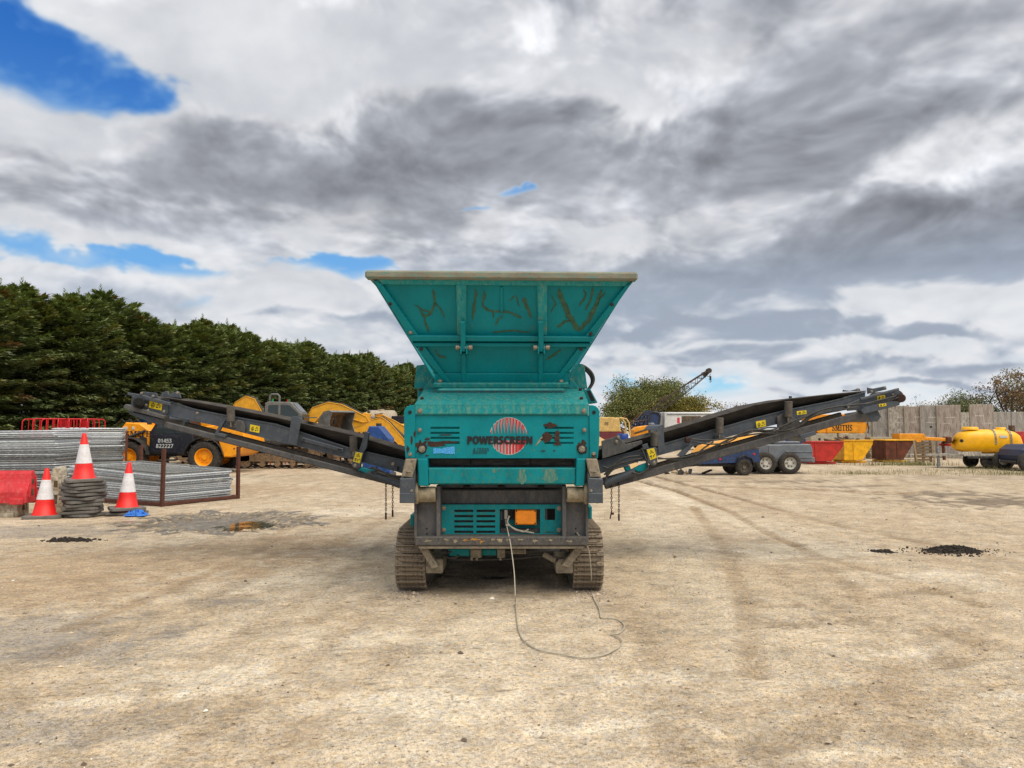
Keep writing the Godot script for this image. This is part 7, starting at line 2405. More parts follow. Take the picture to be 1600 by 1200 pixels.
	obj("side_plate", MB.new().prism([Vector3(0.25, 0.0, 0), Vector3(-0.1, 0.4, 0), Vector3(0.0, 1.05, 0), Vector3(2.0, 1.1, 0), Vector3(2.2, 0.5, 0), Vector3(2.0, 0, 0)], Vector3(0, 0, -1.2), 0.02), ora, s2)
	obj("concrete_plate", MB.new().box(Vector3(0.95, 1.22, -0.5), Vector3(1.5, 0.14, 0.9), 0.02, Basis(Vector3(0, 0, 1), 0.12)), concrete_pale, s2)
	obj("support", MB.new().box(Vector3(1.0, -0.72, -0.6), Vector3(1.8, 1.42, 1.0), 0.04), concrete, s2)
	# orange excavator arm behind the blocks
	var dark := worn("plant_dark", Color(0.15, 0.155, 0.165), {"rough": 0.6, "amount": 0.25, "vary": 0.15})
	var am := thing("digger_arm", "orange digger arm rising beside the lettered skip", "digger arm", Vector3(spot(1347, 668, 43).x, 0, -43))
	obj("beam", MB.new().prism([Vector3(-0.05, 0.0, 0), Vector3(-0.2, 1.6, 0), Vector3(-0.35, 2.25, 0), Vector3(-0.05, 2.55, 0), Vector3(0.18, 2.45, 0), Vector3(0.12, 1.6, 0), Vector3(0.2, 0.0, 0)], Vector3(0, 0, -0.35), 0.02), ora, am)
	obj("pin_boss", MB.new().rod(Vector3(-0.08, 2.35, 0.03), Vector3(-0.08, 2.35, -0.4), 0.1, 12), dark, am)
	for e in [-0.45, -0.6]:
		obj("hose", MB.new().tube([Vector3(-0.1, 2.3, 0.05), Vector3(e, 2.2, 0.05), Vector3(e - 0.05, 1.9, 0.05), Vector3(-0.2, 1.6, 0.05)], 0.03, 6), dark, am)
	# ---- long yellow chassis lying in front of the slabs
	var ch := thing("trailer_chassis", "long amber steel chassis lying behind the rusty skip and the pallets", "chassis", Vector3(spot(1398, 668, 41).x, 0, -41.0))
	obj("main_beam", MB.new().box(Vector3(1.4, 1.16, 0), Vector3(2.7, 0.18, 0.5), 0.03, Basis(Vector3(0, 0, 1), -0.05)), ora, ch)
	obj("front_box", MB.new().prism([Vector3(0.0, 0.95, 0.4), Vector3(0.05, 1.42, 0.4), Vector3(1.35, 1.42, 0.4), Vector3(1.55, 1.15, 0.4), Vector3(1.2, 0.95, 0.4)], Vector3(0, 0, -0.8), 0.02), ora, ch)
	obj("tail_block", MB.new().box(Vector3(2.75, 1.08, 0.1), Vector3(0.3, 0.36, 0.5), 0.05), brn, ch)
	for x in [0.4, 1.5, 2.6]:
		obj("leg", MB.new().box(Vector3(x, 0.48, 0), Vector3(0.12, 0.96, 0.12), 0.015, Basis(Vector3(0, 0, 1), 0.06 * (x - 1.5))), brn, ch)
	obj("cross_bar", MB.new().rod(Vector3(2.7, 0.82, 0.5), Vector3(2.7, 0.82, -0.5), 0.07, 12), red, ch)
	# pale sheets on the ground behind the rusty skip
	var sh := thing("panel_stack", "pale flat panels stacked behind the rusty skip", "panels", Vector3(spot(1378, 668, 43).x, 0, -43))
	for q in 9: obj("panel", MB.new().box(Vector3(0.02 * sin(q * 2.0), 0.07 + q * 0.135, 0), Vector3(1.9, 0.12, 1.0), 0.01, Basis(Vector3.UP, 0.03 * sin(q * 1.7))), concrete_pale, sh)
	# pallets
	var wood := worn("pallet_wood", Color(0.42, 0.35, 0.27), {"rough": 0.9, "vary": 0.2, "amount": 0.3, "scale": Vector3(0.8, 3, 3)})
	var oldwood := worn("old_plank", Color(0.62, 0.54, 0.42), {"rough": 0.9, "vary": 0.2, "amount": 0.3, "scale": Vector3(0.8, 3, 3)})
	var pl := thing("pallet", "weathered wooden pallet standing on edge beside the rusty skip", "pallet", Vector3(spot(1441, 668, 38.5).x, 0, -38.5))
	for q in 6: obj("board", MB.new().box(Vector3(0, 0.12 + q * 0.17, 0.06), Vector3(0.85, 0.12, 0.025), 0.004, Basis(Vector3(0, 0, 1), r.randfn() * 0.02)), wood, pl)
	for x in [-0.38, 0.0, 0.38]: obj("bearer", MB.new().box(Vector3(x, 0.55, 0), Vector3(0.1, 1.1, 0.09), 0.008), wood, pl)
	obj("leaning_plank", MB.new().box(Vector3(-0.45, 0.55, 0.12), Vector3(0.09, 1.15, 0.03), 0.004, Basis(Vector3(0, 0, 1), 0.12)), oldwood, pl)
	obj("leaning_plank", MB.new().box(Vector3(0.5, 0.5, 0.12), Vector3(0.09, 1.0, 0.03), 0.004), oldwood, pl)
	bowser(concrete, dark)
	trailers(dark)
	far_right(dark)

func bowser(concrete: Material, dark: Material) -> void:
	var yel := worn("tank_yellow", Color(0.95, 0.70, 0.02), {"rough": 0.4, "amount": 0.12, "vary": 0.06, "dust": Color(0.74, 0.55, 0.12)})
	var zinc := worn("galvanised_dull", Color(0.46, 0.48, 0.49))
	var tyre := worn("tyre_rubber", Color(0.17, 0.165, 0.16))
	var d := 33.0
	var t := thing("water_bowser", "bright yellow plastic water bowser on a grey flat trailer", "bowser", Vector3(spot(1541, 668, d).x, 0, -d))
	var tank := part("tank", t)
	# a round-cornered drum lying along x
	var g := MB.new()
	var nx := 20
	var na := 24
	var pt := func(i: int, j: int) -> Array:
		var u := -1.0 + 2.0 * i / nx
		var a := TAU * j / na
		var s := pow(maxf(0.0, 1.0 - pow(absf(u), 3.4)), 0.42)
		var ca := cos(a)
		var sa := sin(a)
		var e := 1.0 / pow(pow(absf(ca), 3.2) + pow(absf(sa), 3.2), 1.0 / 3.2)
		var groove := 1.0
		for q in [-0.42, 0.05, 0.45]:
			if absf(u - q) < 0.05: groove = 0.975
		return [Vector3(u * 1.48 + (0.10 * sa * absf(u) * -signf(u)), 1.15 + sa * e * s * 0.52 * groove, ca * e * s * 0.55 * groove)]
	var grid := []
	for i in nx + 1:
		var row := []
		for j in na: row.append(pt.call(i, j)[0])
		grid.append(row)
	for i in nx:
		for j in na:
			var l := (j + 1) % na
			var n := []
			for e in [[i, j], [i + 1, j], [i + 1, l], [i, l]]:
				var p0: Vector3 = grid[mini(e[0] + 1, nx)][e[1]] - grid[maxi(e[0] - 1, 0)][e[1]]
				var p1: Vector3 = grid[e[0]][(e[1] + 1) % na] - grid[e[0]][(e[1] - 1 + na) % na]
				var c := p1.cross(p0)
				if c.length_squared() < 1e-9: c = Vector3(-1 if e[0] == 0 else 1, 0, 0)
				n.append(-c.normalized() if c.dot(grid[e[0]][e[1]] - Vector3(0, 1.15, 0)) < 0 else c.normalized())
			g.raw(grid[i][j], grid[i + 1][j], grid[i + 1][l], n[0], n[1], n[2])
			g.raw(grid[i][j], grid[i + 1][l], grid[i][l], n[0], n[2], n[3])
	obj("shell", g, yel, tank)
	obj("manhole", MB.new().lathe([[0.0, 0.08], [0.28, 0.08], [0.32, 0.05], [0.34, -0.05]], 24, Basis.IDENTITY, Vector3(-0.72, 1.70, 0)), yel, tank)
	obj("filler", MB.new().lathe([[0.0, 0.07], [0.17, 0.07], [0.2, 0.04], [0.22, -0.06]], 20, Basis.IDENTITY, Vector3(0.62, 1.69, 0)), yel, tank)
	obj("end_cap", MB.new().rod(Vector3(-1.28, 1.18, 0.33), Vector3(-1.32, 1.18, 0.36), 0.07, 14), dark, tank)
	for x in [0.05, 0.72]:
		var p := []
		for k in 15:
			var a := -0.25 + (PI + 0.5) * k / 14.0
			var e := 1.0 / pow(pow(absf(cos(a)), 3.2) + pow(absf(sin(a)), 3.2), 1.0 / 3.2)
			p.append(Vector3(x, 1.15 + sin(a) * e * 0.535, cos(a) * e * 0.565))
		var la := []
		var lb := []
		for q in p:
			la.append(q + Vector3(-0.035, 0, 0)); lb.append(q + Vector3(0.035, 0, 0))
		obj("strap", MB.new().sheet(la, lb, Vector3(0, 0.008, 0)), zinc, t)
	obj("print", MB.new().box(Vector3(0.38, 1.36, 0.548), Vector3(0.32, 0.1, 0.006), 0.0, Basis(Vector3.RIGHT, -0.2)), plain("print_white", Color(0.70, 0.72, 0.72), 0.5), tank, "small white printed label")
	obj("deck", MB.new().box(Vector3(0, 0.58, 0), Vector3(2.9, 0.1, 1.5), 0.012).box(Vector3(-1.2, 0.66, 0.72), Vector3(1.0, 0.12, 0.05), 0.01), concrete, t)
	obj("side_rail", MB.new().box(Vector3(0.1, 0.48, 0.74), Vector3(2.8, 0.1, 0.06), 0.01), dark, t)
	obj("drawbar", MB.new().prism([Vector3(-1.45, 0.52, 0.5), Vector3(-2.7, 0.52, 0.05), Vector3(-2.7, 0.52, -0.05), Vector3(-1.45, 0.52, -0.5)], Vector3(0, 0.09, 0), 0.0), concrete, t)
	obj("jockey_post", MB.new().box(Vector3(-2.2, 0.45, 0.12), Vector3(0.1, 0.9, 0.1), 0.012), zinc, t)
	for x in [-0.35, 0.42]:
		for sz in [-0.62, 0.62]:
			var wh := Node3D.new()
			wh.name = numbered("wheel_pair", t)
			t.add_child(wh, true)
			wh.position = Vector3(x, 0.33, sz)
			wh.rotation.y = PI / 2
			var side := Basis(Vector3(0, 0, 1), -PI / 2)
			obj("tyre", MB.new().lathe([[0.18, -0.09], [0.29, -0.1], [0.33, -0.06], [0.33, 0.06], [0.29, 0.1], [0.18, 0.09]], 24, side), tyre, wh)
			obj("rim", MB.new().lathe([[0.0, -0.05], [0.18, -0.09], [0.19, 0.09], [0.0, 0.05]], 20, side), dark, wh)
	# the navy generator at the edge of view
	var navy := worn("navy_paint", Color(0.13, 0.17, 0.28), {"rough": 0.45, "amount": 0.15, "vary": 0.12, "dust": Color(0.36, 0.38, 0.45)})
	var gnr := thing("generator_trailer", "dark navy generator trailer with white rimmed wheel at the picture's edge", "generator", Vector3(spot(1612, 668, 31).x, 0, -31))
	obj("casing", MB.new().prism([Vector3(-0.92, 0.42, 0.7), Vector3(-0.98, 0.62, 0.7), Vector3(-0.9, 0.86, 0.7), Vector3(-0.62, 1.06, 0.7), Vector3(1.2, 1.1, 0.7), Vector3(1.2, 0.42, 0.7)], Vector3(0, 0, -1.4), 0.04), navy, gnr)
	obj("rear_lamp", MB.new().rod(Vector3(-0.5, 1.08, 0.4), Vector3(-0.5, 1.16, 0.4), 0.06, 10), plain("lens_amber", Color(0.8, 0.3, 0.05), 0.3), gnr)
	obj("chassis", MB.new().box(Vector3(0.1, 0.36, 0), Vector3(2.3, 0.1, 1.0), 0.02), dark, gnr)
	var rimw := worn("rim_white", Color(0.78, 0.78, 0.76), {"rough": 0.5, "amount": 0.3})
	for sz in [-0.78, 0.78]:
		var side := Basis(Vector3.RIGHT, PI / 2)
		var wp := part("wheel", gnr)
		obj("tyre", MB.new().lathe([[0.2, -0.1], [0.33, -0.11], [0.38, -0.06], [0.38, 0.06], [0.33, 0.11], [0.2, 0.1]], 26, side, Vector3(-0.75, 0.38, sz)), tyre, wp)
		obj("rim", MB.new().lathe([[0.0, -0.05], [0.2, -0.095], [0.22, 0.095], [0.0, 0.05]], 20, side, Vector3(-0.75, 0.38, sz)), rimw, wp)
	obj("stand", MB.new().box(Vector3(0.3, 0.16, 0.5), Vector3(0.12, 0.32, 0.12), 0.01), dark, gnr)
	# red plant behind it
	var rp := thing("plant_body", "faded red machine body behind the navy generator", "machine", Vector3(spot(1606, 668, 36).x, 0, -36))
	obj("hood", MB.new().prism([Vector3(-0.6, 0.3, 0.5), Vector3(-0.8, 1.2, 0.5), Vector3(-0.5, 1.55, 0.5), Vector3(1.0, 1.6, 0.5), Vector3(1.0, 0.3, 0.5)], Vector3(0, 0, -1.0), 0.05), worn("skip_red", Color(0.7, 0.14, 0.1)), rp)
	obj("stack", MB.new().rod(Vector3(-0.9, 1.5, 0.2), Vector3(-0.9, 1.85, 0.2), 0.14, 12), worn("scrap_rust", Color(0.3, 0.2, 0.15)), rp)
	obj("base", MB.new().box(Vector3(0.1, 0.15, 0), Vector3(1.6, 0.3, 1.0), 0.03), dark, rp)

func side_wheel(t: Node3D, p: Vector3, r: float, w: float, tyre: Material, rim: Material) -> void:
	# axle towards the camera
	var side := Basis(Vector3.RIGHT, PI / 2)
	var wp := part("wheel", t)
	obj("tyre", MB.new().lathe([[r * 0.55, -w * 0.45], [r * 0.66, -w * 0.5], [r * 0.88, -w * 0.5], [r, -w * 0.3], [r, w * 0.3], [r * 0.88, w * 0.5], [r * 0.66, w * 0.5], [r * 0.55, w * 0.45]], 30, side, p), tyre, wp)
	obj("rim", MB.new().lathe([[0.0, -w * 0.3], [r * 0.2, -w * 0.3], [r * 0.5, -w * 0.2], [r * 0.57, -w * 0.46], [r * 0.57, w * 0.46], [r * 0.5, w * 0.15], [r * 0.25, w * 0.1], [r * 0.2, w * 0.3], [0.0, w * 0.3]], 24, side, p, true), rim, wp)
	for k in 6:
		var a := TAU * k / 6
		obj("wheel_nut", MB.new().rod(p + Vector3(cos(a) * r * 0.34, sin(a) * r * 0.34, w * 0.1), p + Vector3(cos(a) * r * 0.34, sin(a) * r * 0.34, w * 0.22), r * 0.05, 6), tyre, wp)

func trailers(dark: Material) -> void:
	var navy := worn("trailer_navy", Color(0.11, 0.20, 0.36), {"rough": 0.5, "amount": 0.22, "vary": 0.14, "dust": Color(0.38, 0.40, 0.46), "chip": Color(0.35, 0.28, 0.22), "chipped": 0.12})
	var yel := worn("hood_yellow", Color(0.90, 0.62, 0.08), {"rough": 0.5, "amount": 0.2, "vary": 0.08, "dust": Color(0.70, 0.55, 0.25)})
	var tyre := worn("tyre_rubber", Color(0.17, 0.165, 0.16))
	var rim := worn("rim_white", Color(0.78, 0.78, 0.76), {"rough": 0.5, "amount": 0.3})
	var rimd := worn("rim_dark", Color(0.28, 0.26, 0.24), {"rough": 0.6, "amount": 0.3})
	var d := 28.2
	var t := thing("compressor_trailer", "navy compressor trailer with sloping yellow hood under the right conveyor", "compressor", Vector3(spot(1128, 668, d).x, 0, -d))
	t.rotation.y = 0.12
	obj("lower_body", MB.new().prism([Vector3(-1.05, 0.42, 0.62), Vector3(-0.98, 0.80, 0.62), Vector3(1.15, 0.98, 0.62), Vector3(1.18, 0.48, 0.62)], Vector3(0, 0, -1.24), 0.02), navy, t)
	obj("hood", MB.new().prism([Vector3(-1.0, 0.815, 0.60), Vector3(-0.7, 1.08, 0.60), Vector3(0.2, 1.27, 0.60), Vector3(0.98, 1.5, 0.60), Vector3(1.06, 1.3, 0.60), Vector3(1.12, 0.99, 0.60)], Vector3(0, 0, -1.2), 0.05), yel, t)
	obj("trim", MB.new().box(Vector3(0.08, 0.905, 0.625), Vector3(2.15, 0.03, 0.02), 0.004, Basis(Vector3(0, 0, 1), 0.084)), dark, t)
	var nm := obj("lettering", words("7.1/74", 0.12, 0.0, false, 0.004), plain("print_black", Color(0.05, 0.06, 0.07), 0.5), t)
	fit_text(nm, Vector3(0.42, 1.14, 0.602), Vector3(0.85, 1.24, 0.602))
	nm.rotation.z = 0.2
	for e in [[-0.35, 0.60], [0.95, 0.78]]:
		obj("lamp", MB.new().rod(Vector3(e[0], e[1], 0.60), Vector3(e[0], e[1], 0.645), 0.04, 10), plain("lens_red", Color(0.75, 0.12, 0.08), 0.3), t)
	obj("mudguard", MB.new().sheet([Vector3(0.24, 0.40, 0.42), Vector3(0.32, 0.66, 0.42), Vector3(0.55, 0.76, 0.42), Vector3(0.82, 0.66, 0.42), Vector3(0.94, 0.40, 0.42)], [Vector3(0.24, 0.40, 0.72), Vector3(0.32, 0.66, 0.72), Vector3(0.55, 0.76, 0.72), Vector3(0.82, 0.66, 0.72), Vector3(0.94, 0.40, 0.72)], Vector3(0, -0.03, 0)), dark, t)
	for z in [-0.6, 0.58]: side_wheel(t, Vector3(0.57, 0.31, z), 0.31, 0.2, tyre, rimd)
	obj("chassis", MB.new().box(Vector3(0, 0.38, 0), Vector3(2.1, 0.1, 0.9), 0.02), dark, t)
	obj("drawbar", MB.new().rod(Vector3(-0.95, 0.38, 0), Vector3(-1.9, 0.30, 0), 0.05, 10), dark, t)
	obj("jockey_wheel", MB.new().rod(Vector3(-1.6, 0.10, -0.05), Vector3(-1.6, 0.10, 0.05), 0.10, 14).rod(Vector3(-1.6, 0.1, 0), Vector3(-1.6, 0.55, 0), 0.025, 8), dark, t)
	# ---- grey twin axle trailer
	var grey := worn("trailer_grey", Color(0.39, 0.42, 0.46), {"rough": 0.5, "amount": 0.28, "vary": 0.12, "dust": Color(0.45, 0.45, 0.44)})
	d = 29.4
	var g := thing("tank_trailer", "slate grey trailer on two large white rimmed wheels behind the compressor", "trailer", Vector3(spot(1210, 668, d).x, 0, -d))
	obj("body", MB.new().prism([Vector3(-1.1, 0.45, 0.75), Vector3(-1.1, 1.1, 0.75), Vector3(1.1, 1.12, 0.75), Vector3(1.18, 0.92, 0.75), Vector3(1.18, 0.45, 0.75)], Vector3(0, 0, -1.5), 0.03), grey, g)
	for e in [0.62, 0.84]:
		obj("rib", MB.new().box(Vector3(0.65, e, 0.76), Vector3(1.0, 0.04, 0.04), 0.008), grey, g)
	obj("rear_step", MB.new().box(Vector3(1.22, 0.52, 0), Vector3(0.14, 0.2, 1.3), 0.02), grey, g)
	obj("door", MB.new().box(Vector3(-0.25, 0.82, 0.758), Vector3(0.5, 0.5, 0.02), 0.006), grey, g)
	for x in [-0.66, 0.26]:
		for z in [-0.62, 0.80]: side_wheel(g, Vector3(x, 0.41, z), 0.41, 0.28, tyre, rim)
	for e in [[-0.35, 0.14, dark], [-0.05, 0.1, rim], [0.25, 0.12, rim], [0.72, 0.12, rim], [0.85, 0.18, navy]]:
		obj("fitting", MB.new().rod(Vector3(e[0], 1.1, 0.3), Vector3(e[0], 1.12 + e[1], 0.3), 0.07, 12, 0.05), e[2], g)
	obj("cover", MB.new().box(Vector3(0.3, 1.17, 0), Vector3(1.0, 0.1, 1.0), 0.03), grey, g)
	obj("toolbox", MB.new().prism([Vector3(0.5, 1.13, -0.2), Vector3(0.5, 1.36, -0.2), Vector3(1.25, 1.42, -0.2), Vector3(1.3, 1.2, -0.2), Vector3(1.1, 1.13, -0.2)], Vector3(0, 0, -0.5), 0.02), navy, g)
	# bits of scrap on the ground by the drawbar
	var r := RandomNumberGenerator.new()
	r.seed = 6
	var sc := thing("scrap_pile", "small pile of scrap pieces on the dirt in front of the compressor's drawbar", "scrap", on_ground(1072, 741))
	for k in 9: obj("scrap_piece", MB.new().box(Vector3(r.randfn() * 0.4, 0.05 + 0.06 * r.randf(), r.randfn() * 0.2), Vector3(r.randf_range(0.1, 0.5), 0.06, r.randf_range(0.05, 0.15)), 0.01, Basis.from_euler(Vector3(0, r.randf() * 6, r.randfn() * 0.3))), worn("old_plank", Color(0.62, 0.54, 0.42)) if k % 3 else dark, sc)

func far_right(dark: Material) -> void:
	var cream := worn("coach_cream", Color(0.80, 0.68, 0.42), {"rough": 0.6, "amount": 0.3, "vary": 0.1, "dust": Color(0.62, 0.50, 0.32)})
	var maroon := worn("coach_maroon", Color(0.40, 0.13, 0.17), {"rough": 0.6, "amount": 0.3, "vary": 0.12, "dust": Color(0.40, 0.26, 0.24)})
	var rust := worn("scrap_rust", Color(0.3, 0.2, 0.15))
	var white := worn("lorry_white", Color(0.84, 0.85, 0.85), {"rough": 0.5, "amount": 0.2, "vary": 0.05, "dust": Color(0.66, 0.66, 0.63)})
	var d := 56.0
	var t := thing("old_coach", "derelict coach body in cream over maroon with an open end", "coach", Vector3(spot(945, 668, d).x, 0, -d))
	# runs along x, open end at the right
	obj("lower_side", MB.new().box(Vector3(-0.55, 1.05, 0.0), Vector3(3.3, 0.85, 2.0), 0.03), maroon, t)
	obj("upper_side", MB.new().prism([Vector3(-2.2, 1.48, 1.0), Vector3(-2.2, 2.3, 1.0), Vector3(-2.1, 2.5, 1.0), Vector3(0.5, 2.5, 1.0), Vector3(0.95, 2.35, 1.0), Vector3(1.05, 1.48, 1.0)], Vector3(0, 0, -2.0), 0.05), cream, t)
	obj("waist_rail", MB.new().box(Vector3(-0.55, 1.49, 1.01), Vector3(3.3, 0.05, 0.04), 0.01), cream, t)
	for k in 3: obj("vent_slat", MB.new().box(Vector3(0.0, 2.12 - k * 0.08, 1.005), Vector3(0.3, 0.03, 0.02), 0.0), dark, t)
	var pp := [Vector3(1.1, 0.7, 0.95), Vector3(1.75, 0.75, 0.95), Vector3(1.65, 2.1, 0.95), Vector3(1.45, 2.38, 0.95), Vector3(0.95, 2.46, 0.95)]
	obj("cab_frame", MB.new().tube(pp, 0.06, 8), cream, t)
	var pb := []
	for q in pp: pb.append(q + Vector3(0, 0, -1.9))
	obj("cab_frame", MB.new().tube(pb, 0.06, 8), cream, t)
	obj("seat_wreck", MB.new().prism([Vector3(1.1, 0.8, 0.3), Vector3(1.2, 1.7, 0.3), Vector3(1.4, 1.5, 0.3), Vector3(1.5, 0.8, 0.3)], Vector3(0, 0, -0.6), 0.03), rust, t)
	obj("chassis", MB.new().box(Vector3(-0.3, 0.5, 0), Vector3(3.8, 0.22, 1.2), 0.03), dark, t)
	for x in [-1.6, 0.9]:
		for z in [-0.8, 0.8]: side_wheel(t, Vector3(x, 0.42, z), 0.42, 0.24, worn("tyre_rubber", Color(0.17, 0.165, 0.16)), rust)
	# sand heap, half hidden by the machine
	var g := MB.new()
	for j in 8:
		for k in 24:
			var p := []
			for e in [[j, k], [j + 1, k], [j + 1, k + 1], [j, k + 1]]:
				var q := float(e[0]) / 8.0
				var a: float = TAU * (int(e[1]) % 24) / 24.0
				p.append(Vector3(cos(a) * q * 2.2, 1.55 * pow(1.0 - q, 0.9) + bumps.get_noise_2d(cos(a) * q * 9.0, sin(a) * q * 9.0) * 0.12 * (1.0 - q) - 0.03, sin(a) * q * 2.0))
			g.quad(p[0], p[3], p[2], p[1])
	var heap := obj("sand_heap", g, worn("sand", Color(0.74, 0.62, 0.43), {"rough": 0.95, "vary": 0.12, "amount": 0.2}))
	heap.position = Vector3(spot(926, 668, 34).x, 0, -34)
	tag(heap, "pale sand heap showing beside the machine's panel above the conveyor", "heap")
	# ---- white lorry body
	d = 60.0
	var l := thing("lorry_body", "long white lorry body with a red square and dark hatch", "lorry body", Vector3(spot(1072, 668, d).x, 0, -d))
	obj("shell", MB.new().box(Vector3(0, 2.0, 0), Vector3(3.95, 1.9, 2.3), 0.06), white, l)
	obj("roof_rail", MB.new().box(Vector3(0.05, 2.78, 1.17), Vector3(3.6, 0.09, 0.05), 0.01), worn("galvanised_dull", Color(0.46, 0.48, 0.49)), l)
	obj("red_square", MB.new().box(Vector3(-0.85, 2.3, 1.153), Vector3(0.2, 0.42, 0.01), 0.0), plain("print_rose", Color(0.80, 0.20, 0.28), 0.5), l)
	obj("hatch", MB.new().box(Vector3(0.15, 2.33, 1.155), Vector3(1.5, 0.62, 0.02), 0.0), worn("hatch_brown", Color(0.30, 0.25, 0.20), {"rough": 0.8, "vary": 0.3, "amount": 0.3}), l)
	obj("stripe", MB.new().box(Vector3(-0.6, 1.72, 1.155), Vector3(1.2, 0.14, 0.01), 0.0), plain("print_orange", Color(0.85, 0.42, 0.06), 0.5), l)
	obj("chassis", MB.new().box(Vector3(0, 0.85, 0), Vector3(3.8, 0.3, 1.2), 0.03), dark, l)
	for x in [-1.3, 1.2]:
		for z in [-0.9, 0.9]: side_wheel(l, Vector3(x, 0.48, z), 0.48, 0.28, worn("tyre_rubber", Color(0.17, 0.165, 0.16)), white)
	# ---- lattice crane
	var navy := worn("trailer_navy", Color(0.11, 0.20, 0.36))
	var iron := worn("crane_iron", Color(0.23, 0.21, 0.20), {"rough": 0.8, "amount": 0.3, "vary": 0.2, "dust": Color(0.36, 0.25, 0.18)})
	d = 58.0
	org = Vector3(spot(1012, 668, d).x, 0, -d)
	var c := thing("lattice_crane", "old crane with lattice jib, rusty stays and battered blue cab", "crane", org)
	var base := part("crane_base", c)
	obj("carrier", MB.new().box(Vector3(0, 0.8, 0), Vector3(2.2, 0.5, 2.0), 0.05), iron, base)
	for x in [-0.8, 0.8]:
		for z in [-0.9, 0.9]: side_wheel(base, Vector3(x, 0.45, z), 0.45, 0.3, worn("tyre_rubber", Color(0.17, 0.165, 0.16)), rust)
	var cab := part("crane_cab", c)
	obj("shell", MB.new().prism([spot(1013, 666, d), spot(1016, 644, d), spot(1026, 642, d), spot(1033, 646, d), spot(1031, 666, d)], Vector3(0, 0, -1.6), 0.04), navy, cab)
	obj("floor", MB.new().box(spot(1012, 668, d) + Vector3(0, -0.25, -0.8), Vector3(2.4, 0.6, 1.6), 0.03), iron, cab)
	for q in [[[992, 666], [1010, 644], [1014, 642]], [[986, 664], [1006, 643]], [[1000, 667], [1016, 642]], [[1006, 667], [1019, 643]], [[988, 660], [1012, 656]]]:
		for z in [0.0, -1.2]:
			var p := []
			for e in q: p.append(spot(e[0], e[1], d) + Vector3(0, 0, z))
			obj("frame_bar", MB.new().tube(p, 0.05, 6), navy if q[0][0] > 990 else rust, cab)
	obj("windscreen_frame", MB.new().tube([spot(1013, 664, d - 0.05), spot(1014, 647, d - 0.05), spot(1019, 643.5, d - 0.05), spot(1028, 645, d - 0.05), spot(1032, 650, d - 0.05), spot(1030, 664, d - 0.05)], 0.06, 7), iron, cab)
	var jib := part("jib", c)
	var foot := spot(1013, 652, d)
	var head := spot(1108, 581, d)
	var along := (head - foot).normalized()
	var upw := along.cross(Vector3(0, 0, -1)).normalized()
	if upw.y < 0: upw = -upw
	var at := func(s: float, u: float, z: float) -> Vector3:
		var depth := 0.22 * sin(PI * clampf(s * 0.8 + 0.12, 0.0, 1.0)) + 0.06
		return foot.lerp(head, s) + upw * u * depth + Vector3(0, 0, z * (depth + 0.1) - 0.5)
	for u in [-1, 1]:
		for z in [-1, 1]:
			var p := []
			for k in 9: p.append(at.call(k / 8.0, u, z))
			obj("chord", MB.new().tube(p, 0.028, 5), iron, jib)
	var n := 19
	for k in n:
		var s0 := float(k) / n
		var s1 := float(k + 1) / n
		for z in [-1, 1]:
			obj("lattice_bar", MB.new().rod(at.call(s0, -1 if k % 2 else 1, z), at.call(s1, 1 if k % 2 else -1, z), 0.02, 4), iron, jib)
		obj("lattice_bar", MB.new().rod(at.call(s0, 1, -1 if k % 2 else 1), at.call(s1, 1, 1 if k % 2 else -1), 0.018, 4), iron, jib)
	obj("sheave", MB.new().rod(head + Vector3(0.1, 0.12, -0.3), head + Vector3(0.1, 0.12, -0.7), 0.2, 16), iron, jib)
	obj("head_plate", MB.new().prism([at.call(0.93, 1.6, 0), at.call(0.93, -1.6, 0), head + Vector3(0.22, 0.02, -0.5), head + Vector3(0.12, 0.22, -0.5)], Vector3(0, 0, -0.12), 0.0), iron, jib)
	var hk := part("hook_block", c)
	obj("rope", MB.new().tube([head + Vector3(-0.12, 0.0, -0.5), head + Vector3(-0.02, -0.3, -0.5), head + Vector3(0.15, -0.35, -0.5), head + Vector3(0.22, -0.12, -0.5)], 0.028, 5), iron, hk)
	obj("block", MB.new().box(head + Vector3(0.22, -0.45, -0.5), Vector3(0.14, 0.34, 0.12), 0.04), iron, hk)
	obj("hook", MB.new().tube([head + Vector3(0.22, -0.6, -0.5), head + Vector3(0.28, -0.7, -0.5), head + Vector3(0.22, -0.78, -0.5), head + Vector3(0.15, -0.72, -0.5)], 0.03, 5), iron, hk)
	var st := part("stays", c)
	for e in [[1040, 620, 1013, 645], [1044, 628, 1020, 647], [1040, 619, 975, 652], [1106, 581, 1040, 622]]:
		obj("stay", MB.new().rod(spot(e[0], e[1], d) + Vector3(0, 0, -0.4), spot(e[2], e[3], d) + Vector3(0, 0, -0.4), 0.026, 5), rust, st)
	obj("gantry", MB.new().rod(spot(1040, 619, d) + Vector3(0, 0, -0.4), spot(1046, 630, d) + Vector3(0, 0, -0.4), 0.04, 6), rust, st)
	org = Vector3.ZERO
	# ---- amber machine hood and small drums in front of the crane
	var ora := worn("skip_orange", Color(0.92, 0.56, 0.06))
	var am := thing("roller_machine", "amber machine hood poking above the conveyor below the blue crane cab", "machine", Vector3(spot(999, 668, 40).x, 0, -40))
	obj("hood", MB.new().prism([Vector3(-0.38, 0.5, 0.5), Vector3(-0.38, 1.62, 0.5), Vector3(-0.2, 1.78, 0.5), Vector3(0.38, 1.86, 0.5), Vector3(0.4, 0.5, 0.5)], Vector3(0, 0, -1.0), 0.03), ora, am)
	obj("handle", MB.new().rod(Vector3(-0.35, 1.45, 0.53), Vector3(0.6, 1.75, 0.53), 0.04, 8), dark, am)
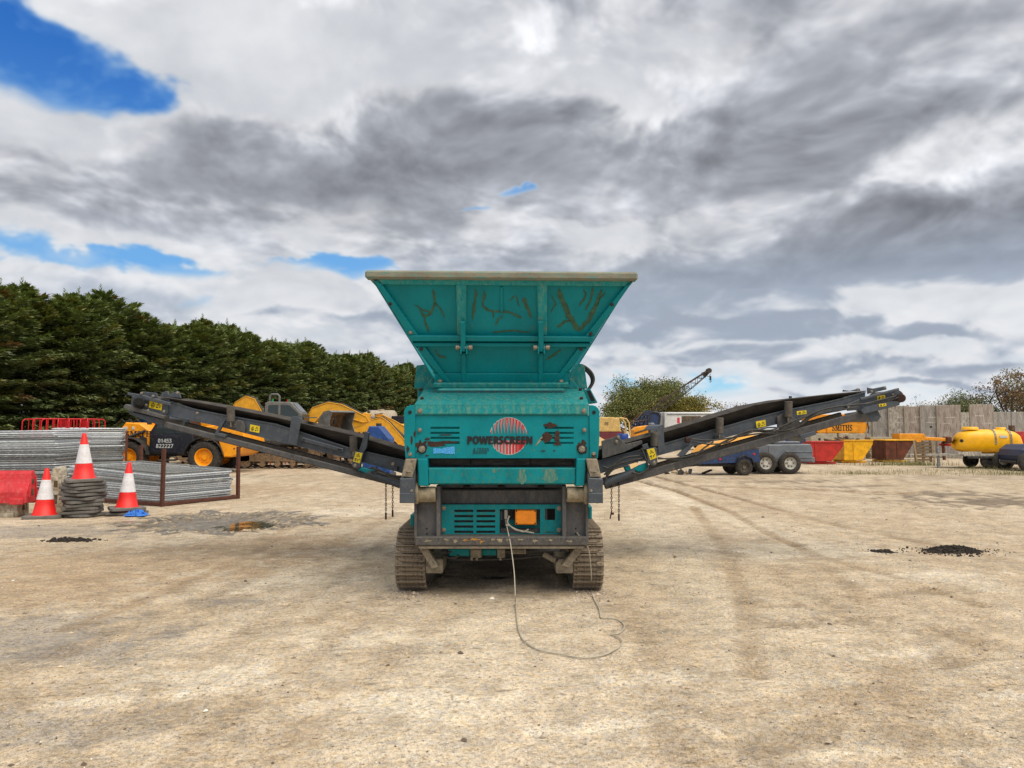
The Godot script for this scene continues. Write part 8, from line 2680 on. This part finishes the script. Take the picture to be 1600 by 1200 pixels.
	obj("frame", MB.new().box(Vector3(0.1, 0.3, 0), Vector3(1.3, 0.5, 1.0), 0.03), dark, am)
	obj("drum", MB.new().rod(Vector3(0.1, 0.3, 0.55), Vector3(0.1, 0.3, -0.55), 0.3, 20), rust, am)
	obj("guard", MB.new().box(Vector3(0.62, 1.5, 0.1), Vector3(0.25, 1.0, 0.6), 0.05), worn("trailer_grey", Color(0.39, 0.42, 0.46)), am)
	var dr := thing("plastic_drum", "small blue plastic drum beside a white can, seen over the conveyor", "drum", Vector3(spot(973, 668, 38).x, 0, -38))
	obj("shell", MB.new().lathe([[0.0, 0.0], [0.27, 0.0], [0.29, 0.05], [0.29, 0.5], [0.27, 0.52], [0.29, 0.54], [0.29, 0.98], [0.26, 1.02], [0.0, 1.02]], 20, Basis.IDENTITY, Vector3(0, 0.42, 0)), plain("drum_blue", Color(0.06, 0.22, 0.52), 0.4), dr)
	obj("stand", MB.new().box(Vector3(0.15, 0.21, 0), Vector3(1.1, 0.42, 0.7), 0.02), worn("pallet_wood", Color(0.42, 0.35, 0.27)), dr)
	var wc := thing("paint_can", "white plastic can next to the small blue drum", "can", Vector3(spot(981, 668, 38).x, 0.42, -38))
	obj("shell", MB.new().lathe([[0.0, 0.0], [0.13, 0.0], [0.14, 0.03], [0.14, 0.8], [0.06, 0.95], [0.06, 1.02], [0.0, 1.02]], 16), white, wc)
	# ---- heavy low banks of plant far behind, seen between the conveyors and the ground
	var bk := thing("timber_pile", "low pile of old planks far behind the right conveyor", "timber", Vector3(spot(960, 668, 44).x, 0, -44))
	var r := RandomNumberGenerator.new()
	r.seed = 12
	for k in 22: obj("plank", MB.new().box(Vector3(r.randfn() * 0.3, 0.05 + (k / 6) * 0.09, (k % 6 - 2.5) * 0.24), Vector3(3.2, 0.07, 0.2), 0.01, Basis(Vector3.UP, r.randfn() * 0.05)), worn("old_plank", Color(0.62, 0.54, 0.42)), bk)

# ---------------------------------------------------------------- the scene
func _ready() -> void:
	daylight()
	build_ground()
	build_hedge()
	build_trees()
	build_machine()
	build_fence_stacks()
	build_cones()
	build_barriers()
	build_left_plant()
	build_right_yard()
	clod_heap("low black heap of road planings on pale dirt, right of the machine", on_ground(1490, 862), 0.40, 0.23, 0.075, 900, 1)
	clod_heap("small flat patch of black planings beside the larger heap", on_ground(1378, 862), 0.15, 0.11, 0.02, 220, 2, 1.6)
	clod_heap("dark crumbs of planings scattered left, in front of the cones", on_ground(110, 846), 0.30, 0.10, 0.03, 170, 3, 2.4)
	scatter_stones()
	var w := []
	for q in [[1400, 738, 2.2, 0.5], [1530, 741, 2.0, 0.45], [1470, 736, 2.0, 0.4], [1590, 741, 0.9, 0.4, 1.5], [1345, 741, 0.6, 0.25], [1430, 727, 0.8, 0.3, 2.2], [1390, 727, 1.0, 0.3, 1.6], [1560, 733, 1.2, 0.4, 1.4]]:
		var p := on_ground(q[0], q[1])
		w.append([p.x, p.z, q[2], q[3]] + ([q[4]] if q.size() > 4 else []))
	weeds("grass", "thin dry grass and weeds growing along the edge of the yard", w, 3800, 0.13, 4)
	print("built ", Time.get_ticks_msec(), " ms")
